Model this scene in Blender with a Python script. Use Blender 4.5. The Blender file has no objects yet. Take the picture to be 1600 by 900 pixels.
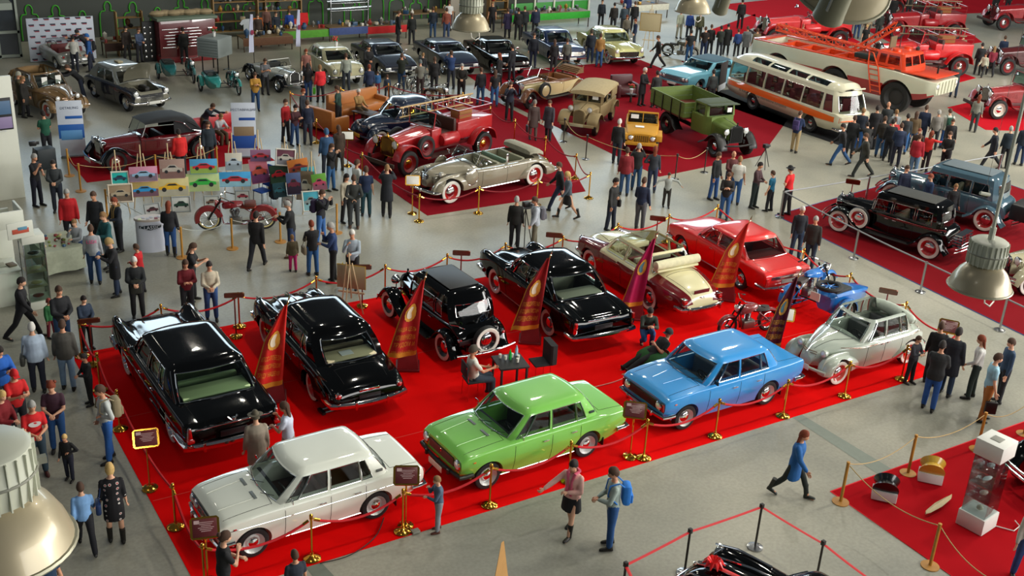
import bpy,bmesh,math,random
from mathutils import Vector,Matrix,Euler
from math import sin,cos,pi,radians as R_
rnd=random.Random(7)
SC=bpy.context.scene
COL=SC.collection
# ------ camera geometry (also used to lay things out on the floor)
F_PX,PITCH,ROLL,CAM_H,YAW=1775.6,R_(23.645),R_(3.322),12.668,R_(32.796)
_cp,_sp=cos(PITCH),sin(PITCH)
FWD=Vector((sin(YAW)*_cp,cos(YAW)*_cp,-_sp))
_r=Vector((cos(YAW),-sin(YAW),0));_u=_r.cross(FWD)
RGT=_r*cos(ROLL)+_u*sin(ROLL);UPV=-_r*sin(ROLL)+_u*cos(ROLL)
CAM=Vector((0,0,CAM_H))
def ray(px,py):return(FWD*F_PX+RGT*(px-800)-UPV*(py-450)).normalized()
def g(px,py,z=0.0):
 d=ray(px,py);t=(CAM_H-z)/-d.z;return CAM+d*t
def at_dist(px,py,dist):return CAM+ray(px,py)*dist
# ------ materials
def lin(c):
 if isinstance(c,str):
  c=c.lstrip('#');c=''.join(q*2 for q in c)if len(c)==3 else c;c=tuple(int(c[i:i+2],16)/255 for i in(0,2,4))
 return tuple((v/12.92 if v<=0.04045 else((v+0.055)/1.055)**2.4)for v in c[:3])+(1,)
MATS={}
def mat(col,rough=0.5,metal=0.0,coat=0.0,noise=0.0,nscale=8.0,bump=0.0,emit=0.0,key=None):
 k=key or(str(col),rough,metal,coat,noise,nscale,bump,emit)
 if k in MATS:return MATS[k]
 m=bpy.data.materials.new('material');m.use_nodes=True
 nt=m.node_tree;b=nt.nodes['Principled BSDF']
 c=lin(col)
 b.inputs['Base Color'].default_value=c
 b.inputs['Roughness'].default_value=rough;b.inputs['Metallic'].default_value=metal
 b.inputs['Coat Weight'].default_value=coat;b.inputs['Coat Roughness'].default_value=0.04
 if emit:
  b.inputs['Emission Color'].default_value=c;b.inputs['Emission Strength'].default_value=emit
 if noise or bump:
  tc=nt.nodes.new('ShaderNodeTexCoord');nz=nt.nodes.new('ShaderNodeTexNoise')
  nz.inputs['Scale'].default_value=nscale;nz.inputs['Detail'].default_value=5
  nt.links.new(tc.outputs['Object'],nz.inputs['Vector'])
  if noise:
   mx=nt.nodes.new('ShaderNodeMix');mx.data_type='RGBA'
   mx.inputs[6].default_value=tuple(v*(1-noise)for v in c[:3])+(1,)
   mx.inputs[7].default_value=tuple(min(1,v*(1+noise)+noise*0.02)for v in c[:3])+(1,)
   nt.links.new(nz.outputs['Fac'],mx.inputs[0]);nt.links.new(mx.outputs[2],b.inputs['Base Color'])
  if bump:
   bp=nt.nodes.new('ShaderNodeBump');bp.inputs['Strength'].default_value=bump;bp.inputs['Distance'].default_value=0.01
   nt.links.new(nz.outputs['Fac'],bp.inputs['Height']);nt.links.new(bp.outputs['Normal'],b.inputs['Normal'])
 MATS[k]=m;return m
def paint(c,rough=0.35,coat=1.0):
 if max(lin(c)[:3])<.012:return mat('#030303',.07,0,0)
 return mat(c,rough,0,coat,noise=0.03,nscale=3)
def cloth(c):return mat(c,0.85,0,0,noise=0.22,nscale=9,bump=0.35)
def metal(c='#c9c9c9',rough=0.12):return mat(c,rough,1.0,noise=0.04,nscale=4)
def glassm(tint='#c2cac6',refl=1.0):
 k=('glass',tint,refl)
 if k in MATS:return MATS[k]
 m=bpy.data.materials.new('glass');m.use_nodes=True;nt=m.node_tree;nt.nodes.clear()
 o=nt.nodes.new('ShaderNodeOutputMaterial');mx=nt.nodes.new('ShaderNodeMixShader')
 t=nt.nodes.new('ShaderNodeBsdfTransparent');t.inputs[0].default_value=lin(tint)
 gl=nt.nodes.new('ShaderNodeBsdfGlossy');gl.inputs['Roughness'].default_value=0.03
 lw=nt.nodes.new('ShaderNodeLayerWeight');lw.inputs[0].default_value=.5;pw=nt.nodes.new('ShaderNodeMath');pw.operation='POWER';pw.inputs[1].default_value=4.0;ad=nt.nodes.new('ShaderNodeMath');ad.operation='MULTIPLY_ADD';ad.inputs[1].default_value=.9;ad.inputs[2].default_value=.05;ad.use_clamp=True
 nt.links.new(lw.outputs['Facing'],pw.inputs[0]);nt.links.new(pw.outputs[0],ad.inputs[0]);nt.links.new(ad.outputs[0],mx.inputs[0]);nt.links.new(t.outputs[0],mx.inputs[1]);nt.links.new(gl.outputs[0],mx.inputs[2])
 nt.links.new(mx.outputs[0],o.inputs[0]);MATS[k]=m;return m
CHROME=metal('#d8d8d8',0.08);BRASS=metal('#d9a441',0.15);STEEL=metal('#a9abad',0.25)
RUBBER=mat('#141414',0.7,noise=0.1);BLACKP=mat('#101010',0.4);WHITEW=mat('#d9d7cc',0.6,noise=0.05)
GLASS=glassm();DARKI=mat('#1b1917',0.8,noise=0.1);LAMPG=mat('#e9ecea',0.08,0.3,1.0);REDL=mat('#b01010',0.2,0,1.0);AMBER=mat('#e0701a',0.2,0,1.0)
SEAM=mat('#0c0c0c',0.9)
# ------ mesh builder
class MB:
 def __init__(s):s.v=[];s.f=[];s.m=[]
 def add(s,vs,fs,mi=0,M=None):
  o=len(s.v)
  s.v+=[tuple(M@Vector(p))for p in vs]if M is not None else[tuple(p)for p in vs]
  s.f+=[tuple(i+o for i in f)for f in fs]
  s.m+=[mi]*len(fs);return s
 def box(s,c,d,mi=0,M=None,taper=1.0,bev=0.0):
  x,y,z=c;a,b,h=d[0]/2,d[1]/2,d[2]/2
  if bev>0:
   bm=bmesh.new();bmesh.ops.create_cube(bm,size=1)
   for v in bm.verts:
    k=taper if v.co.z>0 else 1
    v.co=Vector((v.co.x*2*a*k+x,v.co.y*2*b*k+y,v.co.z*2*h+z))
   bmesh.ops.bevel(bm,geom=bm.edges[:],offset=bev,segments=2,affect='EDGES',profile=0.5)
   bm.verts.ensure_lookup_table()
   s.add([v.co.copy()for v in bm.verts],[[v.index for v in f.verts]for f in bm.faces],mi,M);bm.free();return s
  vs=[(x-a,y-b,z-h),(x+a,y-b,z-h),(x+a,y+b,z-h),(x-a,y+b,z-h),(x-a*taper,y-b*taper,z+h),(x+a*taper,y-b*taper,z+h),(x+a*taper,y+b*taper,z+h),(x-a*taper,y+b*taper,z+h)]
  return s.add(vs,[(3,2,1,0),(4,5,6,7),(0,1,5,4),(1,2,6,5),(2,3,7,6),(3,0,4,7)],mi,M)
 def loft(s,rings,mi=0,closed=True,cap=True,M=None,loop=False):
  n=len(rings[0]);vs=[p for r in rings for p in r];fs=[]
  m=len(rings)
  for i in range(m if loop else m-1):
   j=(i+1)%m
   for k in range(n if closed else n-1):
    k2=(k+1)%n
    fs.append((i*n+k,i*n+k2,j*n+k2,j*n+k))
  if cap and not loop and closed:
   fs.append(tuple(range(n-1,-1,-1)));fs.append(tuple((m-1)*n+k for k in range(n)))
  return s.add(vs,fs,mi,M)
 def tube(s,pts,r,n=8,mi=0,M=None,loop=False,cap=True,flat=None):
  pts=[Vector(p)for p in pts];rings=[];N=len(pts);pn=None
  rs=r if isinstance(r,(list,tuple))else[r]*N
  for i,p in enumerate(pts):
   if loop:t=pts[(i+1)%N]-pts[i-1]
   else:t=pts[min(i+1,N-1)]-pts[max(i-1,0)]
   if t.length<1e-9:t=Vector((0,0,1))
   t.normalize()
   if pn is None:
    a=Vector((0,0,1))if abs(t.z)<0.9 else Vector((1,0,0))
    pn=t.cross(a).normalized()
   pn=(pn-t*pn.dot(t));pn=pn.normalized()if pn.length>1e-6 else t.orthogonal().normalized()
   b=t.cross(pn)
   kf=flat if flat else 1.0
   rings.append([p+pn*(cos(2*pi*k/n)*rs[i])+b*(sin(2*pi*k/n)*rs[i]*kf)for k in range(n)])
  return s.loft(rings,mi,True,cap and not loop,M,loop)
 def lathe(s,prof,n=16,mi=0,M=None,axis='Z',cap=True):
  rings=[]
  for(r,z)in prof:
   ring=[]
   for k in range(n):
    a=2*pi*k/n;x,y=r*cos(a),r*sin(a)
    ring.append((x,y,z)if axis=='Z' else((z,x,y)if axis=='X' else(y,z,x)))
   rings.append(ring)
  return s.loft(rings,mi,True,cap,M)
 def ball(s,c,r,n=10,mi=0,M=None,sc=(1,1,1)):
  rings=[]
  h=max(4,n//2)
  for i in range(h+1):
   a=-pi/2+pi*i/h;rr=max(cos(a),0.02)
   rings.append([(c[0]+r*sc[0]*rr*cos(2*pi*k/n),c[1]+r*sc[1]*rr*sin(2*pi*k/n),c[2]+r*sc[2]*sin(a))for k in range(n)])
  return s.loft(rings,mi,True,True,M)
 def prism(s,poly,z0,z1,mi=0,M=None):
  n=len(poly);vs=[(p[0],p[1],z0)for p in poly]+[(p[0],p[1],z1)for p in poly]
  return s.add(vs,[tuple(range(n-1,-1,-1)),tuple(range(n,2*n))]+[(k,(k+1)%n,n+(k+1)%n,n+k)for k in range(n)],mi,M)
 def xmir(s):
  0
  o=len(s.v);vs=[(x,-y,z)for x,y,z in s.v];fs=[tuple(reversed(f))for f in s.f];m=list(s.m)
  s.v+=vs;s.f+=[tuple(i+o for i in f)for f in fs];s.m+=m;return s
 def mesh(s,name='mesh',angle=35):
  me=bpy.data.meshes.new(name);me.from_pydata(s.v,[],s.f)
  me.polygons.foreach_set('material_index',s.m)
  if angle is not None:
   me.polygons.foreach_set('use_smooth',[True]*len(s.f));me.set_sharp_from_angle(angle=R_(angle))
  me.update();return me
def link(o,parent=None):
 COL.objects.link(o)
 if parent is not None:o.parent=parent
 return o
def obj(name,mb,mats,parent=None,angle=35,loc=None,rot=None):
 me=mb.mesh(name,angle)if isinstance(mb,MB)else mb
 if not isinstance(mats,(list,tuple)):mats=[mats]
 if len(me.materials)==0:
  for m in mats:me.materials.append(m)
 o=bpy.data.objects.new(name,me);link(o,parent)
 if loc is not None:o.location=loc
 if rot is not None:o.rotation_euler=rot
 return o
def tag(o,label,cat,group=None,kind=None):
 if label:o['label']=label
 if cat:o['category']=cat
 if group:o['group']=group
 if kind:o['kind']=kind
 return o
def thing(name,label,cat,loc=(0,0,0),rz=0.0,group=None,scale=None):
 o=bpy.data.objects.new(name,None);o.empty_display_size=0.2;COL.objects.link(o)
 o.location=loc;o.rotation_euler=(0,0,rz)
 if scale:o.scale=(scale,)*3 if not isinstance(scale,(tuple,list))else scale
 return tag(o,label,cat,group)
def struct(name,mb,mats,angle=35):
 o=obj(name,mb,mats,None,angle);o['kind']='structure';return o
def kids(o):return[c for c in bpy.data.objects if c.parent==o]
def dup(root,loc,rz,label=None,group=None,scale=None):
 r=root.copy();COL.objects.link(r);r.location=loc;r.rotation_euler=(0,0,rz)
 if label:r['label']=label
 if group:r['group']=group
 if scale:r.scale=(scale,)*3
 for ch in root.children:
  c=ch.copy();COL.objects.link(c);c.parent=r
  for gch in ch.children:
   d=gch.copy();COL.objects.link(d);d.parent=c
 return r
def eval_mesh(o):
 dg=bpy.context.evaluated_depsgraph_get();dg.update()
 me=bpy.data.meshes.new_from_object(o.evaluated_get(dg),depsgraph=dg)
 return me
def boolean_mesh(mb,cutters,mats,angle=35):
 0
 a=bpy.data.objects.new('tmp_solid',mb.mesh('solid',None));COL.objects.link(a)
 for m in mats:a.data.materials.append(m)
 cs=[]
 for cmb in cutters:
  b=bpy.data.objects.new('tmp_cut',cmb.mesh('cut',None));COL.objects.link(b);cs.append(b)
  md=a.modifiers.new('b','BOOLEAN');md.operation='DIFFERENCE';md.object=b;md.solver='EXACT'
 me=eval_mesh(a)
 if len(me.polygons)<20:print('BOOLEAN FAILED',len(me.polygons))
 me.polygons.foreach_set('use_smooth',[True]*len(me.polygons));me.set_sharp_from_angle(angle=R_(angle))
 for o in[a]+cs:
  d=o.data;bpy.data.objects.remove(o);bpy.data.meshes.remove(d)
 return me
def text_mb(txt,size=1.0,depth=0.0,res=2):
 cu=bpy.data.curves.new('t','FONT');cu.body=txt;cu.size=size;cu.align_x='CENTER';cu.align_y='CENTER'
 cu.resolution_u=res;cu.extrude=depth
 o=bpy.data.objects.new('t',cu);COL.objects.link(o)
 me=eval_mesh(o);mb=MB();mb.v=[tuple(v.co)for v in me.vertices];mb.f=[tuple(p.vertices)for p in me.polygons];mb.m=[0]*len(mb.f)
 bpy.data.objects.remove(o);bpy.data.curves.remove(cu);bpy.data.meshes.remove(me);return mb
def mapv(mb,fn):mb.v=[tuple(fn(*p))for p in mb.v];return mb
def interp(keys,x):
 if not isinstance(keys,(list,tuple)):return keys
 n=len(keys)
 if x<=keys[0][0]:return keys[0][1]
 if x>=keys[-1][0]:return keys[-1][1]
 d=[(keys[i+1][1]-keys[i][1])/(keys[i+1][0]-keys[i][0])for i in range(n-1)]
 def sl(i):
  if i==0:return d[0]
  if i==n-1:return d[-1]
  if d[i-1]*d[i]<=0:return 0
  return 2*d[i-1]*d[i]/(d[i-1]+d[i])
 for i in range(n-1):
  if x<=keys[i+1][0]:
   h=keys[i+1][0]-keys[i][0];t=(x-keys[i][0])/h
   h00=2*t**3-3*t**2+1;h10=t**3-2*t**2+t;h01=-2*t**3+3*t**2;h11=t**3-t**2
   return h00*keys[i][1]+h10*h*sl(i)+h01*keys[i+1][1]+h11*h*sl(i+1)
# ------ camera, world, render look
cd=bpy.data.cameras.new('camera');cam=bpy.data.objects.new('camera',cd);COL.objects.link(cam)
cd.sensor_width=36;cd.lens=F_PX*36/1600;cd.clip_end=600;cd.clip_start=.1
M3=Matrix((RGT,UPV,-FWD)).transposed();cam.matrix_world=Matrix.Translation(CAM)@M3.to_4x4();SC.camera=cam
SC.view_settings.view_transform='Standard';SC.view_settings.look='None';SC.view_settings.gamma=1;SC.view_settings.use_curve_mapping=False
SC.view_settings.exposure=0.3
w=bpy.data.worlds.new('world');SC.world=w;w.use_nodes=True;wn=w.node_tree
bg=wn.nodes['Background'];bg.inputs[0].default_value=(0.62,0.72,0.8,1);bg.inputs[1].default_value=.07
def area(name,loc,size,power,target,col=(1,1,1),spread=180):
 l=bpy.data.lights.new(name,'AREA');l.shape='RECTANGLE';l.size,l.size_y=size;l.energy=power;l.color=col;l.spread=R_(spread)
 o=bpy.data.objects.new(name,l);COL.objects.link(o);o.location=loc
 o.rotation_euler=(Vector(target)-Vector(loc)).to_track_quat('-Z','Y').to_euler();return o
area('far_window_light',(40,95,21),(90,9),14500,(30,30,0),(.70,.88,1))
area('left_window_light',(-25,45,18),(50,9),700,(20,30,0),(.85,.93,1))
area('near_window_light',(42,-24,17),(56,12),14000,(27,18,0),(1,.99,.95))
area('right_window_light',(62,-4,16),(46,12),19000,(22,14,0),(1,.98,.94))
for i in range(5):
 for j in range(4):
  area('roof_lamp',(2+i*13,12+j*14,19.5),(.7,.7),(60,440,680,820,900)[i]*(1.08,.95,.62,.5)[j],(2+i*13,12+j*14,0),(1,.95,.82))
# ------ floor and carpets
def floor_mat():
 m=bpy.data.materials.new('floor');m.use_nodes=True;nt=m.node_tree;b=nt.nodes['Principled BSDF']
 tc=nt.nodes.new('ShaderNodeTexCoord');n1=nt.nodes.new('ShaderNodeTexNoise');n1.inputs['Scale'].default_value=.25;n1.inputs['Detail'].default_value=6
 n2=nt.nodes.new('ShaderNodeTexNoise');n2.inputs['Scale'].default_value=14;n2.inputs['Detail'].default_value=4
 for n in(n1,n2):nt.links.new(tc.outputs['Object'],n.inputs['Vector'])
 r1=nt.nodes.new('ShaderNodeValToRGB');r1.color_ramp.elements[0].position=.35;r1.color_ramp.elements[0].color=lin('#8c8c80');r1.color_ramp.elements[1].position=.7;r1.color_ramp.elements[1].color=lin('#b4b09e')
 mx=nt.nodes.new('ShaderNodeMix');mx.data_type='RGBA';mx.blend_type='MULTIPLY';mx.inputs[0].default_value=.35
 r2=nt.nodes.new('ShaderNodeValToRGB');r2.color_ramp.elements[0].position=.35;r2.color_ramp.elements[0].color=(.6,.6,.6,1);r2.color_ramp.elements[1].position=.65;r2.color_ramp.elements[1].color=(1,1,1,1)
 nt.links.new(n1.outputs['Fac'],r1.inputs[0]);nt.links.new(n2.outputs['Fac'],r2.inputs[0])
 nt.links.new(r1.outputs[0],mx.inputs[6]);nt.links.new(r2.outputs[0],mx.inputs[7]);nt.links.new(mx.outputs[2],b.inputs['Base Color'])
 b.inputs['Roughness'].default_value=.36
 b.inputs['Specular IOR Level'].default_value=.35
 return m
mb=MB();mb.add([(-40,-10,0),(140,-10,0),(140,130,0),(-40,130,0)],[(0,1,2,3)]);struct('floor',mb,floor_mat(),None)
a,b_,c,d=g(1237,652),g(1253,648),g(1397,735),g(1372,741)
mb=MB();mb.add([(p.x,p.y,.003)for p in(a,b_,c,d)],[(0,1,2,3)]);struct('trim_1',mb,mat('#7c857a',.5,noise=.1),None)
mb=MB();mb.add([(g(x,y).x,g(x,y).y,.003)for x,y in((476,884),(500,877),(522,900),(492,905))],[(0,1,2,3)]);struct('trim_2',mb,mat('#6c766a',.5,noise=.1),None)
def carpet(name,pts,col,label,edge=None,world=False,seams_=(),sheen=.2):
 P=[Vector((x,y,0))for x,y in pts]if world else[g(*p)for p in pts]
 P=[(p.x,p.y)for p in P];A=sum(P[i-1][0]*P[i][1]-P[i][0]*P[i-1][1]for i in range(len(P)))
 if A<0:P=P[::-1]
 mb=MB();mb.prism(P,0.0,.008)
 m=mat(col,.95,noise=.07,nscale=1.2,bump=.3,key='carpet'+col)
 m.node_tree.nodes['Principled BSDF'].inputs['Specular IOR Level'].default_value=.08
 o=obj(name,mb,m,None,None);tag(o,label,'carpet')
 if edge:
  e=MB();e.tube([(x,y,.004)for x,y in P],.018,4,loop=True);obj('edge_binding',e,mat(edge,.8),o)
 for(p,q)in seams_:
  s=MB();s.tube([(p[0],p[1],.008),(q[0],q[1],.008)],.008,4,flat=.3);obj('seam_tape',s,mat('#d8443a',.7),o)
 return o
carpet('red_carpet',[(4.16,25.3),(4.16,15.43),(22.55,15.43),(23.75,25.3)],'#ea0202','bright scarlet carpet under the central group of cars',world=True,seams_=[((4.2,21.9),(23.3,21.9)),((4.2,18.6),(22.9,18.6))])
DR='#860d1c'
carpet('red_carpet',[(16.2,33.8),(16.2,30.4),(22.4,30.4),(25.6,37.5),(25.8,43.0),(16.3,43.0)],DR,'dark red carpet under the grey open tourer and the old fire engine',world=True)
carpet('red_carpet',[(26.1,41.9),(25.9,30.7),(31.5,31.3),(36.5,35.0),(37.5,47.0),(27.0,47.0)],DR,'dark red carpet under the tan field car and green truck',world=True)
carpet('red_carpet',[(27.0,25.8),(26.6,15.3),(26.6,13.2),(38.0,13.2),(38.0,27.3)],'#7a0c16','dark red carpet with blue edge under the two thirties saloons','#3a5f9a',world=True)
carpet('red_carpet',[(16.23,12.85),(16.15,6.0),(27.0,6.0),(27.0,12.85)],'#a80814','crimson carpet with bright red edge under the display case','#e8202a',world=True)
carpet('red_carpet',[(7.25,40.8),(7.28,37.65),(13.8,37.65),(13.8,40.8)],'#940c1a','dark red carpet under the maroon cabriolet',world=True)
# ------ car builder
class Body:
 0
 def __init__(s,zt,zs,hw,zb=0.22,r=0.08,p=2.0,tuck=0.07,yc=0.0,bul=0.0,N=44,val=0.0,vu=.66):
  s.val,s.vu=val,vu
  s.zt,s.zs,s.hw,s.zb,s.r,s.p,s.tuck,s.yc,s.bul=zt,zs,hw,zb,r,p,tuck,yc,bul
  s.x0,s.x1=hw[0][0],hw[-1][0];s.N=N
  if not isinstance(zs,(list,tuple)):s.zs=[(s.x0,zs),(s.x1,zs)]
 def half(s,x):
  zt,zs,hw,zb,r=interp(s.zt,x),interp(s.zs,x),interp(s.hw,x),interp(s.zb,x),interp(s.r,x)
  r=min(r,hw*0.9,(zs-zb)*0.8);p=interp(s.p,x);out=[]
  v=interp(s.val,x)
  for u in(0,.18,.34,.46,.56,.66,.76,.88):out.append((u*(hw-r),zs+(zt-zs)*(1-u**p)-v*math.exp(-((u-s.vu)/.13)**2)))
  for a in(90,66,44,22,0):out.append((hw-r+r*cos(R_(a)),zs-r+r*sin(R_(a))))
  for t in(.15,.32,.5,.7,.88,1.0):
   out.append((hw-s.tuck*t**2.5+s.bul*sin(pi*t),(zs-r)+(zb-(zs-r))*t))
  return out
 def ring(s,x):
  h=s.half(x);L=[(x,s.yc+y,z)for y,z in h];Rr=[(x,s.yc-y,z)for y,z in h[1:]]
  return L+list(reversed(Rr))
 def xs(s):
  o=[]
  for i in range(s.N+1):
   t=i/s.N;c=0.5-0.5*cos(pi*t);o.append(s.x0+(s.x1-s.x0)*(0.6*c+0.4*t))
  return o
 def mb(s):
  m=MB();m.loft([s.ring(x)for x in s.xs()],0);return m
 def side_y(s,x,z):
  h=s.half(x)[7:]
  for(y0,z0),(y1,z1)in zip(h,h[1:]):
   if z0>=z>=z1:return y0+(y1-y0)*((z0-z)/max(z0-z1,1e-6))
  return h[-1][0]if z<h[-1][1]else h[0][0]
 def top_z(s,x,y):
  h=s.half(x);y=abs(y)
  for(y0,z0),(y1,z1)in zip(h,h[1:]):
   if y0<=y<=y1:return z0+(z1-z0)*((y-y0)/max(y1-y0,1e-6))
  return h[12][1]
WHEELS={}
def wheel_meshes(r,w,style):
 k=(r,w,style)
 if k in WHEELS:return WHEELS[k]
 t=MB();rr=r*0.66
 t.lathe([(rr,-w/2+.01),(r*.8,-w/2),(r*.95,-w/2+.012),(r,-w*.25),(r,w*.25),(r*.95,w/2-.012),(r*.8,w/2),(rr,w/2-.01)],28,0,None,'Y',cap=False)
 for q in(0.965,):
  pass
 ww=None
 if 'ww' in style:
  ww=MB();ww.lathe([(r*.93,w/2-.008),(r*.9,w/2+.004),(r*.72,w/2+.004),(rr,w/2-.006)],28,0,None,'Y',cap=False)
 rim=MB();rim.lathe([(0.001,w*.12),(rr*.55,w*.14),(rr*.72,w*.05),(rr*.9,w*.28),(rr*1.03,w*.5),(rr*1.03,-w*.4),(0.001,-w*.3)],24,0,None,'Y',cap=False)
 if 'spoke' in style:
  rim=MB()
  rim.lathe([(rr*1.02,w*.4),(rr*.9,w*.3),(rr*.9,-w*.3),(rr*1.02,-w*.4),(rr*1.02,w*.4)],24,0,None,'Y',cap=False)
  for i in range(12):
   a=2*pi*i/12;rim.tube([(0.03*cos(a),0,0.03*sin(a)),(rr*.95*cos(a),0,rr*.95*sin(a))],0.016 if 'wood' in style else 0.006,5)
 cap_=MB();cr=rr*(0.55 if 'small' in style else 0.72)
 cap_.lathe([(0.001,w*.42),(cr*.5,w*.4),(cr*.85,w*.3),(cr,w*.13),(cr*1.02,w*.1)],18,0,None,'Y',cap=False)
 WHEELS[k]=(t.mesh('tyre'),ww.mesh('whitewall')if ww else None,rim.mesh('rim'),cap_.mesh('hubcap'))
 return WHEELS[k]
def inst(name,me,m,parent,loc=None,rot=None,scale=None):
 if len(me.materials)==0:me.materials.append(m)
 o=bpy.data.objects.new(name,me);COL.objects.link(o);o.parent=parent
 if me.materials[0]is not m:
  o.material_slots[0].link='OBJECT';o.material_slots[0].material=m
 if loc is not None:o.location=loc
 if rot is not None:o.rotation_euler=rot
 if scale is not None:o.scale=scale
 return o
def wheel(parent,x,y,r,w=0.17,style='',rimc=CHROME,capc=CHROME,z=None,steer=0.0,rot=None):
 t,ww,rim,cap_=wheel_meshes(r,w,style)
 s=1 if y>0 else-1
 o=inst('wheel',t,RUBBER,parent,(x,y,r if z is None else z),rot if rot else(0,0,(0 if s>0 else pi)+steer))
 inst('rim',rim,rimc,o)
 if ww:inst('whitewall',ww,WHITEW,o)
 if 'nocap' not in style:inst('hubcap',cap_,capc,o)
 return o
def greenhouse(parent,cols,zb,zt,paintm,roofm=None,t1=0.08,t2=0.9,hc=0.10,bulge=0.02,trim=CHROME,glass=GLASS,roof=True,trim_r=0.009,rn=2.4,rlow=False):
 0
 zbf=zb if callable(zb)else(lambda x,y:zb);ztf=zt if callable(zt)else(lambda x,y:zt)
 pts=[];kinds=[]
 for i,c in enumerate(cols[:-1]):
  n=c[5]if len(c)>5 else 1;d=cols[i+1]
  for k in range(n):
   t=k/n
   if n>1:
    f=lambda a,b:a+(b-a)*t
    if i==0 or i==len(cols)-2:
     if i==0:q=t*t;x0=c[0]+(d[0]-c[0])*q;x2=c[2]+(d[2]-c[2])*q
     else:q=1-(1-t)**2;x0=c[0]+(d[0]-c[0])*q;x2=c[2]+(d[2]-c[2])*q
     pts.append((x0,f(c[1],d[1]),x2,f(c[3],d[3])))
    else:pts.append((f(c[0],d[0]),f(c[1],d[1]),f(c[2],d[2]),f(c[3],d[3])))
   else:pts.append(c[:4])
   kinds.append(c[4])
 pts.append(cols[-1][:4])
 full=pts+[(p[0],-p[1],p[2],-p[3])for p in reversed(pts[1:-1])]
 kk=kinds+list(reversed(kinds));n=len(full)
 def P(i,t,off=0.0):
  a=full[i%n];xb,yb,xt,yt=a
  z0,z1=zbf(xb,yb),ztf(xt,yt)
  x=xb+(xt-xb)*t;y=yb+(yt-yb)*t
  b=bulge*4*t*(1-t)-off;L=math.hypot(x-xm,y)+1e-6
  sx=0.35*(x-xm)/L;sy=y/max(abs(y),0.3)
  if abs(yb)<0.6*ymax:sx=(1 if x>xm else-1)*0.8;sy=0
  return Vector((x+sx*b,y+sy*b,z0+(z1-z0)*t))
 xm=sum(p[0]for p in pts)/len(pts);ymax=max(p[1]for p in pts)
 fr=MB();rows=[0,t1,t1+(t2-t1)*.33,t1+(t2-t1)*.66,t2,1.0]
 vs=[P(i,t)for t in rows for i in range(n)];fs=[]
 for r in range(5):
  for i in range(n):
   if kk[i]!='p' and(2 if(rlow and kk[i]=='r')else 1)<=r<=3:continue
   j=(i+1)%n;fs.append((r*n+i,r*n+j,(r+1)*n+j,(r+1)*n+i))
 fr.add(vs,fs)
 vs2=[P(i,t,0.03)for t in rows for i in range(n)]
 fr.add(vs2,[tuple(reversed(f))for f in fs],0)
 def rev(a,b):
  o=fr.v;base=len(vs);fr.f.append((a,b,b+base,a+base));fr.m.append(0)
 groups=[];i=0
 start=0
 while kk[start-1]!='p':start+=1
 seq=[(start+q)%n for q in range(n)];cur=None
 for idx in seq:
  if kk[idx]!='p':
   if cur and cur[0]==kk[idx]and cur[1][-1]==(idx-1)%n:cur[1].append(idx)
   else:cur=(kk[idx],[idx]);groups.append(cur)
  else:cur=None
 for kd,ids in groups:
  a,b=ids[0],(ids[-1]+1)%n
  lo=2 if(rlow and kd=='r')else 1;tl=rows[lo]
  for r in range(lo,4):rev(r*n+a,(r+1)*n+a);rev((r+1)*n+b,r*n+b)
  for q in ids:rev(lo*n+(q+1)%n,lo*n+q);rev(4*n+q,4*n+(q+1)%n)
 if roof:
  top=[P(i,1.0)for i in range(n)];rings=[top];K=7
  lx0,lx1=min(p.x for p in top),max(p.x for p in top);yr=max(p.y for p in top);cx=(lx0+lx1)/2;hx=(lx1-lx0)/2
  zt_c=sum(p.z for p in top)/n
  for k in range(1,K+1):
   u=k/K;s_=1-u**1.0*0.999 if False else(1-u)**1.0
   s_=1-u if k<K else 0.0
   h=hc*(1-max(s_,0)**rn)**(1/rn)if rn else hc*u
   ring=[]
   for p in top:
    ex=1-(1-s_)*min(1,yr/hx)*0.92
    ring.append(Vector((cx+(p.x-cx)*ex,p.y*s_,p.z+h)))
   rings.append(ring)
  m0=MB();m0.loft(rings,0,True,False)
  if roofm is None:fr.add(m0.v,m0.f)
  else:obj('roof',m0,roofm,parent,40)
  fr.add([Vector((p.x*.99,p.y*.98,p.z))for p in top],[tuple(range(n))])
 obj('cabin',fr,paintm,parent,40)
 for kd,ids in groups:
  a,b=ids[0],(ids[-1]+1)%n;L=ids+[b];gm=MB();tl=rows[2]if(rlow and kd=='r')else t1;gr=(tl,tl+(t2-tl)*.5,t2)
  gm.add([P(q,t,0.015)for t in gr for q in L],[(r*len(L)+i,r*len(L)+i+1,(r+1)*len(L)+i+1,(r+1)*len(L)+i)for r in range(2)for i in range(len(L)-1)])
  mid=full[L[len(L)//2]]
  nm='windshield' if(mid[0]>xm and abs(mid[1])<0.45*ymax)else('rear_window' if abs(mid[1])<0.45*ymax else 'side_window')
  w=obj(nm,gm,glass,parent,60)
  if trim:
   mid_=[t for t in rows[2:4]if t>tl+1e-6];loop=[P(q,tl,-0.004)for q in L]+[P(b,t,-0.004)for t in mid_]+[P(q,t2,-0.004)for q in reversed(L)]+[P(a,t,-0.004)for t in reversed(mid_)]
   tm=MB();tm.tube(loop,trim_r,6,loop=True);obj('window_trim',tm,trim,w)
 return P
def bar(mb,pts,h=0.05,d=0.03,mi=0):
 0
 pts=[Vector(p)for p in pts];rings=[];N=len(pts)
 for i,p in enumerate(pts):
  t=(pts[min(i+1,N-1)]-pts[max(i-1,0)]);t.z=0;t.normalize();o=Vector((t.y,-t.x,0))
  prof=[(-d,-h),(0,-h*.95),(d*.8,-h*.55),(d,0),(d*.8,h*.55),(0,h*.95),(-d,h)]
  rings.append([p+o*a+Vector((0,0,b))for a,b in prof])
 mb.loft(rings,mi);return mb
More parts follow.
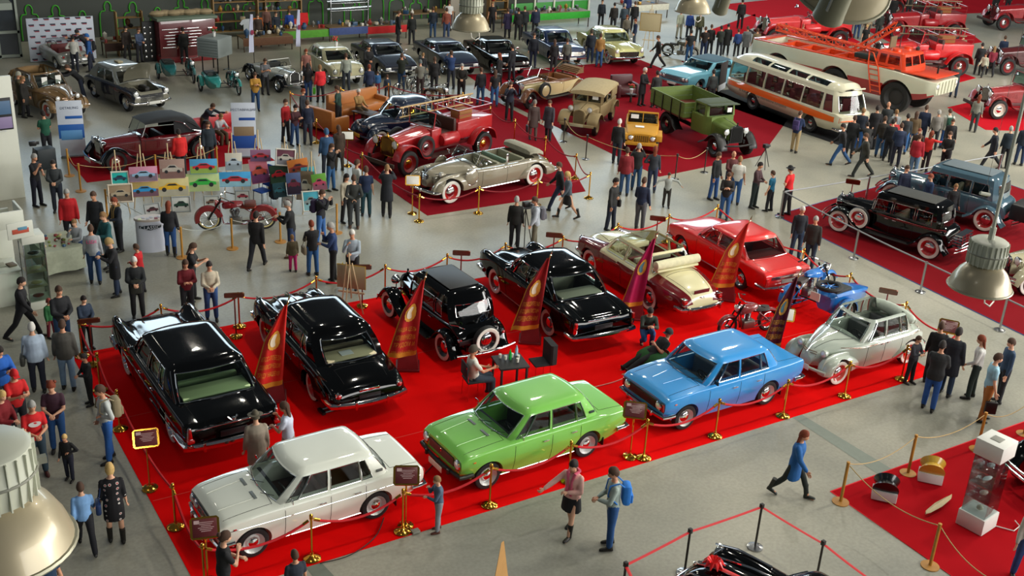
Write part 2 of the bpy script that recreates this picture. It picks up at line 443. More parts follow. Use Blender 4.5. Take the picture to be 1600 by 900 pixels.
def bumper(parent,x,hw,z,wrap=0.35,bow=0.12,h=0.05,front=True,m=CHROME,over=True,d=0.03,y_over=0.3):
 s=1 if front else-1;pts=[]
 ys=[i/8 for i in range(-8,9)]
 for u in ys:pts.append((s*(x-bow*u*u),u*hw,z))
 e=pts[0];pts=[(e[0]-s*wrap,e[1]-.02,z),(e[0]-s*wrap*.4,e[1]-.02,z)]+pts+[(e[0]-s*wrap*.4,-e[1]+.02,z),(e[0]-s*wrap,-e[1]+.02,z)]
 if s<0:pts=pts[::-1]
 pts=[Vector(p)for p in pts][::-1]if False else pts
 mb=MB();bar(mb,pts,h,d)
 o=obj('bumper',mb,m,parent)
 if over:
  for sy in(1,-1):
   v=MB();v.box((s*(x-bow*y_over**2+.02),sy*y_over,z),(.07,.06,h*2.6),bev=.015);obj('bumper_guard',v,m,o)
 return o
def headlamp(parent,x,y,z,r=0.09,ring=CHROME,tilt=0.0,bullet=0.0,m=None,s=1,name='headlight',lens=LAMPG):
 mb=MB();M=Matrix.Translation((x,y,z))@Matrix.Rotation(-tilt,4,'Y')
 if s<0:M=M@Matrix.Rotation(pi,4,'Z')
 if bullet:mb.lathe([(.01,-bullet),(r*.5,-bullet*.8),(r*.85,-bullet*.4),(r*1.05,0),(r*1.05,.015),(r*.93,.02)],16,0,M,'X',cap=False)
 else:mb.lathe([(r*1.12,-.05),(r*1.15,.01),(r*.98,.025)],16,0,M,'X',cap=False)
 o=obj(name,mb,m or ring,parent)
 ln=MB();ln.lathe([(r*1.0,.008),(r*.8,.03),(r*.4,.045),(.002,.05)],16,0,M,'X',cap=False);obj('lens',ln,lens,o)
 return o
def seats(parent,rows,col='#3a2a22',w=1.2,z=0.35,hb=0.55):
 for x in rows:
  mb=MB();mb.box((x,0,z+.1),(.5,w,.2),bev=.05)
  mb.box((x-.3,0,z+.32),(.14,w,hb),bev=.05,M=None)
  obj('seat',mb,mat(col,.6,noise=.1),parent)
def steering(parent,x,y,z,r=.2,col='#1a1a1a'):
 mb=MB();M=Matrix.Translation((x,y,z))@Matrix.Rotation(R_(-58),4,'Y')
 mb.tube([(r*cos(2*pi*k/20),r*sin(2*pi*k/20),0)for k in range(20)],.013,6,0,M,loop=True)
 for a in(0,2.1,4.2):mb.tube([(0,0,-.02),(r*cos(a),r*sin(a),0)],.008,5,0,M)
 mb.tube([(0,0,0),(0,0,-.35)],.02,6,0,M);mb.ball((0,0,0),.035,8,0,M)
 obj('steering_wheel',mb,mat(col,.4),parent)
def plate(parent,x,z,s=1,w=.5,h=.12,y=0,m=None,txt=None,tilt=0,dark=False):
 mb=MB();mb.box((x,y,z),(.012,w,h),bev=.004)
 o=obj('license_plate',mb,m or(mat('#121215',.4)if dark else mat('#cfcfc6',.5)),parent)
 if txt:
  t=text_mb(txt,h*.75);mapv(t,lambda a,b,c:(x+s*.008,y+s*a,z+b));obj('plate_lettering',t,mat('#c9c9c9' if dark else '#15151a',.4),o)
 return o
def mirror(parent,x,y,z,m=CHROME):
 for s in(1,-1):
  mb=MB();mb.tube([(x,s*y,z),(x,s*(y+.07),z+.06)],.008,6);mb.box((x-.01,s*(y+.1),z+.08),(.02,.13,.08),bev=.008);obj('side_mirror',mb,m,parent)
def handles(parent,B,xs,z,m=CHROME):
 for x in xs:
  for s in(1,-1):
   mb=MB();y=B.side_y(x,z);mb.box((x,s*(y+.018),z),(.14,.025,.026),bev=.008);obj('door_handle',mb,m,parent)
def seams(parent,B,xs,z0=.3,z1=None,m=SEAM,r=.0045,name='door_seam'):
 for x in xs:
  for s in(1,-1):
   mb=MB();zz=z1 if z1 else interp(B.zs,x)-.01
   mb.tube([(x,s*(B.side_y(x,z0+(zz-z0)*k/8)+.001),z0+(zz-z0)*k/8)for k in range(9)],r,5)
   obj(name,mb,m,parent)
def strip(parent,B,x0,x1,z,r=.009,m=CHROME,z2=None,name='side_trim',n=22,off=.004):
 z2=z if z2 is None else z2
 for s in(1,-1):
  mb=MB();mb.tube([(x0+(x1-x0)*k/n,s*(B.side_y(x0+(x1-x0)*k/n,z+(z2-z)*k/n)+off),z+(z2-z)*k/n)for k in range(n+1)],r,6)
  obj(name,mb,m,parent)
def topline(parent,B,pts,r=.0045,m=SEAM,mir=True,name='panel_seam',off=.001,cap=True):
 q=[]
 for(x0,y0),(x1,y1)in zip(pts,pts[1:]):
  for k in range(8):t=k/8;q.append((x0+(x1-x0)*t,y0+(y1-y0)*t))
 q.append(pts[-1])
 if mir and abs(pts[0][1])<.03:
  q=[(x,-y)for x,y in reversed(q)]+q;mir=False
 for s in((1,-1)if mir else(1,)):
  mb=MB();mb.tube([(x,s*y,B.top_z(x,y)+off)for x,y in q],r,6);o=obj(name,mb,m,parent)
 return o
def cyl_cut(x,z,r,y0,y1):
 c=MB();c.lathe([(r,y0),(r,y1)],32,0,Matrix.Translation((x,0,z)),'Y');return c
def body_obj(parent,B,paintm,wheels,wr,cut=None,name='body',depth=.26,extra=None,arch=.045,two=None):
 0
 hwm=max(v for _,v in B.hw)if isinstance(B.hw,(list,tuple))else B.hw
 cs=[]
 for x in wheels:
  hw=interp(B.hw,x)
  cs.append(cyl_cut(x,wr*1.02,wr+arch,B.yc+hw-depth,B.yc+hwm+.3))
  cs.append(cyl_cut(x,wr*1.02,wr+arch,B.yc-hwm-.3,B.yc-hw+depth))
 if cut:c=MB();c.box(((cut[0]+cut[1])/2,0,cut[3]+1),(abs(cut[1]-cut[0]),cut[2]*2,2),bev=.06);cs.append(c)
 if extra:cs+=extra
 me=boolean_mesh(B.mb(),cs,[paintm]);o=obj(name,me,[paintm],parent)
 if two:
  me.materials.append(two[0])
  for p in me.polygons:
   if two[1](p.center,p.normal):p.material_index=1
 return o
def wing(parent,path,y0,y1,m,drop=.10,th=.02,name='fender',crown=.06,s=1):
 0
 mb=MB();N=len(path);out=[]
 for i,(x,z)in enumerate(path):
  a=path[max(i-1,0)];b=path[min(i+1,N-1)];t=Vector((b[0]-a[0],b[1]-a[1])).normalized();nrm=Vector((-t.y,t.x))
  if nrm.y<0 and abs(nrm.y)>.3:nrm=-nrm
  out.append((x,z,nrm))
 cx=sum(p[0]for p in path)/N;cz=min(p[1]for p in path)
 rings=[]
 for x,z,nr in out:
  if nr.dot(Vector((x-cx,z-cz+.1)))<0:nr=-nr
  pr=[]
  us=[0,.2,.45,.7,.88,1.0]
  prof=[(y0+(y1-y0)*u,crown*sin(pi*min(u,.75)/1.5)*1-(drop*((u-.7)/.3)**2 if u>.7 else 0))for u in us]
  top=[(x+nr.x*h,s*y,z+nr.y*h)for y,h in prof];bot=[(x+nr.x*(h-th),s*y*(.995),z+nr.y*(h-th))for y,h in reversed(prof)]
  rings.append(top+bot)
 if s<0:rings=rings[::-1]
 mb.loft(rings,0);return obj(name,mb,m,parent,50)
def smoothpath(pts,n=5):
 o=[]
 P=[pts[0]]+list(pts)+[pts[-1]]
 for i in range(1,len(P)-2):
  for k in range(n):
   t=k/n;a,b,c,d=P[i-1:i+3]
   o.append(tuple(.5*((2*b[j])+(-a[j]+c[j])*t+(2*a[j]-5*b[j]+4*c[j]-d[j])*t*t+(-a[j]+3*b[j]-3*c[j]+d[j])*t**3)for j in range(len(b))))
 o.append(tuple(pts[-1]));return o
def car_at(name,label,pf,pr,side,wb,track,scale=None,group=None,cat='car'):
 0
 A,B_=g(*pf),g(*pr);d=(A-B_);d.z=0;L=d.length;d.normalize();nl=Vector((-d.y,d.x,0))
 c=(A+B_)/2-nl*(track/2 if side=='L' else-track/2)
 s=scale if scale else max(.9,min(1.1,L/wb));print(name,'wheelbase measured',round(L,2),'nominal',wb,'scale',round(s,3))
 return thing(name,label,cat,(c.x,c.y,FLOOR_Z),math.atan2(d.y,d.x),group,s)
FLOOR_Z=.014
def car_on(name,label,pf,head,side,wb,track,scale=1.0,z=.012,group=None,cat='car'):
 0
 A=g(*pf);d=Vector((cos(R_(head)),sin(R_(head)),0));nl=Vector((-d.y,d.x,0))
 c=A-d*(wb/2*scale)-nl*((track/2 if side=='L' else-track/2)*scale)
 return thing(name,label,cat,(c.x,c.y,z),R_(head),group,scale)
# ------ boxy sixties saloons
def box_saloon(root,col,kind):
 pm=paint(col);x1,x0=1.82,-2.25;wb=2.424
 if kind=='moskvich':x1,x0,wb=1.80,-2.30,2.40
 fin=.05 if kind=='moskvich' else 0.0
 B=Body(zt=[(x0,.80),(x0+.08,.90),(-1.4,.95),(.8,.965),(1.2,.935),(1.65,.885),(x1,.80)],zs=[(x0,.76+fin),(x0+.08,.875+fin),(-1.5,.91+fin*.3),(-1.1,.915),(.8,.905),(1.65,.845),(x1,.775)],hw=[(x0,.70),(x0+.06,.745),(-1.6,.795),(0,.805),(1.2,.79),(1.70,.765),(x1,.735)],zb=[(x0,.44),(-1.9,.30),(-1.0,.20),(1.0,.20),(1.5,.28),(x1,.44)],r=.05 if kind!='moskvich' else.035,p=[(x0,3),(-1,4),(.9,3),(x1,2.5)],tuck=.09,bul=.012)
 body_obj(root,B,pm,[wb/2,-wb/2],.30,(-1.25,.62,.62,.40))
 zb_=lambda x,y:B.top_z(max(min(x,1.2),-1.5),min(abs(y),.70))-.012
 cols=[(.86,0,.36,0,'w',4),(.74,.61,.27,.56,'p'),(.69,.71,.21,.615,'p'),(.61,.73,.16,.63,'s'),(.38,.735,.04,.635,'p'),(.35,.737,.02,.635,'s2'),(-.22,.74,-.27,.64,'p'),(-.29,.74,-.33,.64,'s3'),(-.90,.73,-.88,.635,'p'),(-.93,.73,-.90,.635,'s4'),(-1.16,.72,-1.00,.63,'p'),(-1.42,.70,-1.16,.61,'p'),(-1.50,.64,-1.20,.56,'r',4),(-1.58,0,-1.26,0,'r')]
 greenhouse(root,cols,zb_,lambda x,y:1.345,pm,t1=.07,t2=.93,hc=.085,bulge=.015,rn=2.8,trim=CHROME if kind!='green' else STEEL)
 for y in(.68,-.68):
  for x in(wb/2,-wb/2):wheel(root,x,y,.30,.17,'small' if kind!='moskvich' else '',rimc=mat('#c9cbc8',.3,.3),capc=CHROME)
 seams(root,B,(.62,-.27,-.98),.27,.90)
 topline(root,B,[(.80,.01),(.80,.62),(1.70,.60)],r=.004)
 topline(root,B,[(-1.56,.01),(-1.58,.58),(x0+.1,.58)],r=.004,name='boot_seam')
 if kind=='white':strip(root,B,x0+.1,x1-.06,.70,.006,name='side_trim')
 if kind!='moskvich':strip(root,B,-.9,.9,.225,.013,name='sill_trim')
 handles(root,B,(-.10,-.80),.76)
 if kind=='moskvich':
  topline(root,B,[(.95,.22),(1.45,.18)],r=.012,m=pm,name='bonnet_ridge')
 else:
  topline(root,B,[(.95,.34),(1.68,.30)],r=.010,m=pm,name='bonnet_ridge')
  for s in(1,-1):
   v=MB();v.box((1.0,s*.24,B.top_z(1.0,.24)+.002),(.06,.26,.012),bev=.003);obj('bonnet_vent',v,mat('#6b7270',.5),root)
 gm=MB();gx=x1+.004
 if kind=='white':
  gm.box((gx,0,.655),(.03,1.36,.20),bev=.01)
  gb=MB();[gb.box((gx+.022,0,.58+.03*i),(.012,1.32,.009))for i in range(6)]
  o=obj('grille',gm,mat('#16181a',.4),root);obj('grille_bars',gb,CHROME,o)
  for s in(1,-1):
   for yy in(.60,.40):headlamp(root,gx+.02,s*yy,.66,.085)
 elif kind=='green':
  gm.box((gx,0,.64),(.03,.92,.19),bev=.01);o=obj('grille',gm,mat('#5a1c1c',.4,.3),root)
  gb=MB();[gb.box((gx+.02,-.45+.025*i,.64),(.012,.008,.17))for i in range(37)];obj('grille_bars',gb,mat('#a89a92',.3,.8),o)
  for s in(1,-1):headlamp(root,gx+.01,s*.60,.66,.10)
  for s in(1,-1):
   v=MB();v.box((gx+.0,s*.60,.53),(.04,.14,.05),bev=.01);obj('turn_signal',v,AMBER,root)
  v=MB();v.box((gx+.025,0,.68),(.012,.05,.07),bev=.004);obj('badge',v,CHROME,root)
 else:
  gm.box((gx,0,.64),(.04,1.42,.20),bev=.015);o=obj('grille',gm,mat('#201414',.4),root)
  gb=MB();[gb.box((gx+.022,0,.57+.028*i),(.01,.80,.006))for i in range(6)];obj('grille_bars',gb,mat('#5a5252',.3,.6),o)
  for s in(1,-1):
   headlamp(root,gx+.02,s*.54,.65,.088)
   v=MB();v.box((gx,s*.685,.65),(.06,.06,.17),bev=.012);obj('turn_signal',v,REDL,root)
 bz=.44
 bumper(root,x1+.09,.76,bz,.30,.05,.05 if kind!='green' else.045,True,CHROME if kind!='green' else mat('#22241f',.35),True,.03,.42)
 bumper(root,-x0+.07,.76,bz+.02,.30,.05,.05,False,CHROME,True,.03,.42)
 plate(root,x1+.15,.38 if kind!='white' else.36,1,.5,.12,m=mat('#dcd9c8' if kind=='green' else '#9fa9c8' if kind=='moskvich' else '#d8d8d2',.5))
 for s in(1,-1):
  v=MB();v.box((x0-.01,s*.62,.68),(.04,.16,.15),bev=.012);obj('tail_light',v,REDL,root)
  v=MB();v.box((-1.30,s*(.70),B.top_z(-1.28,.6)+.10),(.13,.03,.05),bev=.006)
  if kind!='moskvich':obj('pillar_vent',v,mat('#2a4038' if kind=='green' else '#6a706c',.5),root)
  v=MB();v.box((1.55,s*(B.side_y(1.55,.72)+.006),.72),(.06,.015,.025),bev=.004);obj('side_marker',v,AMBER if kind!='white' else REDL,root)
  v=MB();v.box((-wb/2-.42,s*.68,.26),(.02,.17,.20),bev=.005);obj('mud_flap',v,BLACKP,root)
 mirror(root,.52,.74,.93,CHROME if kind!='moskvich' else BLACKP)
 seats(root,(.15,-.75),{'white':'#4a2418','green':'#1c2420','moskvich':'#8d9294'}[kind],1.2,.36,.5)
 steering(root,.42,.36,.93)
 d=MB();d.box((.64,0,.86),(.22,1.22,.16),bev=.03);obj('dashboard',d,mat('#1c1a18' if kind!='moskvich' else '#3b3f42',.6),root)
 for y in(.28,-.20):
  v=MB();v.tube([(.88,y,.985),(.74,y+.30,1.06)],.007,5);obj('wiper',v,BLACKP,root)
 return B
r=car_at('white_saloon_car','white four-door saloon car with square quad-headlamp nose at the bottom corner of the red carpet',(398,872),(588,812),'L',2.424,1.50)
box_saloon(r,'#e4e8da','white')
r=car_at('green_saloon_car','bright apple green four-door saloon car with two round headlamps on the red carpet',(761,765),(915,715),'L',2.424,1.50)
box_saloon(r,'#7cc850','green')
r=car_at('blue_saloon_car','sky blue four-door saloon car with black grille on the red carpet',(1068,672),(1195,633),'L',2.40,1.50)
box_saloon(r,'#1f93dc','moskvich')
# ------ rounded forties / fifties cars
def cab(xc,xrf,wins,xrr,xrb,yb,yt,bow=.14,rbow=.12,rw=.8):
 c=[(xc+bow,0,xrf+bow*.7,0,'w',5),(xc,yb*.86,xrf,yt*.86,'p'),(xc-.07,yb*.95,xrf-.05,yt*.96,'p')]
 for i,(a,b,ta,tb)in enumerate(wins):
  c+=[(a,yb,ta,yt,'s%d'%i),(b,yb,tb,yt,'p')]
 q=xrb+(.10 if True else 0)
 c+=[(xrb+.14,yb*.97,xrr+.10,yt*.97,'p'),(xrb+.05,yb*(rw+.08),xrr+.03,yt*(rw+.06),'p'),(xrb,yb*rw,xrr,yt*rw,'r',5),(xrb-rbow,0,xrr-rbow*.7,0,'r')]
 return c
def pontoon(root,B,pm,side_only=None):pass
def grille_bars(root,x,z0,z1,w0,w1,n,m=CHROME,back='#141414',vert=False,bow=.05):
 b=MB();b.prism([(-w0/2,z0),(w0/2,z0),(w1/2,z1),(-w1/2,z1)],-.03,.0,0,Matrix(((0,0,1,x),(1,0,0,0),(0,1,0,0),(0,0,0,1))))
 o=obj('grille',b,mat(back,.4),root)
 gb=MB()
 for i in range(n):
  t=(i+.5)/n
  if vert:gb.tube([(x+.01+bow*(1-(2*t-1)**2),w0*(t-.5),z0),(x+.01+bow*(1-(2*t-1)**2),w1*(t-.5),z1)],.008,5)
  else:
   z=z0+(z1-z0)*t;w=w0+(w1-w0)*t
   gb.tube([(x+.01+bow*(1-u*u),w/2*u,z)for u in(-1,-.6,-.2,.2,.6,1)],.012,6)
 obj('grille_bars',gb,m,o);return o
def black_limousine(root):
 pm=paint('#070708',.12);x1,x0=2.60,-2.85;wb=3.25
 B=Body(zt=[(x0,.80),(x0+.12,.98),(-1.9,1.06),(-1.0,1.06),(1.0,1.08),(1.8,1.02),(2.4,.94),(x1,.78)],zs=[(x0,.84),(x0+.1,1.00),(-1.8,1.02),(-1.0,1.01),(.9,1.02),(1.7,1.06),(2.5,1.10),(x1,1.02)],hw=[(x0,.90),(x0+.1,.96),(-1.6,.99),(1.2,.98),(2.3,.95),(x1,.90)],zb=[(x0,.42),(-2.3,.30),(-1.3,.22),(1.4,.22),(2.2,.32),(x1,.46)],r=[(x0,.06),(-1,.08),(1.2,.08),(1.8,.10),(x1,.10)],p=4,tuck=.07,bul=.02,val=[(x0,.02),(-2,.02),(-1,0),(.9,0),(1.4,.07),(2.4,.09),(x1,.08)],vu=.70)
 body_obj(root,B,pm,[wb/2,-wb/2],.37,(-1.7,.9,.78,.42))
 C=cab(.98,.56,[(.80,.56,.44,.30),(.53,-.18,.27,-.24),(-.28,-.92,-.32,-.90),(-1.0,-1.28,-.96,-1.2)],-1.45,-2.02,.89,.78,bow=.16,rbow=.10,rw=.86)
 greenhouse(root,C,lambda x,y:B.top_z(x,min(abs(y),.84))-.012,1.47,pm,t1=.06,t2=.94,hc=.12,bulge=.02,trim_r=.014)
 for y in(.80,-.80):
  for x in(wb/2,-wb/2):wheel(root,x,y,.37,.2,'ww')
 strip(root,B,x0+.05,x1-.05,.74,.012);strip(root,B,x0+.1,-.6,.56,.016,z2=.52)
 seams(root,B,(.72,-.24,-1.1),.3,.98)
 handles(root,B,(.0,-.85),.86)
 bumper(root,2.70,.95,.50,.5,.12,.075,True,CHROME,True,.05,.4)
 bumper(root,2.94,.97,.50,.55,.10,.08,False,CHROME,True,.05,.62)
 topline(root,B,[(-2.04,.01),(-2.04,.70),(x0+.12,.66)],r=.004,name='boot_seam')
 topline(root,B,[(1.15,.01),(1.15,.6),(2.5,.5)],r=.004)
 for s in(1,-1):
  t=MB();t.box((x0-.02,s*.88,.80),(.12,.13,.36),bev=.04,taper=.6);o=obj('tail_light',t,CHROME,root)
  l=MB();l.box((x0-.06,s*.88,.86),(.08,.09,.22),bev=.03,taper=.6);obj('lens',l,REDL,o)
  l=MB();l.box((x0-.075,s*.88,.69),(.07,.15,.07),bev=.02);obj('reflector',l,REDL,o)
  headlamp(root,x1+.0,s*.80,.88,.10,bullet=.15)
  e=MB();e.tube([(x1+.05,s*.80,1.0),(2.2,s*.82,1.13),(1.5,s*.84,1.08)],.012,6);obj('fender_moulding',e,CHROME,root)
 em=MB();em.tube([(x0+.02,.10,1.0),(x0-.03,0,.90),(x0+.02,-.10,1.0)],.02,6);em.ball((x0-.02,0,.97),.035,8);obj('emblem',em,CHROME,root)
 b=MB();b.box((x0+.0,0,.87),(.03,1.5,.02),bev=.005);obj('boot_moulding',b,CHROME,root)
 plate(root,x0-.03,.68,-1,.55,.14,dark=True)
 seats(root,(.3,-.75,-1.3),'#9ab880',1.45,.42,.55);steering(root,.55,.38,1.02);mirror(root,.75,.88,1.0)
 d=MB();d.box((-1.72,0,1.07),(.5,1.4,.06),bev=.02);obj('parcel_shelf',d,mat('#bcd49c',.8),root)
 grille_bars(root,x1+.02,.56,.84,1.2,1.3,5)
def zim_like(root):
 pm=paint('#060607',.12);x1,x0=2.45,-2.95;wb=3.2
 B=Body(zt=[(x0,.66),(x0+.10,.84),(-2.3,1.02),(-1.7,1.10),(1.0,1.12),(1.8,1.07),(2.3,.93),(x1,.70)],zs=[(x0,.62),(x0+.12,.80),(-2.2,.94),(-1.2,1.0),(.9,1.0),(1.6,1.02),(2.2,.99),(x1,.80)],hw=[(x0,.80),(x0+.15,.90),(-1.6,.95),(1.2,.95),(2.2,.90),(x1,.80)],zb=[(x0,.40),(-2.4,.30),(-1.3,.22),(1.4,.22),(2.2,.34),(x1,.5)],r=[(x0,.16),(-1.6,.16),(.6,.12),(1.6,.15),(x1,.16)],p=2.6,tuck=.06,bul=.02,val=[(x0,0),(-1.4,0),(.8,0),(1.4,.12),(2.2,.14),(x1,.05)],vu=.62)
 body_obj(root,B,pm,[wb/2,-wb/2],.37,(-1.6,.8,.72,.42))
 for s in(1,-1):
  Fn=Body(zt=[(-2.80,.62),(-2.5,.84),(-1.7,.96),(-1.1,.90),(-.75,.62)],zs=[(-2.80,.56),(-2.5,.78),(-1.7,.90),(-1.1,.84),(-.75,.56)],hw=[(-2.80,.08),(-2.5,.20),(-1.7,.22),(-1.1,.19),(-.75,.06)],zb=[(-2.8,.42),(-1.6,.30),(-.75,.34)],r=.12,p=2,tuck=.02,yc=s*.77,N=20)
  body_obj(root,Fn,pm,[-wb/2],.37,None,'rear_fender',.5)
 C=cab(.98,.50,[(.78,.55,.38,.27),(.52,-.16,.25,-.20),(-.26,-.92,-.28,-.88),(-1.0,-1.30,-.95,-1.14)],-1.35,-2.0,.84,.73,bow=.22,rbow=.14,rw=.72)
 greenhouse(root,C,lambda x,y:B.top_z(x,min(abs(y),.80))-.012,1.50,pm,t1=.10,t2=.84,hc=.16,bulge=.05,trim_r=.014)
 for y in(.76,-.76):
  for x in(wb/2,-wb/2):wheel(root,x,y,.37,.2,'ww',rimc=mat('#b01418',.3,0,1))
 strip(root,B,-.6,1.1,.62,.010);strip(root,B,1.95,2.4,.62,.010);strip(root,B,-2.5,-2.0,.60,.012)
 seams(root,B,(.72,-.21,-1.1),.3,.94);handles(root,B,(.0,-.85),.84)
 bumper(root,2.62,.88,.50,.4,.16,.07,True,CHROME,True,.05,.4)
 bumper(root,3.06,.90,.48,.45,.16,.075,False,CHROME,True,.05,.38)
 topline(root,B,[(-2.2,.01),(-2.2,.55),(x0+.25,.52)],r=.004,name='boot_seam')
 for s in(1,-1):
  m_=MB();m_.tube([(2.42,s*.03,.88),(1.9,s*.03,1.065),(1.2,s*.03,1.125)],.02,6)
  headlamp(root,2.36,s*.70,.84,.11,bullet=.12);headlamp(root,x0+.03,s*.74,.72,.065,s=-1,name='tail_light',lens=REDL)
  e=MB();e.tube([(2.45,s*.74,.93),(2.0,s*.76,1.05),(1.3,s*.80,1.04)],.02,6);obj('fender_moulding',e,CHROME,root)
  e=MB();e.tube([(x1,s*.32,.72),(2.2,s*.36,.98),(1.5,s*.42,1.10),(1.1,s*.46,1.11)],.022,6);obj('bonnet_moulding',e,CHROME,root)
 e=MB();e.tube([(2.46,0,.75),(2.3,0,.97),(1.6,0,1.10),(1.15,0,1.13)],[.02,.04,.02,.01],6);obj('bonnet_ornament',e,CHROME,root)
 e=MB();e.box((x0+.03,0,.76),(.05,.5,.07),bev=.02);obj('boot_handle',e,CHROME,root)
 e=MB();e.ball((x0+.01,0,.765),.05,10,sc=(.6,3.4,.45));obj('boot_badge',e,REDL,root)
 plate(root,x0-.0,.60,-1,.52,.13,dark=True)
 seats(root,(.3,-.75,-1.25),'#b9a884',1.35,.42,.55);steering(root,.5,.36,1.02);mirror(root,.72,.84,1.0)
 d=MB();d.box((-1.72,0,1.08),(.5,1.2,.06),bev=.02);obj('parcel_shelf',d,mat('#dccfa8',.8),root)
 d=MB();d.box((-1.72,.05,1.12),(.22,.30,.01));obj('paper_sheet',d,mat('#e8ecef',.8),root)
 grille_bars(root,x1-.02,.52,.74,1.0,1.1,6)
def volga_like(root,col,low=None,glasscol=None,x0=-2.55,tails=True,seatc='#b6b8a4',sill=True):
 pm=paint(col,.14);x1=2.20;wb=2.7
 B=Body(zt=[(x0,.72),(x0+.08,.88),(-1.9,.98),(-1.3,1.02),(.8,1.05),(1.5,.99),(2.05,.88),(x1,.70)],zs=[(x0,.72),(x0+.08,.90),(-1.7,.95),(-1.0,.95),(.7,.96),(1.4,.99),(2.05,.98),(x1,.86)],hw=[(x0,.80),(x0+.1,.85),(-1.4,.90),(1.0,.89),(1.9,.86),(x1,.80)],zb=[(x0,.38),(-2.0,.28),(-1.1,.21),(1.2,.21),(1.9,.32),(x1,.46)],r=[(x0,.07),(-1,.09),(.8,.09),(1.4,.11),(x1,.12)],p=3.5,tuck=.06,bul=.02,val=[(x0,.02),(-1.5,.02),(-1,0),(.7,0),(1.2,.08),(2.0,.09),(x1,.04)],vu=.66)
 body_obj(root,B,pm,[wb/2,-wb/2],.35,(-1.3,.7,.68,.4),two=low)
 C=cab(.78,.34,[(.60,.40,.24,.12),(.37,-.24,.10,-.26),(-.32,-.92,-.33,-.80)],-1.0,-1.58,.81,.69,bow=.20,rbow=.12,rw=.84)
 greenhouse(root,C,lambda x,y:B.top_z(x,min(abs(y),.76))-.012,1.43,pm,t1=.07,t2=.90,hc=.13,bulge=.04,trim_r=.013)
 for y in(.72,-.72):
  for x in(wb/2,-wb/2):wheel(root,x,y,.35,.18,'ww',rimc=mat('#7a1418',.3,0,1)if col<'#2' else CHROME)
 strip(root,B,-.95,.95,.25,.016,m=mat('#b5302c',.3)if sill else CHROME,name='sill_trim')
 seams(root,B,(.62,-.28,-1.0),.28,.92);handles(root,B,(-.10,-.80),.82)
 bumper(root,2.32,.86,.48,.35,.12,.06,True,CHROME,True,.04,.4);bumper(root,-x0+.12,.86,.46,.35,.08,.06,False,CHROME,False,.04,.38)
 topline(root,B,[(-1.72,.01),(-1.72,.60),(x0+.12,.58)],r=.004,name='boot_seam');topline(root,B,[(.98,.01),(1.0,.45),(2.0,.40)],r=.004)
 for s in(1,-1):
  t=MB();t.box((x0-.0,s*.80,.72),(.09,.10,.30),bev=.03,taper=.7);o=obj('tail_light',t,CHROME,root)
  l=MB();l.box((x0-.03,s*.80,.79),(.07,.07,.15),bev=.02);obj('lens',l,REDL,o)
  headlamp(root,x1-.01,s*.70,.80,.10,bullet=.12)
  e=MB();e.tube([(x1-.02,s*.70,.93),(1.8,s*.74,1.0),(1.2,s*.78,.99)],.014,6);obj('fender_moulding',e,CHROME,root)
 b=MB();b.box((x0+.02,0,.83),(.03,.9,.03),bev=.008);obj('boot_moulding',b,CHROME,root)
 plate(root,x0+.0,.64,-1,.5,.12,dark=True)
 seats(root,(.15,-.75),seatc,1.25,.40,.52);steering(root,.42,.36,.98,.21,'#b0a890');mirror(root,.55,.80,.96)
 grille_bars(root,x1-.0,.52,.76,1.05,1.15,9,vert=True)
 d=MB();d.box((-1.35,0,1.0),(.40,1.15,.06),bev=.02);obj('parcel_shelf',d,mat(seatc,.8),root)
 d=MB();d.box((.68,0,.92),(.24,1.25,.14),bev=.03);obj('dashboard',d,mat('#202024',.5),root)
 return B
r=car_at('black_limousine','long black limousine with vertical red tail lamps and pale green rear shelf, leftmost car',(201,586),(270,690),'L',3.25,1.75,1.01)
black_limousine(r)
r=car_at('black_rounded_saloon','black rounded saloon with white paper on its rear shelf and a heavy chrome rear bumper',(408,534),(490,632),'L',3.2,1.7,.96)
zim_like(r)
r=car_at('black_saloon_car','black fifties saloon with peaked front wings and white wall tyres beside the cream convertible',(770,456),(860,528),'L',2.7,1.62,1.05)
volga_like(r,'#08080a')
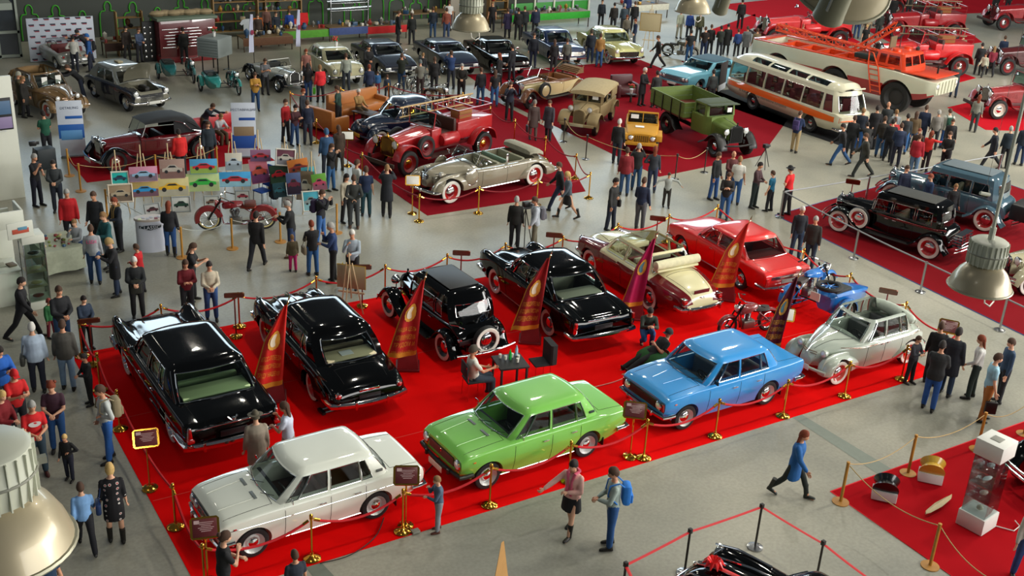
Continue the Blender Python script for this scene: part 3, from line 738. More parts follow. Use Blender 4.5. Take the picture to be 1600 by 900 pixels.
# --- red saloon (longer boxy car with rear towards the viewer)
def red_saloon(root,col,tail=True,roofc=None):
 pm=paint(col,.3);x1,x0=2.15,-2.55;wb=2.8
 B=Body(zt=[(x0,.84),(x0+.08,.93),(-1.5,.99),(.9,1.0),(1.6,.96),(2.05,.90),(x1,.80)],zs=[(x0,.82),(x0+.08,.91),(-1.5,.95),(.9,.95),(1.6,.93),(2.05,.87),(x1,.80)],hw=[(x0,.84),(x0+.06,.88),(-1.5,.90),(1.0,.90),(2.0,.87),(x1,.84)],zb=[(x0,.42),(-2.0,.28),(-1.1,.21),(1.2,.21),(1.8,.30),(x1,.46)],r=.06,p=4,tuck=.09,bul=.015)
 body_obj(root,B,pm,[wb/2,-wb/2],.33,(-1.35,.72,.7,.4))
 C=cab(.80,.28,[(.58,.38,.16,.06),(.35,-.22,.04,-.26),(-.30,-.92,-.33,-.86),(-.98,-1.15,-.90,-1.0)],-1.12,-1.62,.82,.72,bow=.14,rbow=.10,rw=.88)
 greenhouse(root,C,lambda x,y:B.top_z(x,min(abs(y),.78))-.012,1.40,pm,t1=.06,t2=.92,hc=.09,bulge=.02)
 for y in(.73,-.73):
  for x in(wb/2,-wb/2):wheel(root,x,y,.33,.18,'',rimc=CHROME)
 seams(root,B,(.62,-.27,-1.0),.28,.94);handles(root,B,(-.10,-.80),.82);strip(root,B,-1.0,1.0,.25,.012,name='sill_trim')
 bumper(root,2.25,.86,.47,.35,.06,.05,True,CHROME,True,.03,.42);bumper(root,-x0+.10,.88,.47,.40,.06,.05,False,CHROME,True,.03,.42)
 topline(root,B,[(-1.72,.01),(-1.72,.68),(x0+.10,.66)],r=.004,name='boot_seam');topline(root,B,[(.96,.01),(.98,.70),(2.0,.68)],r=.004)
 for s in(1,-1):
  t=MB();t.box((x0-.01,s*.80,.66),(.05,.10,.22),bev=.02);obj('tail_light',t,REDL,root);headlamp(root,x1+.01,s*.64,.70,.09)
 b=MB();b.box((x0-.005,0,.74),(.02,1.3,.10),bev=.005);obj('boot_moulding',b,metal('#d8b8b0',.2),root)
 plate(root,x0-.01,.60,-1,.5,.12)
 grille_bars(root,x1+.01,.55,.78,1.0,1.0,18,vert=True,bow=0)
 seats(root,(.15,-.75),'#5a1c1c' if col>'#8' else '#2a2a2c',1.3,.40,.5);steering(root,.42,.36,.96);mirror(root,.5,.83,.97)
 d=MB();d.box((-1.38,0,.98),(.40,1.2,.05),bev=.02);obj('parcel_shelf',d,mat('#6a1818' if col>'#8' else '#222',.8),root)
r=car_at('red_saloon_car','glossy red saloon seen from behind, farthest right in the back row of the red carpet',(1058,398),(1155,455),'L',2.8,1.66,.96)
red_saloon(r,'#d90a08')
# --- cream over maroon convertible
def cream_convertible(root):
 low,up=paint('#6a0a12',.2),paint('#ddd6a8',.3);x1,x0=2.05,-2.60;wb=2.7
 B=Body(zt=[(x0,.60),(x0+.10,.82),(-2.1,.98),(-1.5,1.07),(.8,1.10),(1.5,1.05),(1.95,.88),(x1,.66)],zs=[(x0,.58),(x0+.12,.74),(-2.0,.84),(-1.2,.93),(.7,.95),(1.4,.92),(1.95,.88),(x1,.72)],hw=[(x0,.52),(x0+.15,.62),(-2.1,.74),(-1.5,.84),(1.0,.86),(1.9,.82),(x1,.72)],zb=[(x0,.38),(-2.0,.28),(-1.1,.21),(1.2,.21),(1.9,.34),(x1,.48)],r=[(x0,.10),(-1.4,.12),(.8,.10),(1.4,.13),(x1,.14)],p=2.6,tuck=.06,bul=.02,val=[(x0,0),(-1.4,0),(.7,0),(1.2,.06),(1.9,.09),(x1,.04)],vu=.70)
 def lowpart(c,n):
  u=abs(c.y)/interp(B.hw,c.x)
  if-1.4<=c.x<=.8:return c.z<.86
  if c.x>.8:return u>.56 or c.z<.6
  return u>.64
 two=(low,lowpart)
 body_obj(root,B,up,[wb/2,-wb/2],.35,(-1.3,.7,.66,.4),two=two)
 C=cab(.80,.40,[(.62,-.14,.30,-.18),(-.22,-.95,-.26,-.85)],-1.0,-1.28,.77,.62,bow=.16,rbow=.04,rw=.84)
 greenhouse_open(root,C,lambda x,y:B.top_z(x,min(abs(y),.75))-.012,1.42,up)
 for y in(.70,-.70):
  for x in(wb/2,-wb/2):wheel(root,x,y,.35,.18,'ww',rimc=mat('#7a1418',.3,0,1))
 hood=MB();hood.tube([(-1.42,y,1.26)for y in(-.72,-.70,-.3,.3,.70,.72)],[.06,.115,.125,.125,.115,.06],14);o=obj('rolled_soft_top',hood,cloth('#d8d3ae'),root)
 h2=MB();h2.box((-1.38,0,1.11),(.26,1.36,.07),bev=.03);obj('soft_top_bed',h2,up,root)
 seams(root,B,(.64,-.18,-1.0),.28,.92);handles(root,B,(-.04,-.80),.82,CHROME)
 bumper(root,2.18,.78,.48,.35,.14,.06,True,CHROME,True,.04,.4);bumper(root,2.70,.66,.46,.3,.10,.065,False,CHROME,True,.04,.5)
 topline(root,B,[(-1.60,.01),(-1.62,.48),(x0+.10,.32)],r=.004,name='boot_seam')
 topline(root,B,[(.98,.01),(.98,.45),(1.95,.25)],r=.006,name='bonnet_seam')
 for s in(1,-1):
  headlamp(root,x1-.05,s*.64,.78,.10,bullet=.10)
  t=MB();t.box((x0+.05,s*.56,.66),(.12,.12,.09),bev=.02);obj('tail_light',t,REDL,root)
  t=MB();t.box((x0+.04,s*.56,.58),(.12,.13,.04),bev=.015);obj('tail_trim',t,CHROME,root)
  t=MB();t.box((x0+.08,s*.57,.74),(.14,.12,.03),bev=.01);obj('tail_trim',t,CHROME,root)
 plate(root,x0+.10,.86,-1,.50,.10,m=mat('#5a0c14',.4));e=MB();e.ball((x0+.02,0,.73),.04,8,sc=(.5,2.6,.6));obj('boot_badge',e,CHROME,root)
 seats(root,(.15,-.85),'#7c2a24',1.22,.42,.5);steering(root,.40,.34,1.0,.21,'#cfc8a0')
 d=MB();d.box((.62,0,.98),(.2,1.2,.16),bev=.03);obj('dashboard',d,up,root)
 d=MB();d.box((-.40,0,1.0),(.10,1.2,.14),bev=.03);obj('seat_back_rail',d,mat('#ddd6b8',.6),root)
 return B
def greenhouse_open(root,C,zb,zt,pm,trim=CHROME,rail=.022):
 P=greenhouse(root,C,zb,zt,pm,t1=.06,t2=.86,hc=.05,bulge=.015,roof=False,trim=trim)
r=car_at('cream_convertible','cream and maroon convertible with rolled cream soft top beside the red saloon',(917,425),(1014,487),'L',2.7,1.6,1.03)
cream_convertible(r)
# ------ thirties cars with separate wings
def lamp_bowl(root,x,y,z,r,m=CHROME,lens=LAMPG,depth=.16):
 mb=MB();M=Matrix.Translation((x,y,z))
 mb.lathe([(.01,-depth),(r*.45,-depth*.92),(r*.8,-depth*.55),(r*1.0,-.01),(r*1.06,0),(r*1.06,.02),(r*.95,.03)],18,0,M,'X',cap=False)
 mb.tube([(x-.04,y,z-r*.7),(x-.04,y,z-r-.12)],.015,6)
 o=obj('headlight',mb,m,root);ln=MB();ln.lathe([(r*1.0,.012),(r*.7,.035),(.002,.05)],16,0,M,'X',cap=False);obj('lens',ln,lens,o);return o
def bonnet(root,x0,x1,w0,w1,z0,z1,zb,m,name='bonnet',p=2.6,louvres=True):
 0
 B=Body(zt=[(x0,z0),(x1,z1)],zs=[(x0,z0-.10),(x1,z1-.10)],hw=[(x0,w0),(x1,w1)],zb=zb,r=.10,p=p,tuck=.02,N=14)
 mb=B.mb();o=obj(name,mb,m,root)
 if louvres:
  for s in(1,-1):
   l=MB()
   for i in range(14):
    x=x0+(x1-x0)*(.2+.6*i/13);l.box((x,s*(B.side_y(x,(z1+zb)/2)+.004),(z1+zb)/2+.03),(.018,.012,.20))
   obj('bonnet_louvres',l,m,o)
 h=MB();h.tube([(x0,0,z0+.004),(x1,0,z1+.004)],.008,6);obj('bonnet_hinge',h,CHROME,o)
 return B
def radiator(root,x,w,z0,z1,m=CHROME,core='#1d1d1f',n=15,cap=True,arch=.05):
 s=MB();pts=[(-w/2,z0),(w/2,z0),(w/2,z1-.08),(w*.36,z1),(0,z1+arch),(-w*.36,z1),(-w/2,z1-.08)]
 MM=Matrix(((0,0,1,x),(1,0,0,0),(0,1,0,0),(0,0,0,1)))
 s.prism(pts,-.06,.04,0,MM);o=obj('radiator_shell',s,m,root)
 c=MB();c.prism([(a*.82,z0+.03+(b-z0)*.9)for a,b in pts],.035,.052,0,MM);obj('radiator_core',c,mat(core,.5,.4),o)
 g_=MB();[g_.tube([(x+.055,-w*.38+w*.76*i/(n-1),z0+.04),(x+.055,-w*.38+w*.76*i/(n-1),z1-.03)],.004,4)for i in range(n)];obj('radiator_bars',g_,m,o)
 if cap:k=MB();k.lathe([(.04,0),(.045,.03),(.02,.06),(.03,.12),(.003,.14)],10,0,Matrix.Translation((x,0,z1+arch-.01)),cap=False);obj('radiator_cap',k,m,o)
 return o
def wings(root,fx,rx,wr,yo,yi,m,style='long',board=True,boardm=None,tail=.95,nose=.55):
 for s in(1,-1):
  a=wr+.10
  f=smoothpath([(fx+nose*.95,wr*.95),(fx+a*.95,wr+.12),(fx+a*.45,wr+a*.80),(fx-.02,wr+a*.97),(fx-a*.6,wr+a*.72),(fx-a*1.15,wr+.12),(fx-a*1.9,.34)],5)
  wing(root,f,yi,yo,m,s=s,drop=.07,crown=.05,name='front_fender')
  r_=smoothpath([(rx+a*1.5,.34),(rx+a*1.02,wr+.10),(rx+a*.62,wr+a*.68),(rx,wr+a*.95),(rx-a*.65,wr+a*.68),(rx-a*1.0,wr+.05),(rx-a*1.25,wr-.08)],5)
  wing(root,r_,yi,yo,m,s=s,drop=.07,crown=.05,name='rear_fender')
  if board:
   b=MB();b.box(((fx-a*1.85+rx+a*1.45)/2,s*(yi+yo)/2,.33),(abs(fx-a*1.85-rx-a*1.45)+.1,yo-yi,.035),bev=.012);obj('running_board',b,boardm or mat('#1a1a1a',.5),root)
def spare(root,x,y,z,r,style,rimc,w=.17,face=0):
 t,ww,rim,cp=wheel_meshes(r,w,style)
 o=inst('spare_wheel',t,RUBBER,root,(x,y,z),(0,0,face));inst('rim',rim,rimc,o)
 if ww:inst('whitewall',ww,WHITEW,o)
 inst('hubcap',cp,CHROME,o);return o
def bow_bumper(root,x,hw,z,front=True,m=CHROME,two=False,h=.035):
 s=1 if front else-1
 for dz in((0,.11)if two else(0,)):
  pts=[(s*(x-.10*u*u-.03*abs(u)),u*hw,z+dz)for u in[i/8 for i in range(-8,9)]]
  if s<0:pts=pts[::-1]
  mb=MB();bar(mb,pts,h,.02);obj('bumper',mb,m,root)
def emka(root):
 pm=paint('#070707',.12);wb=2.845;fx,rx=wb/2,-wb/2
 B=Body(zt=[(-1.98,.62),(-1.9,.85),(-1.5,1.06),(.65,1.10)],zs=[(-1.98,.60),(-1.9,.80),(-1.5,1.0),(.65,1.02)],hw=[(-1.98,.45),(-1.85,.60),(-1.2,.70),(-.2,.72),(.65,.56)],zb=[(-1.98,.45),(-1.6,.42),(-1,.38),(.65,.38)],r=.07,p=4,tuck=.05,N=26)
 body_obj(root,B,pm,[],.37,(-1.3,.55,.56,.45))
 C=cab(.52,.42,[(.40,-.12,.32,-.16),(-.20,-.78,-.24,-.78),(-.86,-1.20,-.85,-1.12)],-1.38,-1.66,.665,.60,bow=.07,rbow=.07,rw=.70)
 greenhouse(root,C,lambda x,y:B.top_z(x,min(abs(y),.60))-.012,1.62,pm,roofm=None,t1=.12,t2=.74,hc=.12,bulge=.045,rlow=True)
 rp=MB();rp.box((-.45,0,1.742),(1.35,.86,.02),bev=.009);obj('roof_panel',rp,mat('#15171a',.5,noise=.1),root)
 bonnet(root,.60,1.72,.50,.22,1.10,.98,.48,pm)
 radiator(root,1.74,.42,.45,.98,pm,arch=.03)
 wings(root,fx,rx,.36,.86,.50,pm)
 for y in(.70,-.70):
  for x in(fx,rx):wheel(root,x,y,.37,.17,'ww',rimc=mat('#0e0e10',.3,0,1))
 s_=spare(root,-2.20,0,.74,.36,'ww',mat('#0e0e10',.3,0,1),face=pi/2)
 bp=MB();bp.box((-2.02,0,.60),(.12,1.0,.34),bev=.05);obj('rear_apron',bp,pm,root)
 for s in(1,-1):lamp_bowl(root,1.62,s*.44,.96,.12);headlamp(root,-2.0,s*.62,.74,.05,s=-1,name='tail_light',lens=REDL)
 bow_bumper(root,2.02,.84,.47);bow_bumper(root,2.36,.84,.46,False,h=.045)
 handles(root,B,(-.05,-.70),.90);strip(root,B,-1.9,.60,.99,.012)
 plate(root,-2.08,.72,-1,.42,.12,y=.48,dark=True);seats(root,(.1,-.8),'#5a1c20',1.05,.42,.55);steering(root,.35,.30,1.0)
r=car_at('black_sedan','black thirties sedan with white wall spare wheel on its tail, standing beside the folded easel',(602,495),(690,566),'L',2.845,1.58,.97)
emka(r)
def moskvich400(root,col,openroof=True,lowcol=None,plate_m=None):
 pm=paint(col,.3);wb=2.34;fx,rx=wb/2,-wb/2
 B=Body(zt=[(-1.80,.55),(-1.7,.78),(-1.3,.95),(.55,.98),(1.1,.93),(1.50,.80),(1.62,.66)],zs=[(-1.80,.50),(-1.7,.72),(-1.3,.87),(.5,.88),(1.0,.82),(1.5,.68),(1.62,.58)],hw=[(-1.80,.46),(-1.65,.56),(-1.0,.665),(.4,.66),(.9,.50),(1.35,.30),(1.62,.17)],zb=[(-1.8,.36),(-1,.25),(.8,.25),(1.62,.38)],r=.10,p=2.4,tuck=.05)
 body_obj(root,B,pm,[rx],.30,(-1.1,.5,.52,.36),depth=.2)
 for s in(1,-1):
  Fn=Body(zt=[(fx-.75,.45),(fx-.55,.60),(fx-.2,.74),(fx+.15,.76),(fx+.38,.68),(fx+.48,.48)],zs=[(fx-.75,.38),(fx-.55,.54),(fx-.2,.66),(fx+.15,.68),(fx+.38,.6),(fx+.48,.40)],hw=[(fx-.75,.06),(fx-.5,.14),(fx-.1,.21),(fx+.2,.22),(fx+.38,.19),(fx+.48,.10)],zb=[(fx-.75,.28),(fx+.48,.30)],r=.17,p=2,tuck=.02,yc=s*.52,N=22)
  body_obj(root,Fn,pm,[fx],.30,None,'front_fender',.5)
  Rn=Body(zt=[(rx-.62,.34),(rx-.42,.56),(rx,.68),(rx+.32,.60),(rx+.55,.36)],zs=[(rx-.62,.30),(rx-.42,.5),(rx,.62),(rx+.32,.54),(rx+.55,.32)],hw=[(rx-.62,.06),(rx-.4,.13),(rx,.16),(rx+.3,.14),(rx+.55,.05)],zb=.27,r=.12,p=2,tuck=.02,yc=s*.60,N=20)
  body_obj(root,Rn,pm,[rx],.30,None,'rear_fender',.4)
  headlamp(root,fx+.30,s*.36,.72,.085,bullet=.16,m=pm)
 C=cab(.56,.16,[(.40,.30,.06,.02),(.27,-.20,.0,-.24),(-.27,-.74,-.30,-.68),(-.78,-1.0,-.72,-.88)],-.98,-1.30,.61,.52,bow=.16,rbow=.10,rw=.75)
 if openroof:
  C=[c if i<len(C)-2 else c for i,c in enumerate(C)]
  greenhouse(root,C[:-3]+[(-1.22,.52,-1.0,.46,'p'),(-1.26,0,-1.04,0,'p')]if False else C,lambda x,y:B.top_z(x,min(abs(y),.56))-.012,lambda x,y:1.34 if x>-.97 else 1.10,pm,t1=.08,t2=.88,hc=.05,bulge=.02,roof=False)
  h=MB();pts=[(-1.12,y,1.16-.05*(y/.6)**2)for y in(-.62,-.55,-.3,0,.3,.55,.62)];h.tube(pts,[.05,.12,.14,.145,.14,.12,.05],14,flat=1.0);obj('folded_soft_top',h,cloth(col),root)
  h=MB();pts=[(-1.26,y,1.06)for y in(-.60,-.5,0,.5,.60)];h.tube(pts,[.04,.09,.10,.09,.04],12);obj('soft_top_roll',h,cloth(col),root)
 else:
  greenhouse(root,C,lambda x,y:B.top_z(x,min(abs(y),.56))-.012,1.36,pm,t1=.08,t2=.88,hc=.15,bulge=.04)
 for y in(.57,-.57):
  for x in(fx,rx):wheel(root,x,y,.30,.15,'ww',rimc=paint('#c94a3c')if openroof else CHROME)
 g1=MB();
 for i in range(6):
  z=.44+.055*i;w=.15+.010*i;g1.tube([(1.60-.07*(abs(u))-.0*i,w*u*1.1,z)for u in(-1,-.5,0,.5,1)],.010,6)
 obj('grille_bars',g1,metal('#d9b9a4',.2),root)
 hl=MB();hl.tube([(1.63,0,.68),(1.5,0,.81),(1.1,0,.935),(.6,0,.985)],.012,6);obj('bonnet_ornament',hl,CHROME,root)
 seams(root,B,(.36,-.22,-.8),.28,.86);strip(root,B,-1.6,1.0,.80,.009,m=metal('#c9a898',.2));handles(root,B,(-.10,-.30),.78)
 bow_bumper(root,1.80,.66,.40,m=pm);bow_bumper(root,1.92,.6,.40,False)
 plate(root,1.84,.44,1,.62,.13,m=plate_m or mat('#cfd2c6',.5))
 seats(root,(.0,-.72),'#56585a',1.02,.34,.5);steering(root,.30,.28,.90)
 d=MB();d.box((.44,0,.82),(.14,1.0,.14),bev=.03);obj('dashboard',d,mat('#3a3c3c',.6),root)
 topline(root,B,[(1.5,.09),(1.0,.20),(.55,.42)],r=.005,name='bonnet_seam')
r=car_at('grey_convertible','small pale grey convertible saloon with folded soft top and red ringed white wall tyres',(1312.5,599.6),(1409,570),'L',2.34,1.3,1.06)
moskvich400(r,'#b4beb0')
r=car_on('blue_saloon_car','dark blue rounded saloon beside the old fire engine',(596,232),188,'L',2.34,1.3,1.1)
moskvich400(r,'#041c38',False,plate_m=mat('#c8951a',.5))
def grand_tourer(root):
 col='#8d8672';pm=paint(col,.25);wb=3.58;fx,rx=wb/2,-wb/2
 B=Body(zt=[(-2.75,.62),(-2.6,.80),(-2.2,1.0),(-1.6,1.10),(.6,1.12),(1.5,1.10),(2.1,1.0),(2.32,.80)],zs=[(-2.75,.55),(-2.6,.72),(-2.2,.88),(-1.6,1.0),(.6,1.0),(1.5,.95),(2.1,.86),(2.32,.70)],hw=[(-2.75,.55),(-2.5,.68),(-1.6,.84),(-.2,.86),(.6,.80),(1.3,.55),(1.9,.36),(2.32,.16)],zb=[(-2.75,.42),(-2,.34),(1.4,.34),(2.32,.48)],r=.12,p=2.4,tuck=.06)
 body_obj(root,B,pm,[rx],.40,(-1.85,.62,.70,.45),depth=.24)
 for s in(1,-1):
  Fn=Body(zt=[(fx-1.15,.86),(fx-.7,.92),(fx-.2,.94),(fx+.25,.90),(fx+.5,.78),(fx+.66,.55)],zs=[(fx-1.15,.80),(fx-.7,.84),(fx-.2,.86),(fx+.25,.80),(fx+.5,.68),(fx+.66,.46)],hw=[(fx-1.15,.10),(fx-.7,.20),(fx-.2,.27),(fx+.25,.28),(fx+.5,.24),(fx+.66,.12)],zb=[(fx-1.15,.36),(fx+.66,.44)],r=.2,p=2,tuck=.03,yc=s*.66,N=24)
  body_obj(root,Fn,pm,[fx],.40,None,'front_fender',.6)
  Rn=Body(zt=[(rx-.95,.55),(rx-.6,.76),(rx,.90),(rx+.45,.80),(rx+.72,.50)],zs=[(rx-.95,.48),(rx-.6,.7),(rx,.83),(rx+.45,.74),(rx+.72,.46)],hw=[(rx-.95,.08),(rx-.6,.17),(rx,.20),(rx+.4,.18),(rx+.72,.06)],zb=.38,r=.15,p=2,tuck=.02,yc=s*.76,N=22)
  body_obj(root,Rn,pm,[rx],.40,None,'rear_fender',.5)
  headlamp(root,fx+.18,s*.42,.90,.09,bullet=.22,m=pm,ring=CHROME)
  dm=MB();dm.lathe([(.26,-.02),(.28,.0),(.20,.05),(.002,.07)],24,0,Matrix.Translation((fx-.78,s*(.86),.80)),'Y',cap=False)if s>0 else dm.lathe([(.26,.02),(.28,.0),(.20,-.05),(.002,-.07)],24,0,Matrix.Translation((fx-.78,s*(.86),.80)),'Y',cap=False)
  o=obj('spare_wheel_cover',dm,pm,root)
  rg=MB();rg.tube([(fx-.78+.27*cos(a*pi/10),s*.865,.80+.27*sin(a*pi/10))for a in range(20)],.012,6,loop=True);obj('cover_ring',rg,CHROME,o)
  e=MB();e.box((.36,s*.78,1.13),(.06,.03,.05));obj('windshield_bracket',e,CHROME,root)
 for y in(.72,-.72):
  for x in(fx,rx):wheel(root,x,y,.40,.19,'ww',rimc=mat('#c01a14',.3,0,1))
 w_=MB();fr=[(.72,-.66,1.10),(.50,-.62,1.46),(.60,0,1.48),(.50,.62,1.46),(.72,.66,1.10),(.86,0,1.12)]
 w_.tube(fr,.018,6,loop=True);w_.tube([(.86,0,1.12),(.60,0,1.48)],.014,6);o=obj('windshield_frame',w_,CHROME,root)
 gl=MB();gl.add([fr[0],fr[5],fr[2],fr[1],fr[4],fr[3]],[(0,1,2,3),(1,4,5,2)]);obj('windshield',gl,glassm('#dfe4e4'),o)
 for s in(1,-1):
  q=MB();q.tube([(.66,s*.70,1.08),(.42,s*.69,1.30),(.06,s*.70,1.10)],.014,6);o=obj('vent_frame',q,CHROME,root)
  q=MB();q.add([(.66,s*.70,1.08),(.42,s*.69,1.30),(.06,s*.70,1.10)],[(0,1,2)]);obj('vent_glass',q,glassm('#b7c4bd'),o)
  q=MB();q.box((-.52,s*.80,1.20),(.10,.03,.28),bev=.01);obj('door_post',q,CHROME,root)
 strip(root,B,-1.7,1.0,.98,.012);strip(root,B,1.0,2.0,.88,.012)
 tp=MB()
 tp.loft([[(-1.75+dx,y*w,z+dz)for y,dz in[(-1,0),(-.98,.10),(-.7,.14),(0,.15),(.7,.14),(.98,.10),(1,0),(.7,-.02),(0,-.02),(-.7,-.02)]]for dx,w,z in[(.16,.72,1.12),(.05,.78,1.17),(-.20,.80,1.15),(-.42,.74,1.06),(-.56,.6,.98)]],0)
 obj('folded_soft_top',tp,cloth('#9a9784'),root)
 seams(root,B,(.5,-.52,-1.4),.36,1.0);handles(root,B,(-.42,-.65),.92)
 grille_bars(root,2.27,.50,.88,.22,.26,10,m=CHROME,bow=.03)
 for s in(1,-1):
  e=MB();e.box((fx+.32,s*.30,.70),(.12,.22,.28),bev=.04);obj('side_grille',e,metal('#aaa89c',.3),root)
 bumper(root,2.62,.84,.46,.2,.16,.05,True,CHROME,True,.04,.26);bumper(root,2.95,.80,.46,.3,.14,.05,False,CHROME,True,.04,.3)
 b=MB();b.tube([(fx-1.0,.84,.34),(rx+.75,.86,.34)],.025,8);obj('running_board',b,CHROME,root)
 b=MB();b.tube([(fx-1.0,-.84,.34),(rx+.75,-.86,.34)],.025,8);obj('running_board',b,CHROME,root)
 hl=MB();hl.tube([(2.34,0,.85),(2.25,0,1.02),(1.9,0,1.08)],[.015,.03,.008],6);obj('bonnet_ornament',hl,CHROME,root)
 seats(root,(.05,-1.05),'#8a8a72',1.35,.46,.55);steering(root,.40,.36,1.08,.2,'#8d8870');mirror(root,.7,.80,1.12)
 d=MB();d.box((-.62,0,1.0),(.12,1.36,.16),bev=.04);obj('seat_back_rail',d,mat('#6f8a78',.7),root)
r=car_at('grey_open_tourer','large olive grey open tourer with white wall tyres parked on the dark red carpet',(703.7,319.5),(836,291),'L',3.58,1.65,1.01)
grand_tourer(r)
def classic_sedan(root,col,wheelc='#b01414',stripe=None,trunk=True,sidespare=True,lampc=CHROME,wb=3.3,h=1.80,long_=0.0):
 pm=paint(col,.15);fx,rx=wb/2,-wb/2
 B=Body(zt=[(-2.15,.75),(-2.05,1.0),(-1.7,1.12),(.72,1.16)],zs=[(-2.15,.70),(-2.05,.94),(-1.7,1.05),(.72,1.08)],hw=[(-2.15,.50),(-2.0,.62),(-1.4,.74),(-.2,.76),(.72,.60)],zb=[(-2.15,.5),(-1.7,.42),(.72,.42)],r=.06,p=4,tuck=.04,N=26)
 body_obj(root,B,pm,[],.4,(-1.5,.6,.6,.5))
 C=cab(.62,.50,[(.50,-.10,.42,-.14),(-.18,-.92,-.20,-.92),(-1.0,-1.55,-1.0,-1.50)],-1.72,-1.86,.71,.66,bow=.05,rbow=.05,rw=.72)
 greenhouse(root,C,lambda x,y:B.top_z(x,min(abs(y),.64))-.012,h-.10,pm,t1=.10,t2=.76,hc=.10,bulge=.02,rlow=True)
 rp=MB();rp.box((-.60,0,h+.005),(1.7,.95,.02),bev=.009);obj('roof_panel',rp,mat('#2c2e2b' if col<'#4' else '#5d6a70',.6,noise=.1),root)
 bonnet(root,.70,2.02,.54,.28,1.16,1.06,.52,pm)
 radiator(root,2.06,.52,.46,1.06,CHROME)
 wings(root,fx,rx,.39,.92,.52,pm,nose=.58)
 for y in(.74,-.74):
  for x in(fx,rx):wheel(root,x,y,.40,.18,'ww',rimc=mat(wheelc,.3,0,1))
 if sidespare:
  for s in(1,-1):spare(root,fx-.72,s*.80,.72,.38,'ww',mat(wheelc,.3,0,1),face=0 if s>0 else pi)
 for s in(1,-1):lamp_bowl(root,1.95,s*.40,1.0,.13,lampc)
 bow_bumper(root,2.40,.86,.48,two=True);bow_bumper(root,2.65,.84,.46,False,two=True)
 if trunk:
  t=MB()
  for i in range(5):t.box((-2.42,0,.56+.1*i),(.34-.02*i,.92,.02))
  for y in(-.40,-.13,.13,.40):t.tube([(-2.30,y,.50),(-2.58,y,.54),(-2.54,y,1.0)],.012,6)
  obj('luggage_rack',t,CHROME,root)
 if stripe:strip(root,B,-2.0,.70,1.03,.010,m=mat(stripe,.4));strip(root,B,-2.0,.70,.99,.005,m=mat(stripe,.4))
 seams(root,B,(.45,-.14,-.96),.44,1.04);handles(root,B,(-.02,-.30),.96)
 seats(root,(.1,-1.0),'#6d6450',1.15,.46,.6);steering(root,.42,.32,1.15)
r=car_at('black_sedan','black thirties sedan with red wheels and white wall tyres behind the steel barrier',(1307.5,364),(1442.5,405.5),'L',3.3,1.66,.93)
classic_sedan(r,'#060606',stripe='#8a1414')
rz_=r.rotation_euler.z
r=thing('grey_blue_sedan','slate blue thirties sedan with a luggage trunk parked behind the black one','car',(g(1521,370).x+1.02,g(1521,370).y+1.86+.15,.014),rz_,None,1.0)
classic_sedan(r,'#46606e',trunk=False,sidespare=False)
t=MB();t.box((-2.55,0,.80),(.62,1.0,.55),bev=.08);obj('luggage_trunk',t,mat('#15181a',.5),r)
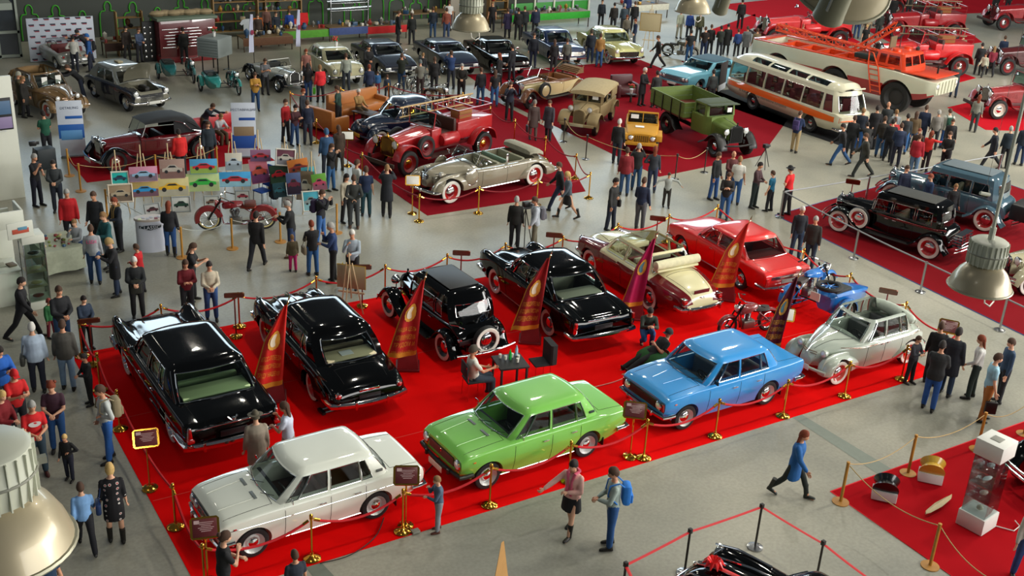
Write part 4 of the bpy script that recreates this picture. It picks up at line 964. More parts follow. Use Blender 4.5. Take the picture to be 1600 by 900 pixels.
def drophead(root,col,wcol,topcol,wheelc,wb=3.1,top=True,sidespare=False,boots=None,low=None):
 0
 pm=paint(col,.22);wm=paint(wcol,.2);fx,rx=wb/2,-wb/2
 B=Body(zt=[(-2.1,.60),(-1.95,.85),(-1.5,1.02),(.55,1.08)],zs=[(-2.1,.56),(-1.95,.80),(-1.5,.96),(.55,1.02)],hw=[(-2.1,.46),(-1.9,.56),(-1.2,.70),(-.2,.73),(.55,.55)],zb=[(-2.1,.42),(.55,.38)],r=.06,p=4,tuck=.05,N=26)
 body_obj(root,B,pm,[],.38,(-1.45,.42,.58,.48),two=(paint(low,.22),lambda c,n:c.z<.92)if low else None)
 Bb=bonnet(root,.50,1.78,.52,.24,1.08,1.0,.46,paint(low,.22)if low else pm)
 if low:
  cp=MB();cp.loft([[(x,y*w,z)for y,z in((-1,z0-.07),(-.7,z0-.0),(0,z0+.03),(.7,z0),(1,z0-.07),(.7,z0-.03),(0,z0),(-.7,z0-.03))]for x,w,z0 in((.5,.50,1.10),(1.78,.23,1.02))],0);obj('bonnet_top',cp,pm,root)
 radiator(root,1.82,.50,.42,1.0,CHROME,core='#202020')
 wings(root,fx,rx,.38,.86,.48,wm,nose=.55)
 for y in(.68,-.68):
  for x in(fx,rx):wheel(root,x,y,.38,.17,'small',rimc=mat(wheelc,.4))
 for s in(1,-1):
  lamp_bowl(root,1.86,s*.34,.94,.13)
  if sidespare:
   t,ww,rim,cp=wheel_meshes(.36,.16,'small');o=inst('spare_wheel',t,RUBBER,root,(fx-.85,s*.76,.70),(0,0,0 if s>0 else pi))
   d=MB();d.lathe([(.25,.06),(.18,.09),(.002,.10)],20,0,None,'Y',cap=False);obj('wheel_cover',d,paint(low or col),o)
 w_=MB();fr=[(.52,-.56,1.06),(.32,-.54,1.48),(.32,.54,1.48),(.52,.56,1.06)];w_.tube(fr,.016,6,loop=True);w_.tube([(.52,0,1.07),(.32,0,1.48)],.01,5);o=obj('windshield_frame',w_,CHROME,root)
 gl=MB();gl.add(fr,[(0,3,2,1)]);obj('windshield',gl,glassm('#c9d2d0'),o)
 if top:
  rings=[]
  for x,w,z0,z1 in((.36,.58,1.48,1.50),(.0,.62,1.50,1.60),(-.6,.64,1.50,1.63),(-1.1,.64,1.44,1.58),(-1.45,.62,1.20,1.44),(-1.68,.55,1.02,1.10)):
   rings.append([(x,y*w,z0+(z1-z0)*q)for y,q in((-1,0),(-.98,.4),(-.85,.8),(-.5,.97),(0,1),(.5,.97),(.85,.8),(.98,.4),(1,0),(.94,-.1),(.9,.2),(.5,.75),(0,.8),(-.5,.75),(-.9,.2),(-.94,-.1))])
  tp=MB();tp.loft(rings,0);o=obj('soft_top',tp,cloth(topcol),root)
  for s in(1,-1):
   q=MB();q.add([(-.62,s*.63,1.52),(-1.15,s*.635,1.46),(-1.5,s*.61,1.22),(-1.70,s*.55,1.0),(-.62,s*.66,1.02)],[(0,1,2,3,4)]if s<0 else[(4,3,2,1,0)]);obj('soft_top_side',q,cloth(topcol),o)
   l=MB();l.tube(smoothpath([(-.66,s*.67,1.50),(-.95,s*.69,1.40),(-1.25,s*.68,1.12),(-1.65,s*.60,1.0)],4),.014,6);obj('landau_iron',l,CHROME,o)
 else:
  tp=MB()
  for k in range(4):tp.box((-1.72-.05*k,0,1.12+.055*k),(.5-.06*k,1.22-.04*k,.05),bev=.02,M=None)
  tp.tube([(-1.35,.66,1.08),(-1.9,.64,1.42),(-2.05,.3,1.44),(-2.05,-.3,1.44),(-1.9,-.64,1.42),(-1.35,-.66,1.08)],.018,6);obj('folded_soft_top',tp,cloth(topcol),root)
 bow_bumper(root,2.22,.80,.44);bow_bumper(root,2.4,.7,.44,False);plate(root,2.26,.40,1,.5,.12)
 seams(root,B,(.42,-.50),.44,.98);handles(root,B,(-.35,),.88);strip(root,B,-1.9,.5,.93,.008)
 strip(root,Bb,.52,1.75,.90,.007)
 seats(root,(.0,-.95),'#141414' if top else '#8a5a30',1.05,.42,.55);steering(root,.28,.28,1.06)
 return B
r=car_on('maroon_cabriolet','maroon thirties cabriolet with raised black soft top and black wings',(184,271),189,'L',3.1,1.5,1.0)
drophead(r,'#5e0d16','#0b0b0e','#17191c','#6a1218')
spare(r,-2.18,0,.80,.36,'small',mat('#6a1218',.4),face=pi/2)
r=car_on('cream_phaeton','cream and brown open phaeton with side mounted spare wheel beside the tan field car',(829,171),195,'L',3.3,1.5,1.0)
drophead(r,'#6e4428','#6e4428','#7a5a3a','#111111',wb=3.3,top=False,sidespare=True,low='#c9b98a')
# ------ the rows of cars further back
def sixties(root,col,wb=2.7,L=(2.05,-2.35),H=1.42,W=.86,grille='bars',fin=0.0,seatc='#2a2422',hz=.94,lamps='round',roofc=None):
 pm=paint(col,.3);x1,x0=L;sW=W
 B=Body(zt=[(x0,.80),(x0+.08,.90),(-1.4,.96),(.85,.98),(x1-.4,hz),(x1,hz-.14)],zs=[(x0,.80+fin),(x0+.08,.90+fin),(-1.4,.93),(.85,.93),(x1-.3,hz-.03),(x1,hz-.12)],hw=[(x0,sW-.07),(x0+.08,sW-.04),(-1.2,sW),(1.0,sW),(x1-.2,sW-.03),(x1,sW-.06)],zb=[(x0,.42),(-1.8,.28),(-1,.21),(1.1,.21),(x1-.3,.30),(x1,.44)],r=.06,p=4,tuck=.09,bul=.015)
 body_obj(root,B,pm,[wb/2,-wb/2],.33,(-1.25,.72,W-.2,.42))
 C=cab(.80,.28,[(.58,-.22,.14,-.26),(-.30,-.95,-.33,-.88)],-1.1,-1.55,W-.08,W-.18,bow=.12,rbow=.10,rw=.86)
 greenhouse(root,C,lambda x,y:B.top_z(x,min(abs(y),W-.12))-.012,H-.07,pm,roofm=roofc,t1=.06,t2=.92,hc=.08,bulge=.02)
 for y in(W-.17,-W+.17):
  for x in(wb/2,-wb/2):wheel(root,x,y,.33,.17,'small',rimc=CHROME)
 seams(root,B,(.62,-.26,-1.0),.28,.92);bumper(root,x1+.10,W-.02,.46,.3,.07,.05,True,CHROME,False);bumper(root,-x0+.08,W-.02,.46,.3,.07,.05,False,CHROME,False)
 topline(root,B,[(.96,.01),(.98,W-.20),(x1-.1,W-.22)],r=.004)
 if grille=='bars':grille_bars(root,x1+.01,.56,hz-.18,1.5*W,1.5*W,7,bow=.0)
 elif grille=='dark':grille_bars(root,x1+.01,.58,hz-.2,1.7*W,1.7*W,4,m=mat('#333',.4),bow=0)
 if lamps=='round':
  for s in(1,-1):headlamp(root,x1+.02,s*(W-.18),hz-.24,.095)
 elif lamps=='quad':
  for s in(1,-1):
   for k in(0,.2):headlamp(root,x1+.02,s*(W-.16-k),hz-.24,.075)
 elif lamps=='rect':
  for s in(1,-1):l=MB();l.box((x1+.02,s*(W-.22),hz-.26),(.04,.26,.12),bev=.015);obj('headlight',l,LAMPG,root)
 for s in(1,-1):l=MB();l.box((x0-.01,s*(W-.16),.70),(.04,.14,.18),bev=.012);obj('tail_light',l,REDL,root)
 seats(root,(.15,-.75),seatc,1.25,.38,.5);steering(root,.42,.36,.95);plate(root,x1+.16,.46,1);mirror(root,.52,W-.06,.96)
 return B
def flower_vase(x,y,z,label):
 t=thing('flower_vase',label,'vase',(x,y,z));v=MB();v.lathe([(.05,0),(.07,.10),(.08,.2),(.09,.22)],10);obj('vase',v,mat('#e8e8e4',.3),t)
 f=MB();[f.ball((rnd.uniform(-.14,.14),rnd.uniform(-.14,.14),.30+rnd.uniform(0,.14)),.045,6)for _ in range(9)];obj('flowers',f,mat('#c8483a',.7),t)
 f=MB();[f.ball((rnd.uniform(-.12,.12),rnd.uniform(-.12,.12),.25+rnd.uniform(0,.12)),.04,6)for _ in range(9)];obj('leaves',f,mat('#3c7a34',.8),t)
P=[('dark_blue_car','dark blue hatchback car with a flat nose, nearest behind the woman in red',(592,122),-93,2.6,'#020e24',dict(H=1.36,grille='dark',lamps='rect',hz=.82)),('dark_blue_car','dark blue sporty coupe with popped lamps, in front of the plaid shirt man',(690,117),-95,2.7,'#03122c',dict(H=1.30,grille='dark',lamps='rect',hz=.82)),('navy_saloon_car','navy saloon with four headlamps under the hanging lamp at the top',(768,117),-98,2.8,'#030a14',dict(H=1.38,grille='dark',lamps='quad',L=(2.2,-2.5))),('blue_estate_car','deep blue saloon with wide chrome bar grille in the back row',(859,101),-100,2.8,'#05244e',dict(H=1.48,grille='bars',L=(2.15,-2.5)))]
for nm,lb,pf,hd,wb,col,kw in P:
 r=car_on(nm,lb,pf,hd,'R',wb,1.6,1.0,0.014);sixties(r,col,wb,**kw)
r=car_on('cream_saloon_car','pale yellow fifties saloon with white wall tyres in the far row',(948,100),-100,'R',2.7,1.62,1.0,0.014);volga_like(r,'#c5c488',x0=-2.45,sill=False)
r=car_on('beige_small_car','small beige saloon with a vase of flowers on its roof',(513,133),-93,'R',2.16,1.3,1.06,0.014);sixties(r,'#b9b590',2.16,L=(1.75,-1.95),H=1.38,W=.77,grille=None)
rr=r.location;flower_vase(rr.x,rr.y-.3,1.53,'white vase of orange flowers on the roof of the small beige car')
def open_bonnet_car(root):
 pm,low=paint('#6e6c5c',.3),paint('#0a0e22',.25);x1,x0=2.05,-2.45;wb=2.7
 B=Body(zt=[(x0,.55),(-2.3,.80),(-1.6,1.10),(.8,1.08),(1.5,.98),(1.95,.84),(x1,.66)],zs=[(x0,.5),(-2.3,.7),(-1.5,.93),(.7,.95),(1.4,.93),(1.95,.86),(x1,.72)],hw=[(x0,.6),(-2.2,.76),(-1.5,.86),(1.0,.86),(1.9,.82),(x1,.74)],zb=[(x0,.38),(-2,.28),(-1.1,.21),(1.2,.21),(1.9,.34),(x1,.46)],r=.12,p=2.4,tuck=.06,bul=.02)
 bay=MB();bay.box((1.42,0,1.05),(1.0,.86,.9),bev=.08)
 body_obj(root,B,pm,[wb/2,-wb/2],.35,(-1.3,.7,.66,.4),extra=[bay],two=(low,lambda c,n:c.z<.95 and(abs(c.y)>.5 or c.z<.6)))
 C=cab(.78,.34,[(.60,-.22,.26,-.24),(-.30,-.92,-.33,-.85)],-1.2,-1.85,.78,.66,bow=.16,rbow=.12,rw=.6)
 greenhouse(root,C,lambda x,y:B.top_z(x,min(abs(y),.74))-.012,1.47,paint('#7d8078',.3),t1=.08,t2=.86,hc=.13,bulge=.04)
 e=MB();e.box((1.42,0,.62),(.86,.7,.2));e.box((1.35,.05,.80),(.6,.22,.26),bev=.04);e.lathe([(.13,.9),(.14,.95),(.1,.98),(.01,.98)],12,0,Matrix.Translation((1.3,.0,0)));obj('engine',e,mat('#1c1a16',.5,.4),root)
 hd=MB();hd.loft([[(x,y*w,z+.06*(1-y*y))for y in(-1,-.6,-.2,.2,.6,1)]+[(x-.02,y*w,z-.03+.06*(1-y*y))for y in(1,.6,.2,-.2,-.6,-1)]for x,w,z in((.86,.56,1.10),(1.0,.58,1.42),(1.22,.50,1.70),(1.42,.34,1.84))],0);obj('raised_bonnet',hd,paint('#6e6c5c'),root)
 for y in(.70,-.70):
  for x in(wb/2,-wb/2):wheel(root,x,y,.35,.18,'small')
 for s in(1,-1):headlamp(root,x1-.02,s*.66,.82,.11)
 grille_bars(root,x1-.0,.50,.76,1.0,1.0,5);bumper(root,2.2,.82,.44,.3,.14,.06);plate(root,2.26,.46,1,.5,.12);bumper(root,2.6,.78,.44,.3,.12,.05,False)
 seats(root,(.15,-.8),'#5a4a38',1.2,.42,.5);seams(root,B,(.6,-.26,-1.0),.3,.9);topline(root,B,[(-1.9,.01),(-2.3,.4)],r=.004,name='boot_seam')
 b=MB();b.box((-.3,-.1,1.63),(.34,.22,.06),bev=.01);obj('roof_box',b,mat('#9a8f70',.7),root)
r=car_on('two_tone_saloon','navy and grey rounded saloon with its bonnet raised and engine showing',(197,175),-76,'R',2.7,1.6,1.0,0.014);open_bonnet_car(r)
r=car_on('tan_small_car','small matt tan car with two paper notices on its windscreen',(74,187),-72,'R',2.34,1.3,1.15,0.014);moskvich400(r,'#7a5f3a')
for s in(1,-1):
 n=MB();n.box((.50,s*.25,1.12),(.01,.2,.26),M=None);obj('paper_notice',n,mat('#e6e6e0',.8),r)
def shell(root):
 B=Body(zt=[(-1.5,.50),(-1.35,.74),(-.6,.84),(.6,.90),(1.4,.80),(1.55,.5)],zs=[(-1.5,.46),(-1.35,.70),(.6,.82),(1.55,.46)],hw=[(-1.5,.62),(-1.3,.72),(0,.78),(1.3,.7),(1.55,.5)],zb=.24,r=.14,p=2.6,tuck=.08)
 body_obj(root,B,paint('#8d9088',.3),[1.0,-1.0],.28,(-1.1,.5,.58,.34))
 for y in(.62,-.62):
  for x in(1.0,-1.0):wheel(root,x,y,.28,.16,'small')
 seats(root,(.1,-.75),'#5c0f12',1.1,.36,.56)
 for s in(1,-1):headlamp(root,-1.5,s*.5,.62,.05,s=-1,name='tail_light',lens=REDL)
 bow_bumper(root,1.62,.6,.36,False);steering(root,.3,.28,.86)
 w_=MB();w_.tube([(.5,-.55,.86),(.35,-.5,1.12),(.35,.5,1.12),(.5,.55,.86)],.014,6);obj('windshield_frame',w_,CHROME,root)
p=g(101,102);shell(thing('silver_roadster','silver open roadster with dark red seats in front of the press wall','car',(p.x,p.y+.4,0),R_(100)))
def roadster(root):
 pm=paint('#a9ada6',.3);wb=2.5;fx,rx=wb/2,-wb/2
 B=Body(zt=[(-1.7,.5),(-1.5,.72),(.3,.86)],zs=[(-1.7,.46),(-1.5,.66),(.3,.80)],hw=[(-1.7,.4),(-1.4,.58),(.3,.56)],zb=.3,r=.08,p=3,tuck=.04,N=18)
 body_obj(root,B,pm,[],.3,(-1.0,.25,.46,.38));bonnet(root,.28,1.5,.55,.30,.88,.84,.38,pm);radiator(root,1.52,.5,.36,.84)
 wings(root,fx,rx,.33,.80,.48,paint('#1b1c1c',.2))
 for y in(.64,-.64):
  for x in(fx,rx):wheel(root,x,y,.33,.17,'spoke')
 for s in(1,-1):lamp_bowl(root,1.5,s*.42,.76,.11)
 bow_bumper(root,1.85,.75,.38);seats(root,(-.2,),'#222',1.0,.34,.5);steering(root,.1,.26,.86)
 w_=MB();fr=[(.34,-.55,.86),(.18,-.53,1.18),(.18,.53,1.18),(.34,.55,.86)];w_.tube(fr,.018,6,loop=True);o=obj('windshield_frame',w_,mat('#cfd2cc',.3),root);gl=MB();gl.add(fr,[(0,3,2,1)]);obj('windshield',gl,glassm('#e3e6e2'),o)
 st=MB();st.tube([(.9,-.42,.80),(.9,-.3,.89),(.9,0,.90),(.9,.3,.89),(.9,.42,.80)],.014,5);obj('bonnet_strap',st,BLACKP,root)
r=car_on('pale_roadster','pale grey open roadster with black wings and a bonnet strap',(434,145),-80,'R',2.5,1.4,1.0,0.014);roadster(r)
r=car_on('light_blue_coupe','light blue coupe with dark vinyl roof and four headlamps behind the green truck',(1091,146),192,'L',2.9,1.7,1.0,0.014)
sixties(r,'#6fb6cc',2.9,L=(2.35,-2.6),H=1.36,W=.94,lamps='quad',roofc=mat('#3c5a6a',.7))
def field_wagon(root):
 c='#8c7a55';pm=mat(c,.75,noise=.1);wb=2.8;fx,rx=wb/2,-wb/2
 B=Body(zt=[(-2.0,.95),(-1.9,1.05),(.5,1.12)],zs=[(-2.0,.9),(-1.9,1.02),(.5,1.08)],hw=[(-2.0,.68),(-1.8,.74),(-.2,.75),(.5,.62)],zb=.5,r=.04,p=4,tuck=.02,N=22)
 body_obj(root,B,pm,[],.38,(-1.6,.42,.62,.6))
 bonnet(root,.48,1.68,.58,.27,1.13,1.08,.56,pm);radiator(root,1.72,.50,.5,1.06,pm,core='#5c5038',cap=False)
 for s in(1,-1):
  f=smoothpath([(fx+.52,.50),(fx+.50,.70),(fx+.22,.90),(fx-.10,.92),(fx-.40,.80),(fx-.62,.55),(fx-.9,.45)],4);wing(root,f,.40,.88,pm,s=s,drop=.04,crown=.03,name='front_fender')
  f=smoothpath([(rx+.60,.50),(rx+.42,.80),(rx,.90),(rx-.42,.80),(rx-.55,.50)],4);wing(root,f,.70,.88,pm,s=s,drop=.02,crown=.02,name='rear_fender')
  lamp_bowl(root,1.60,s*.42,1.10,.12,pm)
  hd=MB();hd.box((-.25,s*.69,1.28),(.06,.05,.42));hd.box((.40,s*.66,1.30),(.05,.05,.42));hd.box((-.95,s*.71,1.28),(.06,.05,.42));obj('door_frame',hd,pm,root)
  q=MB();q.box((-1.52,s*.705,1.30),(.9,.03,.42));obj('canvas_side',q,cloth(c),root)
 w_=MB();w_.box((.48,0,1.14),(.06,1.28,.06));w_.box((.44,0,1.52),(.06,1.28,.07));[w_.box((.46,y,1.33),(.06,.05,.36))for y in(-.61,0,.61)];o=obj('windshield_frame',w_,pm,root)
 gl=MB();gl.box((.46,0,1.33),(.01,1.2,.34));obj('windshield',gl,GLASS,o)
 tp=MB();tp.loft([[(x,y*.76,z+.10*(1-abs(y)**3))for y in(-1,-.8,-.4,0,.4,.8,1)]+[(x,y*.76,z-.10)for y in(1,-1)]for x,z in((.56,1.56),(.3,1.60),(-.8,1.62),(-1.9,1.60),(-2.0,1.52))],0);obj('canvas_roof',tp,cloth('#a79670'),root)
 for y in(.68,-.68):
  for x in(fx,rx):wheel(root,x,y,.38,.18,'small',rimc=pm,capc=pm)
 b=MB();b.box((2.08,0,.52),(.05,1.5,.12),bev=.01);obj('bumper',b,pm,root);plate(root,2.12,.52,1,.6,.12,m=mat('#a8a284',.7))
 n=MB();n.box((.50,.35,1.40),(.01,.26,.2));obj('paper_notice',n,mat('#e8e8e4',.8),root);seats(root,(.0,-.9),'#4c4030',1.1,.5,.5);steering(root,.28,.3,1.2)
r=car_on('tan_field_car','matt tan military field car with canvas roof, facing the viewer',(931,212),-140,'L',2.8,1.44,.95,0.014);field_wagon(r)
def jeep(root):
 pm=mat('#c08a1e',.6,noise=.1);wb=2.2;fx,rx=wb/2,-wb/2
 B=Body(zt=[(-1.45,.85),(.35,.95),(1.45,.90),(1.55,.84)],zs=[(-1.45,.83),(.35,.92),(1.45,.85),(1.55,.78)],hw=[(-1.45,.64),(.3,.66),(.4,.64),(1.45,.58),(1.55,.55)],zb=.42,r=.05,p=3,tuck=.02,N=24)
 body_obj(root,B,pm,[fx,rx],.34,(-1.2,.25,.56,.46),depth=.18)
 for s in(1,-1):
  f=MB();f.box((fx+.05,s*.66,.80),(.86,.24,.04),bev=.015);f.box((fx+.48,s*.66,.70),(.04,.24,.22),bev=.01);obj('front_fender',f,pm,root);headlamp(root,1.58,s*.42,.68,.09)
 w_=MB();w_.tube([(.40,-.60,.94),(.34,-.58,1.38),(.34,.58,1.38),(.40,.60,.94)],.04,8,loop=True);w_.tube([(.38,0,.94),(.34,0,1.38)],.02,6);o=obj('windshield_frame',w_,pm,root);gl=MB();gl.add([(.40,-.6,.94),(.34,-.58,1.38),(.34,.58,1.38),(.40,.6,.94)],[(0,3,2,1)]);obj('windshield',gl,glassm('#9aa39c'),o)
 for y in(.60,-.60):
  for x in(fx,rx):wheel(root,x,y,.34,.17,'small',rimc=pm)
 n=MB();n.box((.43,-.32,1.22),(.01,.30,.16));obj('paper_notice',n,mat('#eee',.8),root);n=MB();n.box((.9,-.1,.955),(.24,.34,.008));obj('paper_notice',n,mat('#eee',.8),root)
 b=MB();b.box((1.68,0,.48),(.06,1.3,.12),bev=.01);obj('bumper',b,pm,root);seats(root,(-.1,-.85),'#3a3020',1.0,.42,.45);steering(root,.2,.28,1.0)
 gb=MB();[gb.box((1.57,-.24+.08*i,.66),(.02,.03,.24))for i in range(7)];obj('grille_slots',gb,mat('#5a420e',.6),root)
r=car_on('yellow_jeep','mustard yellow open jeep with paper notices, beside the green truck',(1026,240),-128,'L',2.2,1.3,1.0,0.014);jeep(r)
def truck(root):
 g_=mat('#5f7433',.55,noise=.1);dk=mat('#3f4a34',.7,noise=.1);wb=3.34;fx,rx=wb/2,-wb/2
 fr=MB();[fr.box((-.2,s*.36,.62),(4.4,.07,.14))for s in(1,-1)];obj('chassis',fr,BLACKP,root)
 wings(root,fx,rx,.40,.88,.50,BLACKP,board=False)
 bonnet(root,.95,1.90,.48,.30,1.32,1.22,.66,g_);radiator(root,1.94,.56,.58,1.2,BLACKP,core='#101010')
 for s in(1,-1):lamp_bowl(root,1.92,s*.44,1.02,.12)
 B=Body(zt=[(-.10,1.36),(.95,1.36)],zs=[(-.10,1.34),(.95,1.34)],hw=[(-.10,.72),(.6,.70),(.95,.50)],zb=.62,r=.03,p=4,tuck=.02,N=10)
 body_obj(root,B,g_,[],.4,(0,.8,.6,.8))
 greenhouse(root,[(.82,0,.78,0,'w',1),(.82,.56,.78,.56,'p'),(.80,.64,.74,.62,'p'),(.70,.68,.66,.66,'s'),(.06,.70,.06,.68,'p'),(-.04,.70,-.02,.68,'p'),(-.08,.4,-.06,.4,'r'),(-.08,0,-.06,0,'r')],1.33,1.80,g_,t1=.06,t2=.86,hc=.06,bulge=.0,roofm=dk,trim=None)
 vs=MB();vs.box((.90,0,1.80),(.28,1.34,.03),bev=.01);obj('sun_visor',vs,dk,root)
 bx0,bx1,by,bz=-2.75,-.25,1.0,1.0
 fl=MB();fl.box(((bx0+bx1)/2,0,bz),(bx1-bx0,by*2,.07));fb=obj('cargo_floor',fl,mat('#6a2a1c',.8,noise=.15),root)
 for s in(1,-1):
  sd=MB();[sd.box(((bx0+bx1)/2,s*by,bz+.13+.20*i),(bx1-bx0,.04,.19))for i in range(3)]
  o=obj('cargo_side',sd,g_,root)
  for k in range(4):
   h=MB();h.box((bx0+.3+.65*k,s*(by+.03),bz+.25),(.05,.03,.66));obj('hinge_strap',h,BLACKP,o)
 for x in(bx0,bx1):sd=MB();[sd.box((x,0,bz+.13+.20*i),(.04,by*2,.19))for i in range(3)];obj('cargo_end',sd,g_,root)
 for y in(.72,-.72):wheel(root,fx,y,.42,.17,'small',rimc=BLACKP)
 for y in(.74,-.74):wheel(root,rx,y,.42,.28,'small',rimc=BLACKP)
 n=MB();n.box((.83,.36,1.55),(.01,.2,.18));obj('paper_notice',n,mat('#eee',.8),root);seats(root,(.35,),'#2a241c',1.1,.9,.4);steering(root,.6,.3,1.45);bow_bumper(root,2.3,.6,.55,m=BLACKP)
r=car_on('green_truck','olive green vintage lorry with empty wooden cargo bed',(1112,246),-97,'R',3.34,1.6,1.02,0.014);truck(r)
r=thing('black_ribboned_car','glossy black thirties car with red ribbon on its bonnet at the bottom edge','car',(g(1180,960).x-.30,g(1180,960).y-1.45,.0),R_(104),None,.95);zim_like(r)
rb=MB();
for k in range(10):a=k*pi/5;rb.tube([(2.0,0,1.10),(2.0+.12*cos(a),.12*sin(a),1.18),(2.0+.2*cos(a),.2*sin(a),1.10)],[.01,.045,.01],6)
obj('ribbon_bow',rb,mat('#e01010',.4),r);rb=MB();rb.tube([(2.3,.0,.96),(1.9,0,1.09),(1.3,.0,1.15),(.95,0,1.17)],.05,6,flat=.3);obj('ribbon',rb,mat('#e01010',.4),r)
r=thing('black_vintage_car','black vintage car cut off by the right edge beside the display case','car',(g(1600,800).x+2.55,g(1600,800).y-.2,.014),R_(170),None,1.0);classic_sedan(r,'#060606',trunk=False)
r=thing('cream_vintage_car','cream coloured vintage car cut off by the right edge behind the hanging lamp','car',(g(1592,462).x+1.9,g(1592,462).y+.2,.014),R_(165),None,.95);classic_sedan(r,'#b9b394',wheelc='#303030',trunk=False,sidespare=False)
# ------ bus, amphibious crane vehicle, fire engines, motorcycles
def bus(root):
 cr,org=paint('#d3cfb4',.3),paint('#e2641a',.35);wb=4.0;fx,rx=wb/2+.1,-wb/2+.1
 x1,x0=3.9,-4.0
 B=Body(zt=[(x0,1.10),(x1-.3,1.22),(x1,1.12)],zs=[(x0,1.10),(x1-.3,1.22),(x1,1.10)],hw=[(x0,.86),(x0+.2,1.0),(-1,1.06),(2.5,1.06),(x1-.2,.98),(x1,.82)],zb=[(x0,.55),(-3,.42),(3,.40),(x1,.55)],r=.04,p=4,tuck=.14,bul=.05)
 body_obj(root,B,cr,[fx,rx],.42,(-3.7,3.4,.92,.60),depth=.3,arch=.07)
 for s in(1,-1):
  m=MB();rows=[]
  for i in range(31):
   x=x0+.05+(x1-x0-.10)*i/30;t=i/30;zc=1.0-.04*t;h=.15 if x<2.5 else.15-.03*(x-2.5)
   rows.append([(x,s*(B.side_y(x,min(z,1.12))+.014),z)for z in(zc-h,zc-h*.3,zc+h*.3,min(zc+h,1.16))])
  m.loft(rows if s<0 else[list(reversed(r))for r in rows],0,closed=False,cap=False);obj('flank_band',m,org,root)
 m=MB();m.tube([(x1+.02-.10*(u*u),.86*u,.92)for u in(-1,-.6,-.2,.2,.6,1)],.12,8,flat=.25);obj('front_band',m,org,root)
 zr=2.12
 C=[(x1-.02,0,x1-.45,0,'w',4),(x1-.22,.78,x1-.62,.68,'p'),(x1-.42,.92,x1-.72,.78,'p')]
 C+=[(x1-.50,.95,x1-.80,.80,'s0'),(x1-1.05,.99,x1-1.15,.83,'p')]
 xs=[2.65,1.35,.05,-1.25,-2.55]
 for i,x in enumerate(xs):C+=[(x,1.01,x,.84,'s%d'%(i+1)),(x-1.2,1.01,x-1.2,.84,'p')]
 C+=[(-3.85,.95,-3.7,.78,'p'),(-3.93,.80,-3.78,.66,'r',3),(-4.0,0,-3.85,0,'r')]
 greenhouse(root,C,lambda x,y:1.17,lambda x,y:zr,cr,t1=.06,t2=.80,hc=.0001,bulge=.03,roof=False,trim_r=.014)
 rf=MB();secs=[]
 def sec(x,w):return[(x,y*w,zr+h)for y,h in((-1,0),(-.92,.10),(-.78,.20),(-.58,.27),(-.3,.31),(0,.32),(.3,.31),(.58,.27),(.78,.20),(.92,.10),(1,0))]
 X=[x1-.45,x1-.7,x1-1.1,2.65,1.4,1.25,.1,-.05,-1.2,-1.35,-2.5,-2.65,-3.3,-3.75]
 W=[.60,.74,.82]+[.84]*10+[.70]
 R=[sec(x,w)for x,w in zip(X,W)]
 for(i0,a)in((0,R[0]),):
  R[0]=[(x,y,zr+(z-zr)*.35)for x,y,z in R[0]];R[-1]=[(x,y,zr+(z-zr)*.35)for x,y,z in R[-1]]
 vs=[p for r in R for p in r];fs=[];gl={}
 for i in range(len(R)-1):
  for k in range(10):
   f=(i*11+k,i*11+k+1,(i+1)*11+k+1,(i+1)*11+k)
   if 3<=i<=10 and i%2==1 and k in(1,2,7,8):gl.setdefault((i,k<5),[]).append(f)
   else:fs.append(f)
 rf.add(vs,fs);rf.add([(x,y,z-.025)for x,y,z in vs],[tuple(reversed(f))for f in fs]);obj('roof',rf,cr,root)
 for k,f in gl.items():
  ids=sorted({i for q in f for i in q});m=MB();m.add([vs[i]for i in ids],[tuple(ids.index(i)for i in q)for q in f]);o=obj('roof_window',m,glassm('#8fb0c0'),root)
 for x in(3.0,1.9,.8,-.3,-1.4,-2.5):
  for s in(1,-1):
   m=MB();m.box((x,s*.55,.98),(.45,.75,.16),bev=.04);m.box((x-.24,s*.55,1.30),(.12,.75,.62),bev=.05);obj('seat',m,mat('#7a1620',.7),root)
 for y in(.85,-.85):
  for x in(fx,rx):wheel(root,x,y,.42,.22,'small',rimc=mat('#3a3a3a',.5))
 for s in(1,-1):
  for k in(0,.2):headlamp(root,x1-.04,s*(.66-k),.74,.09)
 bumper(root,x1+.12,.92,.52,.4,.10,.07,True,CHROME,False);steering(root,3.2,.45,1.4,.24)
 t=text_mb('XI Rallye touristique international Europabus',.19);mapv(t,lambda a,b,c:(-.9-a*-1*-1+0.0,-1.0,b))if False else None
 t=mapv(t,lambda a,b,c:(-1.1+a*1.0,-(B.side_y(-1.1+a,.80)+.012),.78+b));obj('flank_lettering',t,mat('#4a4638',.6),root)
 lo=MB()
 for s in(1,):lo.box((x1-.1,0,2.30),(.1,.7,.06),bev=.02)
 obj('route_lamp',lo,cr,root);mm=MB();mm.tube([(x1-.3,-.9,1.9),(x1+.05,-1.05,1.75)],.012,5);mm.box((x1+.06,-1.06,1.62),(.04,.12,.24),bev=.01);obj('side_mirror',mm,CHROME,root)
pf=g(1268,208);r=thing('cream_orange_bus','cream and orange touring bus with glazed roof windows on the black mat','bus',(pf.x+.95,pf.y+2.1,.014),R_(-93),None,.94);BUS=r;bus(r)
bp=[g(1128,172),g(1300,250),g(1345,215),g(1170,120)]
m=MB();P2=[(BUS.location.x-1.35,BUS.location.y-4.9),(BUS.location.x+1.9,BUS.location.y-4.9),(BUS.location.x+1.9,BUS.location.y+5.2),(BUS.location.x-1.35,BUS.location.y+5.2)]
m.prism([(x-.2*(y-BUS.location.y)/5,y)for x,y in P2],0,.008);tag(obj('black_floor_mat',m,mat('#17181b',.7,noise=.1)),'black floor mat under the cream and orange bus','mat')
